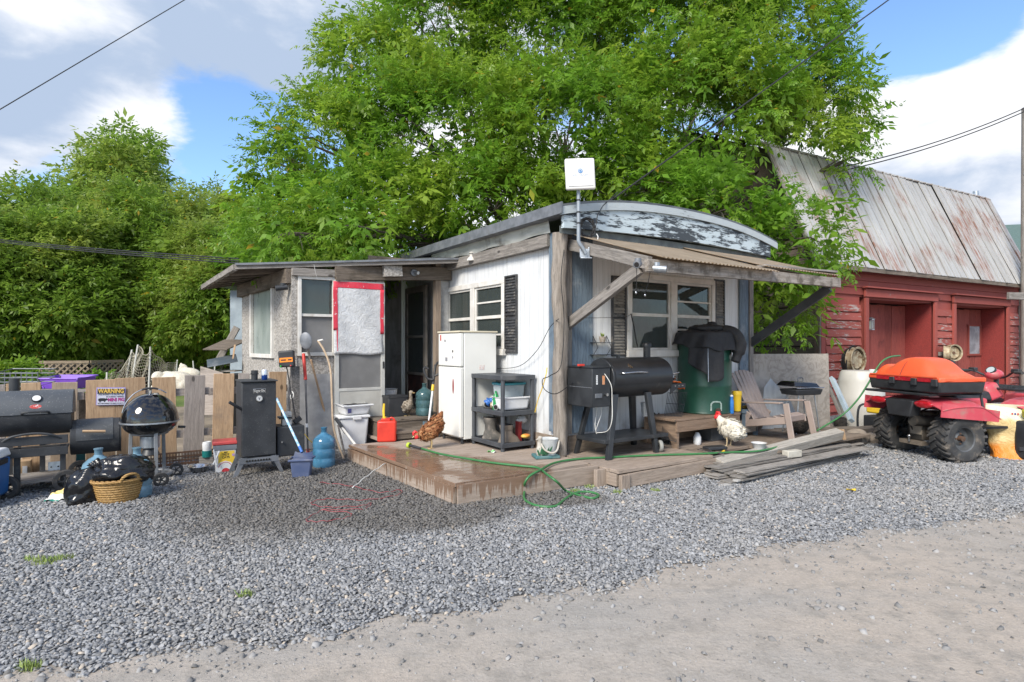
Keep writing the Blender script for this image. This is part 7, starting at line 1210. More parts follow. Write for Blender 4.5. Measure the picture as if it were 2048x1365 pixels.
ctt = thing('tabby_cat', 'brown tabby cat crouching behind the pellet grill', 'cat', G(1300, 884, .2) + Vector((.0, .18, 0)), R(-8)); mb = MB(); mb.ell((-.06, 0, .13), (.20, .11, .12), 18, 12); mb.ell((.07, -.02, .17), (.10, .09, .13), 16, 12); mb.ell((.13, -.05, .30), (.062, .058, .055), 14, 10); mb.tube([(.09, 0, .18), (.12, -.03, .27)], [.07, .05], 10); mb.ell((.17, -.08, .285), (.025, .025, .02), 8, 6); mb.tube([(.10, -.05, .34), (.095, -.05, .39)], [.024, .004], 6); mb.tube([(.15, -.05, .34), (.16, -.05, .385)], [.024, .004], 6); mb.tube([(.09, -.06, .14), (.1, -.08, .02)], [.04, .028], 8); mb.tube([(-.22, 0, .08), (-.28, -.06, .04), (-.18, -.14, .03), (-.04, -.16, .03)], [.03, .026, .024, .018], 8); mb.ell((-.12, -.07, .07), (.1, .06, .07), 12, 8); P(ctt, 'body', mb, m_tabby_(), remesh=.009, smooth=180)
mb = MB(); mb.ell((.165, -.098, .305), (.007, .005, .007), 8, 6); mb.ell((.130, -.107, .308), (.007, .005, .007), 8, 6); P(ctt, 'eyes', mb, flat('cat eye', (.4, .42, .1), .2))
m_bfur = pm('black fur', (.012, .011, .010), (.04, .032, .026), .9, 0, 25, bump=.9, bscale=70, bdist=.02)
def fluffy(label, at, rx, rz, s=0):
 e = thing('fluffy_animal', label, 'animal', at, s); mb = MB(); mb.ell((0, 0, rz), (rx, rx * .7, rz), 22, 14); mb.ell((rx * .5, -.05, rz * 1.6), (rx * .45, rx * .42, rz * .5), 14, 10); mb.ell((-rx * .6, 0, rz * .6), (rx * .5, rx * .5, rz * .55), 14, 10); P(e, 'body', mb, m_bfur, remesh=.012, smooth=180); mb = MB()
 for i in range(900):
  d = Vector(tuple(rand_unit())); d.z = abs(d.z); p = Vector((d.x * rx * .98, d.y * rx * .7, rz + d.z * rz * 1.0 if random.random() < .6 else rz * random.uniform(.2, 1.2))); q = p + (d + Vector((random.uniform(-.6, .6), random.uniform(-.6, .6), -.5))) * .035; sd = Vector((random.uniform(-1, 1), random.uniform(-1, 1), 0)) * .004; mb.add([p - sd, p + sd, q], [(0, 1, 2)])
 P(e, 'fur', mb, m_bfur, kind='stuff'); return e
fluffy('fluffy black animal resting behind the front leg of the taupe chair', G(1608, 872, .18) + Vector((0, .15, 0)), .15, .13); fluffy('fluffy black animal beside the leaning downspout and log', G(1688, 862, .1) + Vector((0, .1, 0)), .14, .10, 1.2)
# --- pellet grill
gl, Q = loc_thing('pellet_grill', 'big black pellet grill with a side hopper and chimney on the deck', 'grill', HOUSE @ Vector((hy(1245, 880, -.38).x, -.38, .2)), HA)
x0, x1 = Q(1200, 750).x, Q(1318, 750).x; zc = Q(1255, 755).z; r = (Q(1255, 714).z - Q(1255, 797).z) / 2 * .93; mb = MB(); mb.cyl((x0, 0, zc), (x1, 0, zc), r, n=44); P(gl, 'drum', mb, m_black, smooth=40, bevel=.008); mb = MB(); half(mb, x0 + .03, x1 - .03, (-.003, zc + .002), r * 1.015, 40, 195, 24); lid = P(gl, 'lid', mb, pm('satin black lid', (.016, .017, .019), (.022, .023, .026), .33, 0, 4, rr=.05), smooth=40)
a, b = Q(1249, 747, -r - .04), Q(1297, 743, -r - .04); mb = MB(); mb.tube(smooth_path([(a.x, -r * .93, a.z), (a.x + .01, -r - .035, a.z), ((a.x + b.x) / 2, -r - .045, a.z + .008), (b.x - .01, -r - .035, a.z), (b.x, -r * .93, a.z)], 5), .010, 8); P(lid, 'handle', mb, m_steel, mw=WM[gl.name]); q = Q(1264, 731, -r); gp_ = Vector((q.x, -r * .82, zc + r * .62)); ex_, ey_ = Vector((1, 0, 0)), Vector((0, .6, .8)); mb = MB(); mb.prism([(-.03, -.012), (-.01, -.028), (.03, -.03), (.042, -.022), (.03, -.012), (.02, .008), (.008, .012), (-.002, .035), (-.014, .03), (-.026, .01)], gp_, ex_, ey_, .006); P(lid, 'boar_badge', mb, m_steel, mw=WM[gl.name])
q = Q(1296, 700, .08); mb = MB(); mb.cyl((q.x, .1, zc + r * .7), (q.x, .1, Q(1296, 694, .1).z), .045, n=18); ch_ = P(gl, 'chimney', mb, m_black); mb = MB(); zz = Q(1296, 694, .1).z; mb.lathe([(.0, zz + .055), (.05, zz + .05), (.062, zz + .03), (.062, zz + .0), (.045, zz)], 20, Matrix.Translation((q.x, .1, 0))); P(ch_, 'cap', mb, m_black, mw=WM[gl.name]); mb = MB(); q = Q(1236, 712, .0); mb.box((q.x, .0, zc + r + .02), (.035, .03, .05)); P(lid, 'hinge_tab', mb, m_black, mw=WM[gl.name])
hxa, hxb = Q(1146, 780, -.02).x, Q(1206, 780, -.12).x; z0, z1 = Q(1180, 814, -.1).z, Q(1180, 736, -.1).z; mb = MB(); hd = .30; hx0 = x0 - .30; mb.box((hx0 + .14, .02, (z0 + z1) / 2), (.28, .44, z1 - z0)); hp_ = P(gl, 'hopper', mb, m_black, bevel=.008); mb = MB(); mb.box((hx0 + .14, .02, z1 + .008), (.30, .46, .016)); P(hp_, 'hopper_lid', mb, m_black, mw=WM[gl.name], bevel=.004)
yf = -.205; mb = MB(); mb.box((hx0 + .09, yf, z0 + .13), (.10, .02, .05)); P(hp_, 'control_panel', mb, m_greymetal, mw=WM[gl.name], bevel=.004); mb = MB(); mb.cyl((hx0 + .2, yf, z0 + .14), (hx0 + .2, yf - .03, z0 + .14), .018, n=12); P(hp_, 'knob', mb, m_steel, mw=WM[gl.name]); mb = MB(); mb.box((hx0 + .17, yf + .003, z1 - .14), (.035, .004, .10)); P(hp_, 'orange_sticker', mb, pm('orange sticker', (.62, .24, .08), (.5, .3, .2), .5, 0, 60), mw=WM[gl.name]); mb = MB()
for i in range(5): mb.box((hx0 + .07, yf + .003, z1 - .09 - .022 * i), (.022, .004, .016))
P(hp_, 'white_print', mb, m_white, mw=WM[gl.name], kind='stuff'); mb = MB(); mb.box((hx0 - .002, .0, (z0 + z1) / 2), (.004, .4, .006)); P(hp_, 'seam', mb, m_greymetal, mw=WM[gl.name])
zr = zc - r * .75
def leg4(x, y, xb, yb, w): mb = MB(); mb.add([(x - w, y, zr), (x + w, y, zr), (x + w, y + .05, zr), (x - w, y + .05, zr), (xb - w * .75, yb, 0), (xb + w * .75, yb, 0), (xb + w * .75, yb + .05, 0), (xb - w * .75, yb + .05, 0)], [(0, 1, 2, 3), (7, 6, 5, 4), (4, 5, 1, 0), (5, 6, 2, 1), (6, 7, 3, 2), (7, 4, 0, 3)]); P(gl, 'leg', mb, m_black, bevel=.004)
leg4(Q(1232, 800, -.2).x, -.20, Q(1220, 912, -.3).x, -.30, .045); leg4(Q(1298, 800, -.2).x, -.20, Q(1318, 880, -.3).x, -.28, .04); leg4(Q(1185, 812, .14).x, .14, Q(1164, 896, .14).x, .22, .035); leg4(Q(1262, 800, .2).x, .16, Q(1266, 870, .3).x, .26, .045)
sx0, sx1 = Q(1175, 872, .0).x + .02, Q(1310, 872, -.05).x; mb = MB(); mb.box(((sx0 + sx1) / 2, -.02, .20), (sx1 - sx0, .50, .045)); P(gl, 'lower_shelf', mb, m_black, bevel=.006); q = Q(1323, 888, -.30); wheel(gl, (q.x + .03, -.25, .07), .072, .04, (1, -.5, 0), pm('grey wheel rubber', (.30, .30, .28), (.24, .24, .22), .7)); q = Q(1323, 888, .3); wheel(gl, (q.x - .1, .26, .07), .072, .04, (1, 0, 0), bpy.data.materials['grey wheel rubber'])
sxa, sxb = x1 + .0, x1 + .27; mb = MB(); mb.box(((sxa + sxb) / 2, -.02, zc - .10), (.27, .34, .015)); mb.box(((sxa + sxb) / 2, -.19, zc - .12), (.27, .015, .055)); mb.prism([(sxa, zc - .13), (sxa, zc - .22), (sxb - .12, zc - .13)], (0, -.18, 0), (1, 0, 0), (0, 0, 1), .01); sds = P(gl, 'side_shelf', mb, m_black); mb = MB()
for i in range(3): mb = MB(); mb.cyl((sxa + .07 + .07 * i, -.197, zc - .12), (sxa + .07 + .07 * i, -.206, zc - .12), .008, n=8); P(sds, 'rivet', mb, m_steel, mw=WM[gl.name])
mb = MB(); q = Q(1284, 800, .05); mb.lathe([(.035, q.z - .2), (.055, q.z - .03), (.05, q.z - .03)], 18, Matrix.Translation((q.x, .0, 0))); P(gl, 'grease_pail', mb, m_galv); mb = MB(); W = WM[gl.name].inverted(); mb.tube([W @ p for p in smooth_path([D(1195, 800, 6.7), D(1193, 830, 6.75), D(1190, 850, 6.7), D(1193, 868, 6.7)], 4)], .004, 5); mb.tube([W @ p for p in smooth_path([D(1200, 800, 6.65), D(1203, 825, 6.7), D(1197, 845, 6.65), D(1192, 860, 6.68)], 4)], .004, 5); mb.tube([W @ p for p in smooth_path([D(1207, 745, 6.6), D(1222, 770, 6.5), D(1224, 800, 6.5), D(1224, 840, 6.45), D(1215, 862, 6.5), D(1194, 866, 6.6)], 4)], .004, 5); P(gl, 'probe_cord', mb, m_whitecord)
fo = thing('foil_ball', 'crumpled foil and tongs on the grill side shelf', 'foil', WM[gl.name] @ Vector((sxa + .09, -.05, zc - .09)), HA); mb = MB(); mb.ell((0, 0, .06), (.10, .1, .07), 22, 16, fn=lambda p: 1 + .25 * math.sin(9 * p.x + 3) * math.sin(8 * p.z) + .12 * math.sin(23 * p.y)); P(fo, 'foil', mb, m_steel, smooth=20); mb = MB(); mb.tube([(-.02, 0, .1), (.2, -.03, .13)], .006, 6); mb.tube([(-.02, 0, .13), (.19, 0, .11)], .006, 6); P(fo, 'tongs', mb, m_steel)
og_ = thing('orange_gloves', 'bright orange gloves hanging off the grill side shelf', 'gloves', WM[gl.name] @ Vector((sxb - .09, -.1, zc - .09)), HA); mb = MB(); mb.sheet(lambda u, v: (-.08 + .22 * u, -.05 + .1 * v, .02 + .012 * math.sin(9 * u) * math.sin(5 * v) - max(0, u - .55) ** 1.3 * .28), 16, 8, .01); P(og_, 'glove', mb, flat('glove orange', (.80, .16, .02), .6), smooth=180)
rl = thing('red_lighter', 'red lighter lying on the pellet grill hopper', 'lighter', WM[gl.name] @ Vector((hx0 + .01, -.02, z1 + .017)), HA); mb = MB(); mb.box((-.02, 0, .012), (.09, .03, .024)); P(rl, 'case', mb, m_redplastic, bevel=.004)
# --- green drum, bench and what stands there
def hp_at(px, py, z): return HOUSE.inverted() @ G(px, py, z)
bn_ = thing('wooden_bench', 'short brown wooden bench carrying the green drum', 'bench', G(1400, 893, .19), HA); BMx = WM[bn_.name]; Q = lambda px, py, o=0.0: in_frame(BMx, px, py, 1, o); bx0, bx1 = Q(1350, 860, 0).x, Q(1478, 850, 0).x; zt_ = Q(1400, 834, .0).z; m_bw = wood('brown bench wood', (.27, .19, .135), (.19, .13, .09))
for k in range(3): plank(bn_, 'seat_board', (bx0 - .02, .07 + .17 * k, zt_ - .015), (bx1 + .02, .07 + .17 * k, zt_ - .015), .165, .03, m_bw, fm=BMx, key=k)
plank(bn_, 'apron', (bx0 + .02, -.0, zt_ - .10), (bx1, -.0, zt_ - .10), .13, .03, m_bw, up=(0, -1, 0), fm=BMx); n_ = 10
for xx in (bx0 + .04, bx1 - .06): mb = MB(); prof = [(.0, 0), (.08, 0), (.10, .08), (.14, .14), (.30, .16), (.38, .1), (.42, 0), (.50, 0), (.5, zt_ - .03), (.0, zt_ - .03)]; mb.prism(prof, (xx, 0, 0), (0, 1, 0), (0, 0, 1), .035); P(bn_, 'end_panel', mb, pm('rough brown panel', (.24, .17, .12), (.17, .12, .085), .85, 0, 6, stretch=(1, 1, 5), bump=.4))
mb = MB(); mb.box(((bx0 + bx1) / 2, .5, zt_ / 2), (bx1 - bx0, .03, zt_ - .04)); P(bn_, 'back_panel', mb, m_bw)
gd = thing('green_drum', 'dark green steel drum standing on the brown bench', 'drum', BMx @ Vector((Q(1409, 830, .34).x, .34, zt_)), HA); dr_ = .355; dh = Q(1405, 668, .34).z - zt_; mb = MB(); mb.lathe([(dr_ * .99, 0), (dr_ * 1.02, .012), (dr_, .03), (dr_, dh * .33), (dr_ * 1.012, dh * .345), (dr_, dh * .36), (dr_, dh * .66), (dr_ * 1.012, dh * .675), (dr_, dh * .69), (dr_, dh - .03), (dr_ * 1.02, dh - .01), (dr_, dh)], 44); m_gd = pm('dark green drum paint', (.008, .055, .032), (.012, .07, .045), .38, 0, 4, grime=(.03, .06, .045), glo=.55, ghi=.75, gscale=8); P(gd, 'barrel', mb, m_gd, smooth=45)
a_f = R(-116); fmD = WM[gd.name] @ Matrix.Rotation(a_f + R(0), 4, 'Z'); mb = MB(); path = [Vector((dr_ * 1.004 * math.cos(t), dr_ * 1.004 * math.sin(t), z)) for t, z in [(-.22, .05)] + [(-.22, .10)] + [(-.22, .14), (-.16, .165), (0, .17), (.12, .165), (.17, .14), (.17, .09), (.17, .05)]]; mb.tube(path, .012, 6); P(gd, 'pale_outline', mb, pm('chalky pale paint', (.40, .48, .44), (.2, .3, .26), .8, 0, 30), mw=fmD)
mb = MB(); q = Vector((dr_, 0, .055)); mb.cyl(q, q + Vector((.05, 0, 0)), .022, n=12); mb.tube([(dr_ + .04 + .028 * math.cos(t) * .2, .03 * math.cos(t), .055 + .03 * math.sin(t)) for t in [2 * math.pi * i / 16 for i in range(16)]], .006, 6, closed=True); P(gd, 'tap', mb, m_rust, mw=fmD)
jkt = thing('black_jacket', 'black jacket with a zip draped over the green drum', 'jacket', WM[gd.name] @ Vector((0, 0, dh)), HA); m_jk = pm('black jacket cloth', (.018, .018, .02), (.028, .028, .03), .7, 0, 6, bump=.6, bscale=14, bdist=.02, grime=(.05, .045, .04), glo=.55, ghi=.8)
def drape(th0, th1, low0, low1, fn=None, flare=.05):
 def f(u, v):
  t = R(th0 + (th1 - th0) * u); low = low0 + (low1 - low0) * u; s = v * 1.0; rr0 = dr_ * 1.03; wave = .024 * math.sin(t * 5.5 + 1.3 + v) + .012 * math.sin(t * 13 + v * 3);
  if s < .22: q = s / .22; rr = rr0 * (.05 + .95 * q); z = .07 - .05 * q + .02 * math.sin(u * 9) * (1 - q) ** .5
  else: q = (s - .22) / .78; rr = rr0 + flare * q + wave * (.25 + q) + .02; z = .02 - low * q + .02 * math.sin(t * 7) * q
  return (rr * math.cos(t), rr * math.sin(t), z)
 return f
mb = MB(); mb.sheet(drape(-215, -45, .16, .30), 60, 24, .006); P(jkt, 'shoulder_drape', mb, m_jk, smooth=180); mb = MB(); mb.sheet(drape(-172, -132, .40, .62, flare=.05), 30, 28, .008); P(jkt, 'front_panel', mb, m_jk, smooth=180); mb = MB(); mb.sheet(drape(-138, -106, .68, .60, flare=.06), 20, 28, .008); P(jkt, 'zip_panel', mb, m_jk, smooth=180)
f_ = drape(-138, -106, .68, .60, flare=.075); mb = MB(); mb.tube([f_(.05, .2 + .8 * i / 20) for i in range(21)], .004, 5); P(jkt, 'zip', mb, m_galv); mb = MB(); t1, t2 = R(-135), R(-5); mb.tube(smooth_path([(dr_ * .1, -dr_ * .4, .06), (dr_ * .35, -dr_ * 1.0, .02), (dr_ * .5, -dr_ * 1.22, -.11), (dr_ * .42, -dr_ * 1.2, -.26), (dr_ * .3, -dr_ * 1.16, -.38)], 5), [.05] * 3 + [.075] * 8 + [.085] * 5 + [.06] * 5, 14); P(jkt, 'sleeve', mb, m_jk, smooth=180); mb = MB(); mb.ell((0, -.05, .07), (dr_ * .75, dr_ * .7, .06), 22, 12, fn=lambda p: 1 + .15 * math.sin(8 * p.x + 3 * p.y) * math.sin(6 * p.y)); mb.ell((.03, -.1, .11), (.09, .07, .06), 16, 10); P(jkt, 'collar_bunch', mb, m_jk, smooth=180)
sp = thing('blue_spray_can', 'tall blue spray can beside the green drum', 'can', BMx @ Vector((Q(1463, 832, -.0).x + .0, .0, zt_))); mb = MB(); mb.lathe([(.028, 0), (.03, .01), (.03, .17), (.022, .19), (.024, .23), (.0, .235)], 18, cap=(True, False)); P(sp, 'can', mb, pm('blue can print', (.02, .14, .48), (.03, .2, .55), .3, 0, 20), smooth=40); mb = MB(); mb.lathe([(.024, .225), (.02, .25), (0, .255)], 14); P(sp, 'cap', mb, m_white)
yc = thing('yellow_tub', 'yellow plastic tub behind the blue spray can', 'tub', BMx @ Vector((Q(1474, 832, .14).x, .14, zt_))); mb = MB(); mb.lathe([(.05, 0), (.06, .22), (.065, .22), (.065, .27), (.06, .28)], 20); P(yc, 'tub', mb, m_yellow)
gw_ = thing('wire_rack', 'black wire grid panel leaning against the green drum bench', 'rack', G(1335, 880, .2) + Vector((0, .1, 0)), HA); o = WM[gw_.name].inverted(); c = [o @ p for p in (D(1322, 876, 7.3), D(1352, 884, 7.2), D(1374, 786, 7.75), D(1336, 786, 7.75))]; mb = MB()
for i in range(13): t = i / 12; mb.tube([c[0].lerp(c[1], t), c[3].lerp(c[2], t)], .003, 4)
for j in range(5): t = j / 4; mb.tube([c[0].lerp(c[3], t), c[1].lerp(c[2], t)], .0045, 5)
P(gw_, 'grid', mb, m_black)
bkb = thing('wire_basket', 'round black wire basket by the pellet grill wheel', 'basket', G(1333, 890, .2) + Vector((0, .08, 0))); mb = MB()
for i in range(18): a = 2 * math.pi * i / 18; mb.tube([(.05 * math.cos(a), .05 * math.sin(a), 0), (.075 * math.cos(a), .075 * math.sin(a), .13)], .003, 4)
for z, rr in ((.0, .05), (.065, .063), (.13, .075)): mb.tube([(rr * math.cos(a), rr * math.sin(a), z) for a in [2 * math.pi * i / 20 for i in range(20)]], .004, 5, closed=True)
P(bkb, 'wires', mb, m_black)
cbk = thing('cinder_block', 'dark grey block under the brown bench', 'block', BMx @ Vector((Q(1430, 880, .2).x, .22, 0)), HA); mb = MB(); mb.box((0, 0, .1), (.36, .2, .19)); P(cbk, 'block', mb, pm('dark concrete', (.06, .065, .07), (.09, .095, .1), .9, 0, 9, bump=.5), bevel=.01); mb = MB(); mb.box((0, 0, .198), (.3, .14, .006)); P(cbk, 'hollow', mb, m_dark)
pj = thing('white_jug_small', 'small white plastic jug peeking out under the bench', 'jug', BMx @ Vector((Q(1392, 885, .12).x, .10, 0))); mb = MB(); mb.lathe([(.04, 0), (.05, .02), (.05, .1), (.03, .14), (.02, .16)], 16); P(pj, 'jug', mb, m_white, smooth=50)
mt_ = thing('black_tray', 'small black tray lying on the deck by the white hen', 'tray', G(1430, 899, .2), R(20)); mb = MB(); mb.box((0, 0, .02), (.28, .13, .035)); P(mt_, 'tray', mb, m_blackrough, bevel=.006); mb = MB(); mb.box((0, 0, .04), (.24, .09, .006)); P(mt_, 'dark_inset', mb, m_dark)
tg = thing('metal_tongs', 'steel tongs lying on the deck boards by the hose', 'tongs', G(1420, 905, .2)); o = WM[tg.name].translation; mb = MB(); mb.tube([G(1395, 899, .215) - o, G(1447, 909, .215) - o], .007, 6); mb.tube([G(1400, 897, .215) - o, G(1447, 908, .22) - o], .006, 6); P(tg, 'arms', mb, m_steel)
pcn = thing('clear_bowl', 'translucent plastic bowl on the deck behind the post', 'bowl', G(1518, 902, .19)); mb = MB(); mb.lathe([(.055, 0), (.085, .095), (.095, .1), (.082, .09), (.05, .006)], 22); P(pcn, 'bowl', mb, pm('clear plastic', (.55, .56, .56), (.5, .5, .5), .25), smooth=50)
stl = thing('blue_grey_stool', 'low blue grey bench with dried corn beside the chair', 'bench', G(1492, 872, .19) + Vector((0, .1, 0)), HA); mb = MB(); mb.box((0, 0, .36), (.34, .3, .05)); P(stl, 'top', mb, m_bluegrey);
for x in (-.13, .13):
 for y in (-.11, .11): mb = MB(); mb.box((x, y, .17), (.05, .05, .34)); P(stl, 'leg', mb, m_bluegrey)
mb = MB(); mb.ell((-.03, -.05, .41), (.07, .025, .025), 12, 8); P(stl, 'yellow_item', mb, pm('corn husk', (.45, .3, .07), None, .7)); mb = MB(); mb.box((.0, -.12, .12), (.3, .03, .12)); P(stl, 'rail', mb, m_greywood)
# --- chair, portable grill, sheets, barrel
chm = pm('taupe resin', (.33, .265, .235), (.28, .225, .2), .55, 0, 4, grime=(.2, .17, .15), glo=.6, ghi=.85)
ch = thing('adirondack_chair', 'taupe plastic adirondack chair on the deck facing right', 'chair', G(1543, 876, .18) + Vector((-.02, .05, 0)), R(-52)); CM = WM[ch.name]
def cp_(name, p0, p1, w, t, up=(0, 0, 1), bev=.008): return plank(ch, name, p0, p1, w, t, chm, up=up, fm=CM, bevel=bev)
for k in range(6):
 y = -.23 + .092 * k; zt = .90 + .05 * math.cos((k - 2.5) * .55); cp_('back_slat', (-.10, y * .82, .26), (-.42, y * 1.08, zt), .083, .018, (1, 0, .4))
for k in range(5): x = .33 - .095 * k; cp_('seat_slat', (x, -.25, .355 - .028 * k), (x, .25, .355 - .028 * k), .088, .018, (.25, 0, 1))
cp_('front_apron', (.385, -.25, .31), (.385, .25, .31), .085, .02, (1, 0, 0))
for s in (-1, 1):
 cp_('armrest', (.36, s * .33, .535), (-.30, s * .31, .50), .10, .022); cp_('leg', (.40, s * .30, .53), (.50, s * .32, .0), .085, .025, (0, 1, 0)); cp_('leg', (-.14, s * .27, .36), (-.34, s * .27, .0), .085, .025, (0, 1, 0)); cp_('seat_rail', (.40, s * .265, .30), (-.20, s * .265, .20), .10, .022, (0, 1, 0))
cp_('back_rail', (-.22, -.25, .50), (-.22, .25, .50), .07, .02, (1, 0, .4))
pgr = thing('portable_grill', 'small black folding grill on thin steel legs', 'grill', G(1602, 872, .15) + Vector((.06, .12, 0)), R(20)); zq = D(1602, 757 + 0, 8.1); k = 8.3 / F_PX; zb = 1.5 - .15 - (795 - 690) * k; mb = MB(); mb.box((0, 0, zb + .05), (.46, .30, .085), None, (1.12, 1.12)); P(pgr, 'firebowl', mb, m_blackrough, bevel=.012); mb = MB(); mb.box((-.03, .02, zb + .16), (.54, .36, .08), Matrix.Rotation(R(4), 3, 'Y'), (.78, .75)); ld = P(pgr, 'lid', mb, m_gloss, bevel=.015); mb = MB(); mb.tube(smooth_path([(-.05, 0, zb + .19), (-.06, 0, zb + .25), (.03, 0, zb + .255), (.03, 0, zb + .19)], 4), .010, 8); P(ld, 'handle', mb, m_greymetal, mw=WM[pgr.name]); mb = MB(); mb.tube([(-.26, -.17, zb + .115), (.27, -.17, zb + .115)], .008, 6); P(pgr, 'rim_wire', mb, m_steel)
for x in (-.15, .15):
 for y in (-.1, .1): mb = MB(); mb.tube([(x, y, zb + .02), (x * 1.55, y * 1.3, .0)], .009, 8); P(pgr, 'leg', mb, m_galv)
py2 = thing('plywood_sheet', 'weathered plywood sheet standing between trailer and barn', 'plywood', None, mw=frame(Vector(((D(1502, 690, 9.35).x), 9.35, 0)), R(14))); Q = lambda px, py, o=0.0: in_frame(WM[py2.name], px, py, 1, o); a, b = Q(1502, 711), Q(1658, 711); mb = MB(); mb.box(((a.x + b.x) / 2, 0, a.z / 2 + .02), (b.x - a.x, .02, a.z), Matrix.Rotation(R(-2), 3, 'X')); n = NT('weathered plywood'); v = n.coord('Object', (1, 1, 1)); f1 = n.noise(v, 5, 8, .65, 3.0); c = n.mix(n.ramp(f1, .4, .62), (.42, .375, .32), (.30, .265, .225)); c = n.mix(n.ramp(n.voro(v, 7), .03, .06, .8, 0), c, (.12, .09, .07)); c = n.mix(n.ramp(n.noise(v, 2, 5), .55, .75, 0, .6), c, (.5, .46, .41)); n.bsdf(c, .8, 0, f1, .3, .005); P(py2, 'sheet', mb, n.m)
for i, (pts, lb) in enumerate(((((1540, 756), (1580, 800), (1608, 868), (1545, 872)), 'pointed grey metal sheet leaning behind the chair'), (((1528, 775), (1541, 757), (1548, 870), (1520, 868)), 'narrow pale metal sheet leaning left behind the chair'))):
 e = thing('metal_sheet', lb, 'sheet', Vector((D(1560, 690, 9.0 + .1 * i).x, 9.0 + .1 * i, .1))); o = WM[e.name].translation; P3 = [D(x, y, 9.15 - .12 * i) - o for x, y in pts]; mb = MB(); mb.prism([(p.x, p.z) for p in P3][::-1], (0, P3[0].y, 0), (1, 0, 0), (0, 0, 1), .01); P(e, 'sheet', mb, pm('pale galvanised sheet', (.50, .54, .58), (.42, .46, .5), .45, .2, 4, stretch=(6, 6, 1)))
ds = thing('downspout', 'pale blue metal downspout leaning on the barn corner', 'downspout', D(1704, 842, 9.6)); a, b = D(1703, 842, 9.5), D(1664, 757, 10.4); plank(ds, 'trough', a, b, .10, .06, pm('pale blue metal', (.45, .54, .60), (.36, .44, .50), .45, .2), up=(.3, -1, 0)); plank(ds, 'dark_rail', a + Vector((-.10, .06, .0)), b + Vector((-.09, .06, 0)), .06, .05, m_greywood, up=(.3, -1, 0))
wb2 = thing('white_barrel', 'large translucent white plastic barrel by the barn wall', 'barrel', Vector((D(1722, 690, 10.6).x, 10.6, 0))); k = 10.6 / F_PX; mb = MB(); mb.lathe([(34 * k, 0), (38 * k, 12 * k), (41 * k, 40 * k), (42 * k, 60 * k), (41 * k, 62 * k), (41 * k, 90 * k), (37 * k, 108 * k), (34 * k, 112 * k), (33 * k, 112 * k), (0, 111 * k)], 40, cap=(True, False)); P(wb2, 'barrel', mb, pm('milky plastic', (.50, .485, .45), (.43, .415, .38), .4, 0, 3, grime=(.4, .37, .32), glo=.55, ghi=.8), smooth=50); mb = MB(); mb.cyl((15 * k, -12 * k, 111 * k), (15 * k, -12 * k, 115 * k), .05, n=14); P(wb2, 'bung', mb, m_white)
gn = thing('generator', 'yellow portable generator in a black tube frame by the barrel', 'generator', Vector((D(1765, 690, 9.6).x, 9.6, 0)), R(18)); mb = MB()
for y in (-.2, .2): mb.tube(smooth_path([(-.30, y, 0), (-.31, y, .3), (-.25, y, .48), (0, y, .5), (.28, y, .48), (.32, y, .3), (.32, y, 0)], 4), .018, 8)
mb.tube([(-.3, -.2, .05), (-.3, .2, .05)], .018, 8); mb.tube([(.32, -.2, .05), (.32, .2, .05)], .018, 8); P(gn, 'frame', mb, m_black); mb = MB(); mb.box((.05, 0, .42), (.44, .34, .12)); P(gn, 'fuel_tank', mb, m_yellow, bevel=.03, seg=3); mb = MB(); mb.box((0, 0, .2), (.5, .3, .26)); P(gn, 'engine', mb, m_blackplastic, bevel=.02); mb = MB(); mb.cyl((-.16, -.21, .14), (-.16, -.16, .14), .09, n=20); P(gn, 'recoil_cover', mb, m_yellow)
m_pile = wood('silvered board', (.30, .28, .255), (.20, .185, .17), dark=(.10, .09, .08), rvar=.5)
for i in range(24):
 lay = i // 4; j = i % 4; pa = G(1398 + 22 * j + random.uniform(-22, 22), 945 + 8 * j - 5 * lay, .012 + .022 * lay); pb = G(1690 + 8 * j + random.uniform(-25, 25), 887 + 8 * j - 3 * lay, .012 + .022 * lay); nm = ('front', 'second', 'third', 'rear')[3 - j]; ly = ('bottom', 'second', 'third', 'fourth', 'fifth', 'top')[lay]
 e = thing('pile_board', 'long grey plank in the lumber pile, %s layer, %s row' % (ly, nm), 'plank', pa, group='planks in the lumber pile'); plank(e, 'board', pa, pb, .14, .015, m_pile, rough=.004, bevel=0)
for i, (pa, pb, lb) in enumerate(((G(1445, 972, .012), G(1724, 912, .012), 'pale board lying along the front edge of the lumber pile'), (G(1470, 962, .05), G(1718, 904, .05), 'pale split board second from the front of the pile'))):
 e = thing('pale_board', lb, 'board', pa); plank(e, 'board', pa, pb, .06, .02, pm('pale silver board', (.45, .44, .42), (.36, .35, .33), .8, 0, 8, stretch=(1, 8, 8)), rough=.003)
psq = thing('square_post', 'long grey square timber post lying across the lumber pile', 'post', G(1440, 938, .1)); a, b = D(1437, 930, 6.75), D(1678, 868, 7.95); mwd = wood('grey square timber', (.40, .375, .335), (.29, .27, .24), dark=(.2, .18, .16), rvar=0); plank(psq, 'timber', a, b, .125, .125, mwd, up=(0, -.35, .9), rough=.002, bevel=.006); d = (b - a).normalized(); plank(psq, 'end_block', b + d * .005 + Vector((0, 0, .06)), b + d * .005 + Vector((.03, 0, -.08)), .13, .03, m_fencewood, up=d)
bb2 = thing('concrete_brick', 'pale concrete brick resting on the lumber pile', 'brick', G(1584, 914, .1), R(24)); mb = MB(); mb.box((0, 0, .04), (.24, .10, .085)); P(bb2, 'brick', mb, pm('pale concrete', (.50, .48, .42), (.40, .38, .33), .9, 0, 9, bump=.4), bevel=.008)
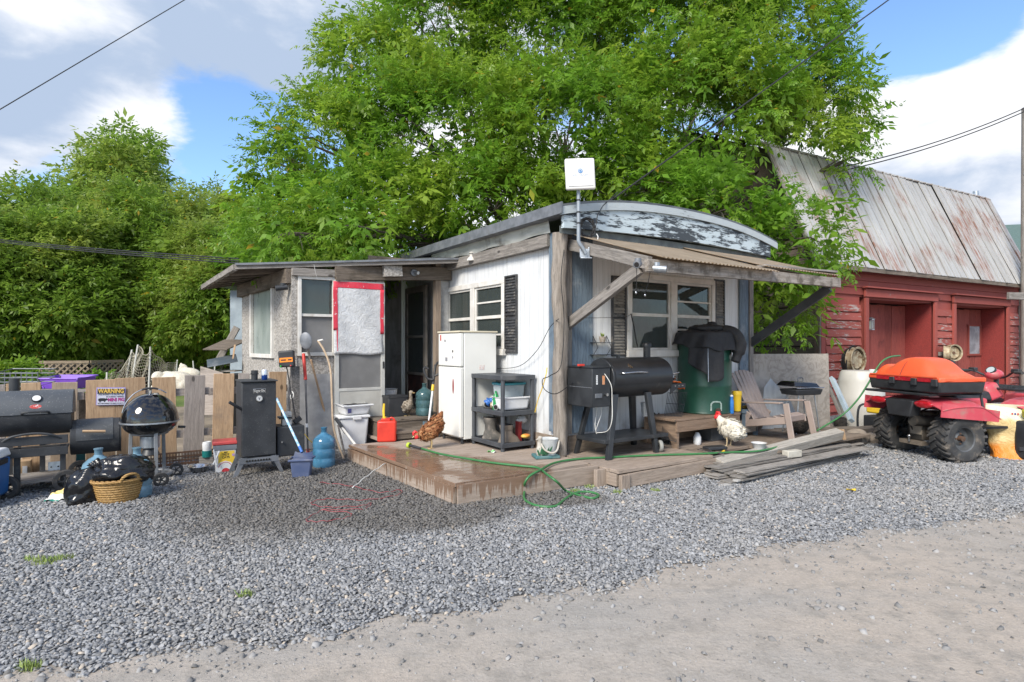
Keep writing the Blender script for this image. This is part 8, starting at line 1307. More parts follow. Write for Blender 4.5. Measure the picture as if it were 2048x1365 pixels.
def rock(name, label, at, r, seed, mat=m_stone):
 e = thing(name, label, 'rock', at, seed); mb = MB(); mb.ell((0, 0, r[2] * .7), r, 24, 16, fn=lambda p: 1 + .10 * math.sin(3 * p.x + seed) * math.cos(2.7 * p.y + 2 * seed) + .06 * math.sin(6 * p.z + 5 * p.x + seed)); P(e, 'stone', mb, mat, smooth=180); return e
rock('boulder', 'rounded tan boulder at the end of the grey square post', G(1710, 888), (.25, .18, .13), 1.0); rock('boulder', 'small grey boulder next to the rear ATV wheel', G(1745, 886), (.17, .14, .09), 2.2); rock('boulder', 'broad low rock near the log under the barrel', G(1650, 862), (.16, .12, .1), 3.5)
lg = thing('log_beam', 'old squared log lying in front of the white barrel', 'log', G(1720, 868)); plank(lg, 'log', Vector((4.7, 8.95, .1)), Vector((6.3, 9.3, .1)), .2, .2, m_brownwood, rough=.02, bevel=.01)
lg = thing('log_beam', 'second old log running left towards the deck', 'log', G(1640, 858)); plank(lg, 'log', Vector((4.0, 9.25, .1)), Vector((5.2, 9.15, .1)), .18, .16, m_brownwood, rough=.02, bevel=.01)
for i, (px, py) in enumerate(((1702, 982), (1448, 905))):
 lf_ = thing('fallen_leaf', ('yellow fallen leaf on the gravel in front of the ATV', 'dry leaf on the platform boards')[i], 'leaf', G(px, py, .02 + .185 * i), i); mb = MB(); mb.sheet(lambda u, v: (-.05 + .1 * u, (-.5 + v) * .06 * math.sin(math.pi * min(.98, u + .02)), .012 + .01 * math.sin(5 * u + 3 * v)), 10, 6, .0008); P(lf_, 'blade', mb, flat('yellow leaf', (.60, .42, .03), .6), smooth=180)
# --- ATV
atv = thing('quad_bike', 'pinkish red quad bike with black racks and muddy tyres', 'ATV', Vector((5.62, 7.84, 0)), R(10.4)); AM = WM[atv.name]
m_fender = pm('faded red fender', (.50, .055, .08), (.55, .10, .12), .38, 0, 3, grime=(.34, .19, .16), glo=.52, ghi=.78, gscale=5, bump=.08, bscale=30); m_mech = pm('greasy dark metal', (.03, .028, .026), (.06, .055, .048), .6, .3, 9, grime=(.13, .11, .09), glo=.5, ghi=.7)
def tyre(c, r, w, out):
 c = Vector(c); a = Vector((0, 1, 0)); m = Matrix(((1, 0, 0), (0, 0, 1), (0, -1, 0))).transposed().to_4x4() if False else basis(c, (1, 0, 0), (0, 0, 1)); mm = AM @ m; mb = MB()
 e = thing_part('wheel', atv, mm); mb.lathe([(r * .50, -w * .42), (r * .62, -w * .5), (r * .86, -w * .5), (r * .95, -w * .42), (r * .97, -w * .2), (r * .975, 0), (r * .97, w * .2), (r * .95, w * .42), (r * .86, w * .5), (r * .62, w * .5), (r * .50, w * .42)], 44, cap=(False, False))
 for k in range(22):
  for s in (-1, 1):
   t0 = 2 * math.pi * (k + (.5 if s > 0 else 0)) / 22; pts = []
   for q in range(4): t = t0 + .07 * q * 1.1; z = s * w * (.03 + .145 * q); rr = r * (.985 if q < 3 else .95); pts.append(Vector((rr * math.cos(t), rr * math.sin(t), z)))
   for p, q in zip(pts[:-1], pts[1:]): mb.beam(p, q + (q - p) * .12, .030, .035, up=Vector((p.x, p.y, 0)).normalized())
 P(e, 'tyre', mb, m_rubber, mw=mm, smooth=35); mb = MB(); s = out; mb.lathe([(0, s * w * .12), (r * .16, s * w * .12), (r * .18, s * w * .2), (r * .3, s * w * .1), (r * .42, s * w * .12), (r * .46, s * w * .38), (r * .52, s * w * .42), (r * .52, -s * w * .4), (r * .48, -s * w * .4)], 30, cap=(False, False)); rm = P(e, 'rim', mb, pm('dull grey rim', (.10, .105, .11), (.14, .145, .15), .5, .5), mw=mm, smooth=40)
 mb = MB(); mb.cyl((0, 0, s * w * .1), (0, 0, s * w * .34), r * .11, n=14)
 for k in range(4): a = math.pi / 2 * k; mb.cyl((r * .2 * math.cos(a), r * .2 * math.sin(a), s * w * .1), (r * .2 * math.cos(a), r * .2 * math.sin(a), s * w * .2), .012, n=6)
 P(e, 'hub', mb, m_rust, mw=mm)
tyre((0, .44, .305), .315, .27, -1); tyre((0, -.44, .305), .315, .27, 1); tyre((1.27, .46, .3), .31, .22, -1); tyre((1.27, -.46, .3), .31, .22, 1)
mb = MB(); mb.box((.6, 0, .42), (1.35, .26, .28)); mb.box((.05, 0, .45), (.4, .22, .3)); mb.cyl((0, -.42, .305), (0, .42, .305), .04, n=12); mb.cyl((1.27, -.42, .3), (1.27, .42, .3), .035, n=12); mb.box((-.05, 0, .30), (.25, .22, .16)); mb.beam((.1, -.1, .42), (0, -.36, .27), .05, .05); mb.beam((.1, .1, .42), (0, .36, .27), .05, .05); mb.beam((-.1, -.1, .35), (0, -.36, .25), .04, .04); mb.beam((-.1, .1, .35), (0, .36, .25), .04, .04); P(atv, 'chassis', mb, m_mech, bevel=.01)
for s in (-1, 1):
 mb = MB(); mb.tube([(-.02, s * .25, .30), (.02, s * .2, .70)], .03, 10); pts = [Vector((-.02, s * .25, .38)).lerp(Vector((.02, s * .2, .66)), i / 60) + Vector((.045 * math.cos(i * .8), .045 * math.sin(i * .8), 0)) for i in range(61)]; mb.tube(pts, .008, 5); P(atv, 'shock', mb, m_mech)
mb = MB()
for a, b, c in (((.1, .12, .6), (-.1, .2, .5), (-.05, .34, .33)), ((.1, -.12, .62), (-.14, -.1, .48), (-.05, -.3, .33)), ((.2, .05, .66), (-.2, .06, .52), (-.16, .02, .3)), ((.3, -.2, .6), (0, -.24, .52), (.1, -.3, .4)), ((-.3, .3, .72), (-.28, .1, .58), (-.1, .05, .5))): mb.tube(smooth_path([a, b, c], 5), .011, 6)
P(atv, 'cables', mb, m_rope, kind='stuff'); mb = MB(); mb.cyl((-.27, 0, .2), (-.27, 0, .26), .014, n=10); mb.ell((-.27, 0, .275), (.026, .026, .024), 12, 8); P(atv, 'tow_ball', mb, m_steel)
mb = MB(); mb.box((-.20, 0, .19), (.12, .34, .05)); P(atv, 'hitch_plate', mb, pm('muddy plate', (.16, .13, .10), None, .9)); mb = MB(); mb.prism([(-.1, .30), (.06, .30), (.09, .50), (-.13, .52)], (-.19, 0, 0), (0, 1, 0), (0, 0, 1), .012); P(atv, 'rear_guard', mb, pm('pale muddy plastic', (.34, .29, .23), (.26, .22, .17), .8)); mb = MB(); mb.cyl((-.38, -.16, .50), (.1, -.16, .48), .07, n=14); P(atv, 'muffler', mb, m_mech)
def fender(s):
 mb = MB()
 def f(u, v):
  x = -.40 + .86 * u; yo = .26 + .36 * v; z = .80 - .04 * v - .05 * (abs(u - .45) * 2) ** 2.2 - (.10 * max(0, u - .7) / .3) - .05 * v ** 3; return (x, s * yo, z)
 if s > 0: mb.sheet(lambda u, v: f(u, 1 - v), 16, 8, .012)
 else: mb.sheet(f, 16, 8, .012)
 return P(atv, 'rear_fender', mb, m_fender, smooth=50)
for s in (-1, 1):
 fd_ = fender(s); mb = MB(); mb.prism([(-.42, .60), (.44, .52), (.46, .66), (-.40, .78)], (0, s * .615 + (.012 if s < 0 else 0), 0), (1, 0, 0), (0, 0, 1), .012); P(fd_, 'fender_lip', mb, m_fender, mw=AM)
 mb = MB(); mb.ell((-.42, s * .36, .735), (.03, .14, .05), 16, 10); P(atv, 'tail_light', mb, pm('tail light red', (.45, .01, .02), (.30, .01, .015), .15, 0, 20, coat=.5), smooth=180); mb = MB(); mb.sheet(lambda u, v, s=s: (.92 + .75 * (u if s < 0 else 1 - u), s * (.24 + .40 * v), .78 - .10 * (abs((u if s < 0 else 1 - u) - .45) * 2) ** 2 - .07 * v ** 2), 14, 8, .012); P(atv, 'front_fender', mb, m_fender, smooth=50)
mb = MB(); mb.box((-.36, 0, .66), (.16, .34, .22), None, (1, 1.35)); P(atv, 'tail_panel', mb, m_blackplastic, bevel=.015); mb = MB(); mb.box((.42, 0, .70), (.70, .40, .16)); P(atv, 'side_body', mb, m_fender, bevel=.03); mb = MB(); mb.box((.62, 0, .80), (.62, .30, .14), None, (.9, .8)); P(atv, 'seat', mb, m_blackplastic, bevel=.04, seg=3); mb = MB(); mb.box((.98, 0, .86), (.26, .28, .22), Matrix.Rotation(R(-18), 3, 'Y'), (.8, .7)); P(atv, 'fuel_tank', mb, m_fender, bevel=.04, seg=3); mb = MB(); mb.box((.55, -.33, .42), (.6, .2, .03)); P(atv, 'footboard', mb, m_blackplastic); mb = MB(); mb.box((.55, .33, .42), (.6, .2, .03)); P(atv, 'footboard', mb, m_blackplastic)
mb = MB(); mb.tube(smooth_path([(1.02, .42, 1.13), (1.08, .28, 1.13), (1.14, .1, 1.05), (1.14, -.1, 1.05), (1.08, -.28, 1.13), (1.02, -.42, 1.13)], 4), .014, 8); mb.tube([(1.14, 0, .85), (1.14, 0, 1.05)], .03, 8); hb = P(atv, 'handlebar', mb, m_black)
for s in (-1, 1): mb = MB(); mb.cyl((1.06, s * .32, 1.13), (1.01, s * .45, 1.13), .022, n=10); P(hb, 'grip', mb, m_rubber, mw=AM); mb = MB(); mb.box((1.10, s * .30, 1.15), (.06, .10, .05)); P(hb, 'switch_box', mb, m_blackplastic, mw=AM, bevel=.008)
mb = MB(); mb.ell((1.10, 0, 1.09), (.12, .10, .075), 20, 14); pod = P(atv, 'instrument_pod', mb, m_fender, smooth=180); nrm = Vector((-.75, -.15, .65)).normalized(); c0 = Vector((1.10, 0, 1.09)) + nrm * .074; mb = MB(); mb.cyl(c0, c0 + nrm * .025, .062, n=24); P(pod, 'gauge_ring', mb, m_black, mw=AM); mb = MB(); mb.cyl(c0 + nrm * .0255, c0 + nrm * .028, .048, n=24); P(pod, 'gauge_face', mb, flat('gauge grey', (.40, .45, .46), .2), mw=AM)
def rack(x0, x1, w, z, nx):
 mb = MB(); mb.tube([(x0, -w, z), (x1, -w, z), (x1, w, z), (x0, w, z)], .017, 8, closed=True)
 for i in range(1, nx): x = x0 + (x1 - x0) * i / nx; mb.tube([(x, -w, z), (x, w, z)], .013, 6)
 for y in (-w * .5, 0, w * .5): mb.tube([(x0, y, z), (x1, y, z)], .011, 6)
 return mb
P(atv, 'rear_rack', rack(-.48, .30, .50, .865, 5), m_black); P(atv, 'front_rack', rack(1.02, 1.72, .46, .90, 7), m_blackplastic); mb = MB(); mb.box((1.62, 0, .72), (.2, .5, .2), None, (.8, .9)); P(atv, 'nose', mb, m_fender, bevel=.04, seg=3); mb = MB(); mb.tube([(1.78, -.3, .35), (1.85, -.3, .8), (1.85, .3, .8), (1.78, .3, .35)], .02, 8); P(atv, 'bull_bar', mb, m_black); mb = MB(); mb.tube([(.30, -.5, .86), (.34, -.52, .5)], .016, 6); P(atv, 'rack_strut', mb, m_black)
cx = thing('cargo_box', 'orange and black hard cargo box strapped on the quad rear rack', 'cargo box', AM @ Vector((-.06, -.02, .885)), R(10.4)); XM = WM[cx.name]; m_or = pm('faded orange plastic', (.80, .098, .03), (.72, .11, .04), .45, 0, 3, grime=(.60, .18, .09), glo=.55, ghi=.8)
mb = MB(); mb.box((0, 0, .08), (.66, 1.08, .16), None, (1.06, 1.04)); P(cx, 'base', mb, m_blackplastic, bevel=.02); secs = [(-.57, .16, .05, .30), (-.50, .25, .07, .34), (-.38, .27, .09, .34), (-.26, .42, .12, .35), (-.1, .45, .12, .35), (.16, .45, .12, .35), (.30, .33, .10, .35), (.36, .31, .1, .35), (.45, .37, .08, .34), (.53, .27, .06, .33), (.58, .16, .05, .30)]
vs = []; prof_n = 9
for y, h, topw, bw in secs:
 for q in range(prof_n): t = q / (prof_n - 1); x = -bw + 2 * bw * t; e_ = 1 - abs(2 * t - 1); z = .15 + (h - .15) * min(1, e_ * 2.6) ** .75 if h > .15 else .15; vs.append((x, y, z))
fs = [(j * prof_n + q, j * prof_n + q + 1, (j + 1) * prof_n + q + 1, (j + 1) * prof_n + q) for j in range(len(secs) - 1) for q in range(prof_n - 1)] + [tuple(range(prof_n)), tuple(reversed([(len(secs) - 1) * prof_n + q for q in range(prof_n)]))]; fs += [tuple([j * prof_n for j in range(len(secs))]) , tuple(reversed([j * prof_n + prof_n - 1 for j in range(len(secs))]))]
mb = MB(); mb.box((0, 0, .17), (.70, 1.13, .06)); lid = P(cx, 'lid', mb, m_or, smooth=50, bevel=.014); mb = MB(); mb.add(vs, fs); P(lid, 'domed_top', mb, m_or, smooth=180, subd=2, mw=XM); mb = MB(); mb.box((-.352, -.0, .205), (.012, 1.06, .016)); P(lid, 'ridge', mb, m_or, mw=XM); mb = MB(); mb.tube(smooth_path([(-.355, .03, .14), (-.352, .03, .2), (-.25, .03, .37), (-.1, .03, .447), (.1, .03, .447), (.25, .03, .37), (.352, .03, .2)], 4), .004, 5); P(lid, 'mould_seam', mb, pm('dark red seam', (.30, .03, .012), None, .6), mw=XM)  # mould seam is a thin dark red line laid over the lid
for y, w in ((.30, .22), (-.02, .26), (-.36, .22)): mb = MB(); mb.box((-.352, y, .165), (.012, w, .05)); P(lid, 'red_reflector', mb, bpy.data.materials['tail light red'], mw=XM)
for y in (.14, -.2, -.5): mb = MB(); mb.box((-.362, y, .135), (.03, .08, .09)); P(cx, 'latch', mb, m_blackplastic, bevel=.006)
fbg = thing('feed_bag', 'yellow and orange printed feed bag slumped beside the quad bike', 'bag', G(2022, 918), R(-38)); n = NT('feed bag print'); v = n.coord('Object', (1, 1, 1), False); sx = n.n('ShaderNodeSeparateXYZ'); n.t.links.new(v, sx.inputs[0]); z_ = n.math('ADD', sx.outputs[2], n.math('MULTIPLY', n.noise(v, 5, 5), .16)); c = n.mix(n.ramp(z_, .22, .34), (.72, .24, .03), (.66, .50, .24)); c = n.mix(n.ramp(z_, .58, .62), c, (.70, .68, .50)); c = n.mix(n.math('MULTIPLY', n.ramp(n.noise(v, 26, 3), .52, .56), n.math('MULTIPLY', n.ramp(sx.outputs[0], .06, .09), n.ramp(n.math('ABSOLUTE', n.math('SUBTRACT', sx.outputs[2], .36)), .09, .12, 1, 0))), c, (.12, .08, .30)); c = n.mix(n.ramp(n.noise(v, 11, 5), .55, .75, 0, .5), c, (.42, .22, .07)); n.bsdf(c, .4, 0, n.noise(v, 8, 6, .6, 1.5), .9, .03); m_fb = n.m
def bagp(u, v):
 a = 2 * math.pi * u; z = .68 * v; w = .21 * (1 - .06 * v) * (1 + .08 * math.sin(5 * a + 9 * v)) ; dd = .13 * (1 - .80 * v) * (1 + .12 * math.sin(3 * a + 7 * v)); ca, sa = math.cos(a), math.sin(a); p = .75; return (w * math.copysign(abs(ca) ** p, ca) - .06 * v + .012 * math.sin(19 * v), dd * math.copysign(abs(sa) ** p, sa) + .03 * math.sin(6 * v), z + .02 * math.sin(2 * a))
mb = MB(); mb.sheet(bagp, 36, 24); P(fbg, 'bag', mb, m_fb, smooth=180); mb = MB(); mb.box((-.06, .0, .69), (.40, .02, .05)); P(fbg, 'stitched_top', mb, pm('cream bag top', (.62, .58, .42), None, .6));
for i in range(3): mb = MB(); mb.box((.01 + .028 * i, -.072 - .0, .60), (.018, .004, .022)); P(fbg, 'print_block', mb, flat('bag print', ((.5, .05, .06), (.06, .07, .3), (.5, .05, .06))[i], .5))
mb = MB(); mb.box((.1, -.145, .16), (.05, .006, .05)); P(fbg, 'round_print', mb, m_ink)
yb2 = thing('yellow_bag', 'lime yellow bag corner showing at the right picture edge', 'bag', Vector((6.55, 7.35, .0)), R(20)); mb = MB(); mb.ell((.25, 0, .62), (.25, .12, .14), 20, 12, fn=lambda p: 1 + .12 * math.sin(7 * p.x + 4 * p.z)); P(yb2, 'bag', mb, flat('lime yellow', (.70, .66, .04), .5), smooth=180); mb = MB(); mb.box((.25, .05, .27), (.4, .25, .5)); P(yb2, 'dark_tub', mb, m_blackplastic, bevel=.03)
# --- trees
def m_leaf_(name, c1, c2, c3, trans=.35):
 n = NT(name); r = n.n('ShaderNodeNewGeometry').outputs['Random Per Island']; v = n.coord('World')
 col = n.mix(n.ramp(r, 0, 1, 0, 1, False), c1, c2); col = n.mix(n.ramp(n.noise(v, .55, 4, .6), .42, .68), col, c3); col = n.mix(n.ramp(r, .993, .995), col, (.42, .30, .03))
 col = n.val(col, n.math('MULTIPLY_ADD', n.noise(v, 2.1, 3), .7, .65))
 b = n.n('ShaderNodeBsdfPrincipled'); n.set(b.inputs['Base Color'], col); b.inputs['Roughness'].default_value = .42; b.inputs['Specular IOR Level'].default_value = .35
 t = n.n('ShaderNodeBsdfTranslucent'); n.set(t.inputs['Color'], n.mix(.5, col, n.val(col, 1.8))); mx = n.n('ShaderNodeMixShader'); mx.inputs[0].default_value = trans
 n.t.links.new(b.outputs[0], mx.inputs[1]); n.t.links.new(t.outputs[0], mx.inputs[2]); n.t.links.new(mx.outputs[0], n.out.inputs[0]); return n.m
m_leaf = m_leaf_('box elder leaves', (.105, .225, .018), (.16, .30, .028), (.235, .335, .034), .48); m_leaf2 = m_leaf_('hedge tree leaves', (.125, .225, .026), (.19, .295, .042), (.26, .325, .06), .48)
m_bark = pm('grey brown bark', (.12, .10, .08), (.07, .058, .046), .9, 0, 8, stretch=(4, 4, 1), bump=.8, bscale=18, bdist=.03)
def rand_dirs(n):
 v = rng.normal(size=(n, 3)); return v / np.linalg.norm(v, axis=1, keepdims=True)
def leaf_mesh(P0, Dr, N, length, width):
 S = np.cross(Dr, N); S /= np.linalg.norm(S, axis=1, keepdims=True) + 1e-9; L = length[:, None]; W = width[:, None]
 mid = P0 + Dr * L * .42 - N * W * .25; tip = P0 + Dr * L - N * L * .12
 V = np.stack([P0, mid + S * W * .5 + N * W * .2, tip, mid - S * W * .5 + N * W * .2], 1).reshape(-1, 3); return V
def spray_leaves(C, O, per, leaflets, spread, ll, lw, droop):
 n = len(C); t = np.tile(np.linspace(.15, 1, per), (n, 1)) * spread * rng.uniform(.7, 1.3, (n, 1))
 D0 = O + rng.normal(0, .35, (n, 3)); D0[:, 2] += .15; D0 /= np.linalg.norm(D0, axis=1, keepdims=True)
 base = C[:, None] + D0[:, None] * t[..., None]; base[..., 2] -= droop * (t ** 2) / spread
 base += rng.normal(0, .04 * spread, base.shape); base = base.reshape(-1, 3); d = np.repeat(D0, per, 0) + rng.normal(0, .75, (n * per, 3)); d[:, 2] -= .35; d /= np.linalg.norm(d, axis=1, keepdims=True)
 up = np.array([0, 0, 1.0]) + rng.normal(0, .35, (n * per, 3)); up -= d * np.sum(up * d, 1, keepdims=True); up /= np.linalg.norm(up, axis=1, keepdims=True) + 1e-9; sd = np.cross(d, up)
 out = []; m = n * per
 for k in range(leaflets):
  pair = (k + 1) // 2; s = 1 if k % 2 else -1
  if k == 0: P0 = base + d * ll * .9; dr = d.copy()
  else: P0 = base + d * ll * (.9 - .42 * pair); dr = d * .62 + sd * s * .85
  dr = dr + rng.normal(0, .16, dr.shape); dr[:, 2] -= .25; dr /= np.linalg.norm(dr, axis=1, keepdims=True); nn = up + rng.normal(0, .22, up.shape); nn -= dr * np.sum(nn * dr, 1, keepdims=True); nn /= np.linalg.norm(nn, axis=1, keepdims=True) + 1e-9
  out.append(leaf_mesh(P0, dr, nn, ll * rng.uniform(.5, 1.35, m), lw * rng.uniform(.7, 1.3, m)))
 return np.concatenate(out)
def lobe_points(lobes, n, shell=(.55, 1.04), keep=None):
 C = np.array([l[0] for l in lobes], float); Rr = np.array([l[1] for l in lobes], float); w = (Rr[:, 0] * Rr[:, 2]) ; w /= w.sum(); pts = []; outs = []; got = 0
 while got < n:
  m = n * 2; i = rng.choice(len(lobes), m, p=w); d = rand_dirs(m); r = rng.uniform(shell[0] ** 2, shell[1] ** 2, m) ** .5; wobble = 1 + .16 * np.sin(d[:, 0] * 5 + i * 1.7) * np.sin(d[:, 2] * 6 + i) + .10 * np.sin(d[:, 1] * 11 + i * 3.1)
  p = C[i] + d * Rr[i] * (r * wobble)[:, None]; q = (((p[:, None] - C[None]) / Rr[None]) ** 2).sum(-1); inside = (q < .42).any(1); ok = ~inside
  if keep is not None: ok &= keep(p)
  pts.append(p[ok]); outs.append(d[ok]); got += ok.sum()
 return np.concatenate(pts)[:n], np.concatenate(outs)[:n]
def crown_mesh(V): return V, np.arange(len(V)).reshape(-1, 4)
def px_lobe(px, py, d, rx, rz, ry=None): c = D(px, py, d); k = d / F_PX; return ((c.x, c.y, c.z), (rx * k, (ry or (rx + rz) / 2) * k, rz * k))
big = [px_lobe(*q) for q in ((655, 290, 12.5, 110, 85), (560, 330, 12.3, 55, 40), (755, 150, 13.5, 110, 100), (890, 60, 14.5, 150, 120), (1090, 60, 14.5, 190, 150), (1330, 50, 14.5, 190, 150), (1545, 90, 14.2, 125, 125), (1630, 220, 13.5, 92, 80), (1590, 300, 13.2, 110, 60),
  (880, 270, 12.5, 200, 120), (1130, 260, 12.6, 200, 130), (1400, 220, 13.2, 190, 130), (620, 440, 11.8, 110, 80), (540, 470, 12.5, 60, 60), (770, 420, 11.2, 150, 85), (960, 405, 11.4, 150, 75), (1230, 370, 12.0, 150, 70), (1430, 420, 11.0, 100, 65), (1590, 480, 10.7, 75, 75), (1500, 540, 10.9, 55, 75), (1330, 400, 11.6, 110, 50), (970, -110, 15, 170, 110), (1200, -120, 15, 230, 120), (1450, -90, 15, 190, 110), (1670, 165, 13.6, 45, 45), (1690, 320, 13.0, 40, 35), (800, 490, 10.6, 110, 45), (1560, 610, 11.1, 45, 50))]
for q in ((-.95, 4.1, 3.35, .6, 1.2, .38), (-1.9, 4.8, 3.4, .8, 1.0, .45), (-.5, 5.2, 3.6, .7, .9, .5)):
 c = HOUSE @ Vector(q[:3]); big.append(((c.x, c.y, c.z), q[3:]))
HI = np.array(HOUSE.inverted()); BI = np.array(BARN.inverted())
def clear_of_house(p):
 x = HI[0, 0] * p[:, 0] + HI[0, 1] * p[:, 1] + HI[0, 3]; y = HI[1, 0] * p[:, 0] + HI[1, 1] * p[:, 1] + HI[1, 3]; inh = (x > -.28) & (x < 4.1) & (y > -.6) & (y < 6.6) & (p[:, 2] < 3.55); inp = (x > -3.6) & (x < .1) & (y < 6) & (p[:, 2] < 2.95)
 bx_ = BI[0, 0] * p[:, 0] + BI[0, 1] * p[:, 1] + BI[0, 3]; by_ = BI[1, 0] * p[:, 0] + BI[1, 1] * p[:, 1] + BI[1, 3]; inb = (bx_ > -.6) & (by_ > -.35) & (by_ < 6.5) & (p[:, 2] < 3.4 + np.clip(by_ + .3, 0, 1.1) * 2.6 + .25); front = (y < -.2) & (x < 5.2)
 return ~inh & ~inp & ~inb & ~front & (p[:, 2] > .9)
tree = thing('box_elder_tree', 'large bright green box elder spreading over the trailer roof', 'tree', Vector((1.9, 14.2, 0)))
pts, outs = lobe_points(big, 12500, keep=clear_of_house); V = spray_leaves(pts, outs, 6, 5, .42, .098, .034, .22)
core, couts = lobe_points(big, 5200, shell=(.1, .75), keep=clear_of_house);
V2 = spray_leaves(core, couts, 3, 3, .5, .22, .09, .1)
V = np.concatenate([V, V2]); V, Fq = crown_mesh(V); np_mesh('crown', V - np.array([1.9, 14.2, 0]), Fq, m_leaf, tree)['kind'] = 'stuff'
def limbs(root, base, lobes, r0, mat, stems=4):
 b0 = Vector(base); mains = []
 for i in range(stems):
  a = i / stems * 6.28 + .4; f = b0 + Vector((.25 * math.cos(a), .25 * math.sin(a), 0)); t = b0 + Vector((1.6 * math.cos(a), 1.0 * math.sin(a), 3.0 + .5 * random.random())); mb = MB(); m = f.lerp(t, .5) + Vector((.1, .1, .2)); path = smooth_path([f - WM[root.name].translation, m - WM[root.name].translation, t - WM[root.name].translation], 5); mb.tube(path, [r0 * (1 - .45 * j / (len(path) - 1)) for j in range(len(path))], 10); P(root, 'trunk', mb, mat, smooth=60); mains.append(t)
 for c, rr in lobes:
  c = Vector(c); s = min(mains, key=lambda q: (q - c).length); o = WM[root.name].translation; mid = s.lerp(c, .5) + Vector((random.uniform(-.3, .3), random.uniform(-.3, .3), .3)); path = smooth_path([s - o, mid - o, c - o], 4); mb = MB(); mb.tube(path, [r0 * .45 * (1 - .8 * j / (len(path) - 1)) for j in range(len(path))], 7)
  for k in range(4):
   e = c + Vector(tuple(rand_dirs(1)[0] * np.array(rr) * .8)); mb.tube([mid.lerp(c, .6) - o, c.lerp(e, .5) - o + Vector((0, 0, .1)), e - o], [r0 * .16, r0 * .10, r0 * .03], 5)
  P(root, 'limb', mb, mat, smooth=60)
limbs(tree, (1.9, 14.2, 0), big[::1], .17, m_bark, 5)
def crown_kind(kind, n):
 if kind == 0: lob = [((0, 0, 3.2), (2.6, 2.4, 1.9)), ((-1.6, .3, 2.2), (1.7, 1.7, 1.4)), ((1.7, -.2, 2.3), (1.8, 1.7, 1.5)), ((.3, .1, 4.9), (1.7, 1.6, 1.4)), ((-.9, -.6, 4.2), (1.2, 1.2, 1.0)), ((1.2, -.9, 3.8), (1.3, 1.2, .9)), ((0, -1.2, 2.2), (2.0, 1.4, 1.0))]
 elif kind == 1: lob = [((0, 0, 4.6), (1.7, 1.6, 1.2)), ((-.9, 0, 5.9), (1.1, 1.1, .9)), ((.8, .2, 6.2), (1.2, 1.1, .8)), ((.1, 0, 7.0), (.9, .9, .6)), ((1.5, -.2, 5.0), (1.0, 1.0, .7)), ((-1.5, .2, 4.7), (1.0, 1.0, .7)), ((0, 0, 3.2), (1.5, 1.4, .9)), ((.9, -.3, 3.9), (1.0, .9, .6))]
 else: lob = [((0, 0, 2.7), (2.2, 2.0, 1.5)), ((-1.3, .2, 3.3), (1.4, 1.4, 1.3)), ((1.2, .2, 3.1), (1.5, 1.4, 1.4)), ((.2, 0, 4.3), (1.3, 1.3, 1.2)), ((-.3, -1.0, 2.2), (1.9, 1.1, .9)), ((1.6, -.4, 2.2), (1.2, 1.1, .9))]
 p, o = lobe_points(lob, n, shell=(.5, 1.06)); V = spray_leaves(p, o, 5, 3, .42, .145, .055, .15); p, o = lobe_points(lob, n // 2, shell=(.1, .7)); V = np.concatenate([V, spray_leaves(p, o, 2, 3, .4, .3, .13, .1)])
 me = np_mesh('crown', *crown_mesh(V), m_leaf2); return me, lob
kinds = []
for k in range(3):
 ob, lob = crown_kind(k, (4600, 1700, 4000)[k]); me = ob.data; bpy.data.objects.remove(ob); mb = MB()
 mb.tube(smooth_path([(0, 0, -.2), (.15, .05, 1.2), (0, 0, 2.6), (.1, 0, lob[3][0][2])], 4), [.22, .21, .2, .19, .18, .17, .16, .15, .13, .11, .09, .07, .05], 9)
 for c, rr in lob[1:]: mb.tube([(.05, 0, 1.6), (c[0] * .5, c[1] * .5, c[2] * .75), c], [.11, .08, .03], 6)
 kinds.append((me, mb.mesh('trunk', m_bark, 60)))
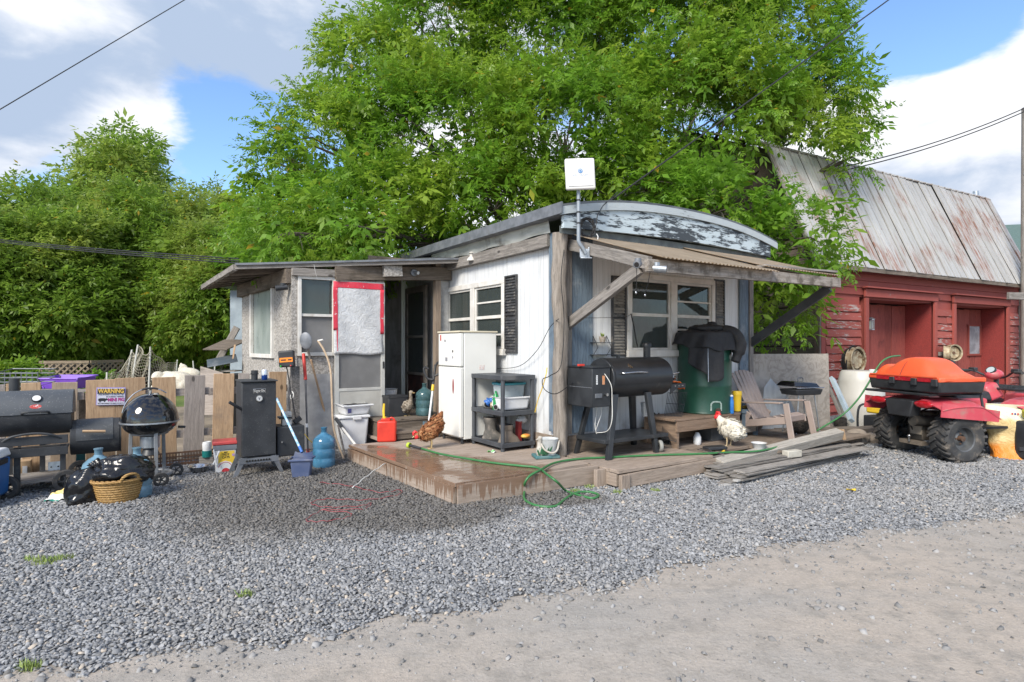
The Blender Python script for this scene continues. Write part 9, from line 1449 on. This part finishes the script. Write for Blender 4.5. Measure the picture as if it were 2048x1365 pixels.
BG = [(0, 0, 700, 21, 1.16, .3, 'rounded tree at the far left edge of the hedge'), (2, 120, 700, 17.5, 1.0, 1.1, 'low dense tree behind the lattice screen'), (1, 248, 700, 29, 1.60, 2.0, 'tall open crowned tree rising above the left tree line'), (0, 330, 700, 21, 1.12, 3.6, 'bushy tree behind the netting stakes'),
      (2, 235, 700, 24, 1.12, 4.4, 'dark tree with leaning trunk behind the lattice screen'), (0, 440, 700, 29, 1.38, 5.2, 'mid green tree between the tall tree and the big box elder'), (2, 420, 700, 19, .98, 2.7, 'leafy tree directly left of the porch roof'), (0, 560, 700, 27, 1.12, 1.7, 'tree rising just behind the porch roof'),
      (2, -90, 700, 16, .95, .9, 'near tree cut off by the left picture edge'), (2, 500, 700, 33, 1.55, 3.3, 'hazy tree at the gap beside the big box elder'), (1, 110, 700, 32, 1.3, .5, 'slim tree far behind the left edge trees'), (0, 650, 700, 22, 1.0, .2, 'tree low behind the porch and trailer'), (2, 1500, 700, 17, 1.1, 2.2, 'shaded tree between trailer and barn')]
for k, px, py, d, s, rz, lb in BG:
 c = D(px, 690, d); c.z = 0; e = thing('broadleaf_tree', lb, 'tree', None, mw=Matrix.Translation(c) @ Matrix.Rotation(rz, 4, 'Z') @ Matrix.Scale(s, 4), group='trees along the far side of the yard')
 link_mesh('crown', kinds[k][0], e)['kind'] = 'stuff'; link_mesh('trunk', kinds[k][1], e)
sh_l = [((0, 0, .35), (.6, .5, .4)), ((.35, .1, .5), (.4, .4, .35)), ((-.35, 0, .45), (.4, .4, .35))]; p, o = lobe_points(sh_l, 500, shell=(.3, 1.05)); sv = spray_leaves(p, o, 5, 3, .2, .12, .06, .08); ob = np_mesh('foliage', *crown_mesh(sv), m_leaf); sme = ob.data; bpy.data.objects.remove(ob)
for i, (px, d, s, lb) in enumerate(((10, 13.5, .75, 'leafy weed clump at the left edge behind the fence'), (50, 13.5, .7, 'leafy weed clump left of the lattice screen'), (183, 13, .8, 'leafy weed clump right of the lattice screen'), (0, 9.5, .7, 'bright young sapling leaves at the left picture edge'))):
 c = D(px, 690, d); c.z = .55 if i == 3 else .1; e = thing('weed_clump', lb, 'weeds', None, mw=Matrix.Translation(c) @ Matrix.Rotation(i * 1.3, 4, 'Z') @ Matrix.Scale(s, 4)); link_mesh('foliage', sme, e)['kind'] = 'stuff'
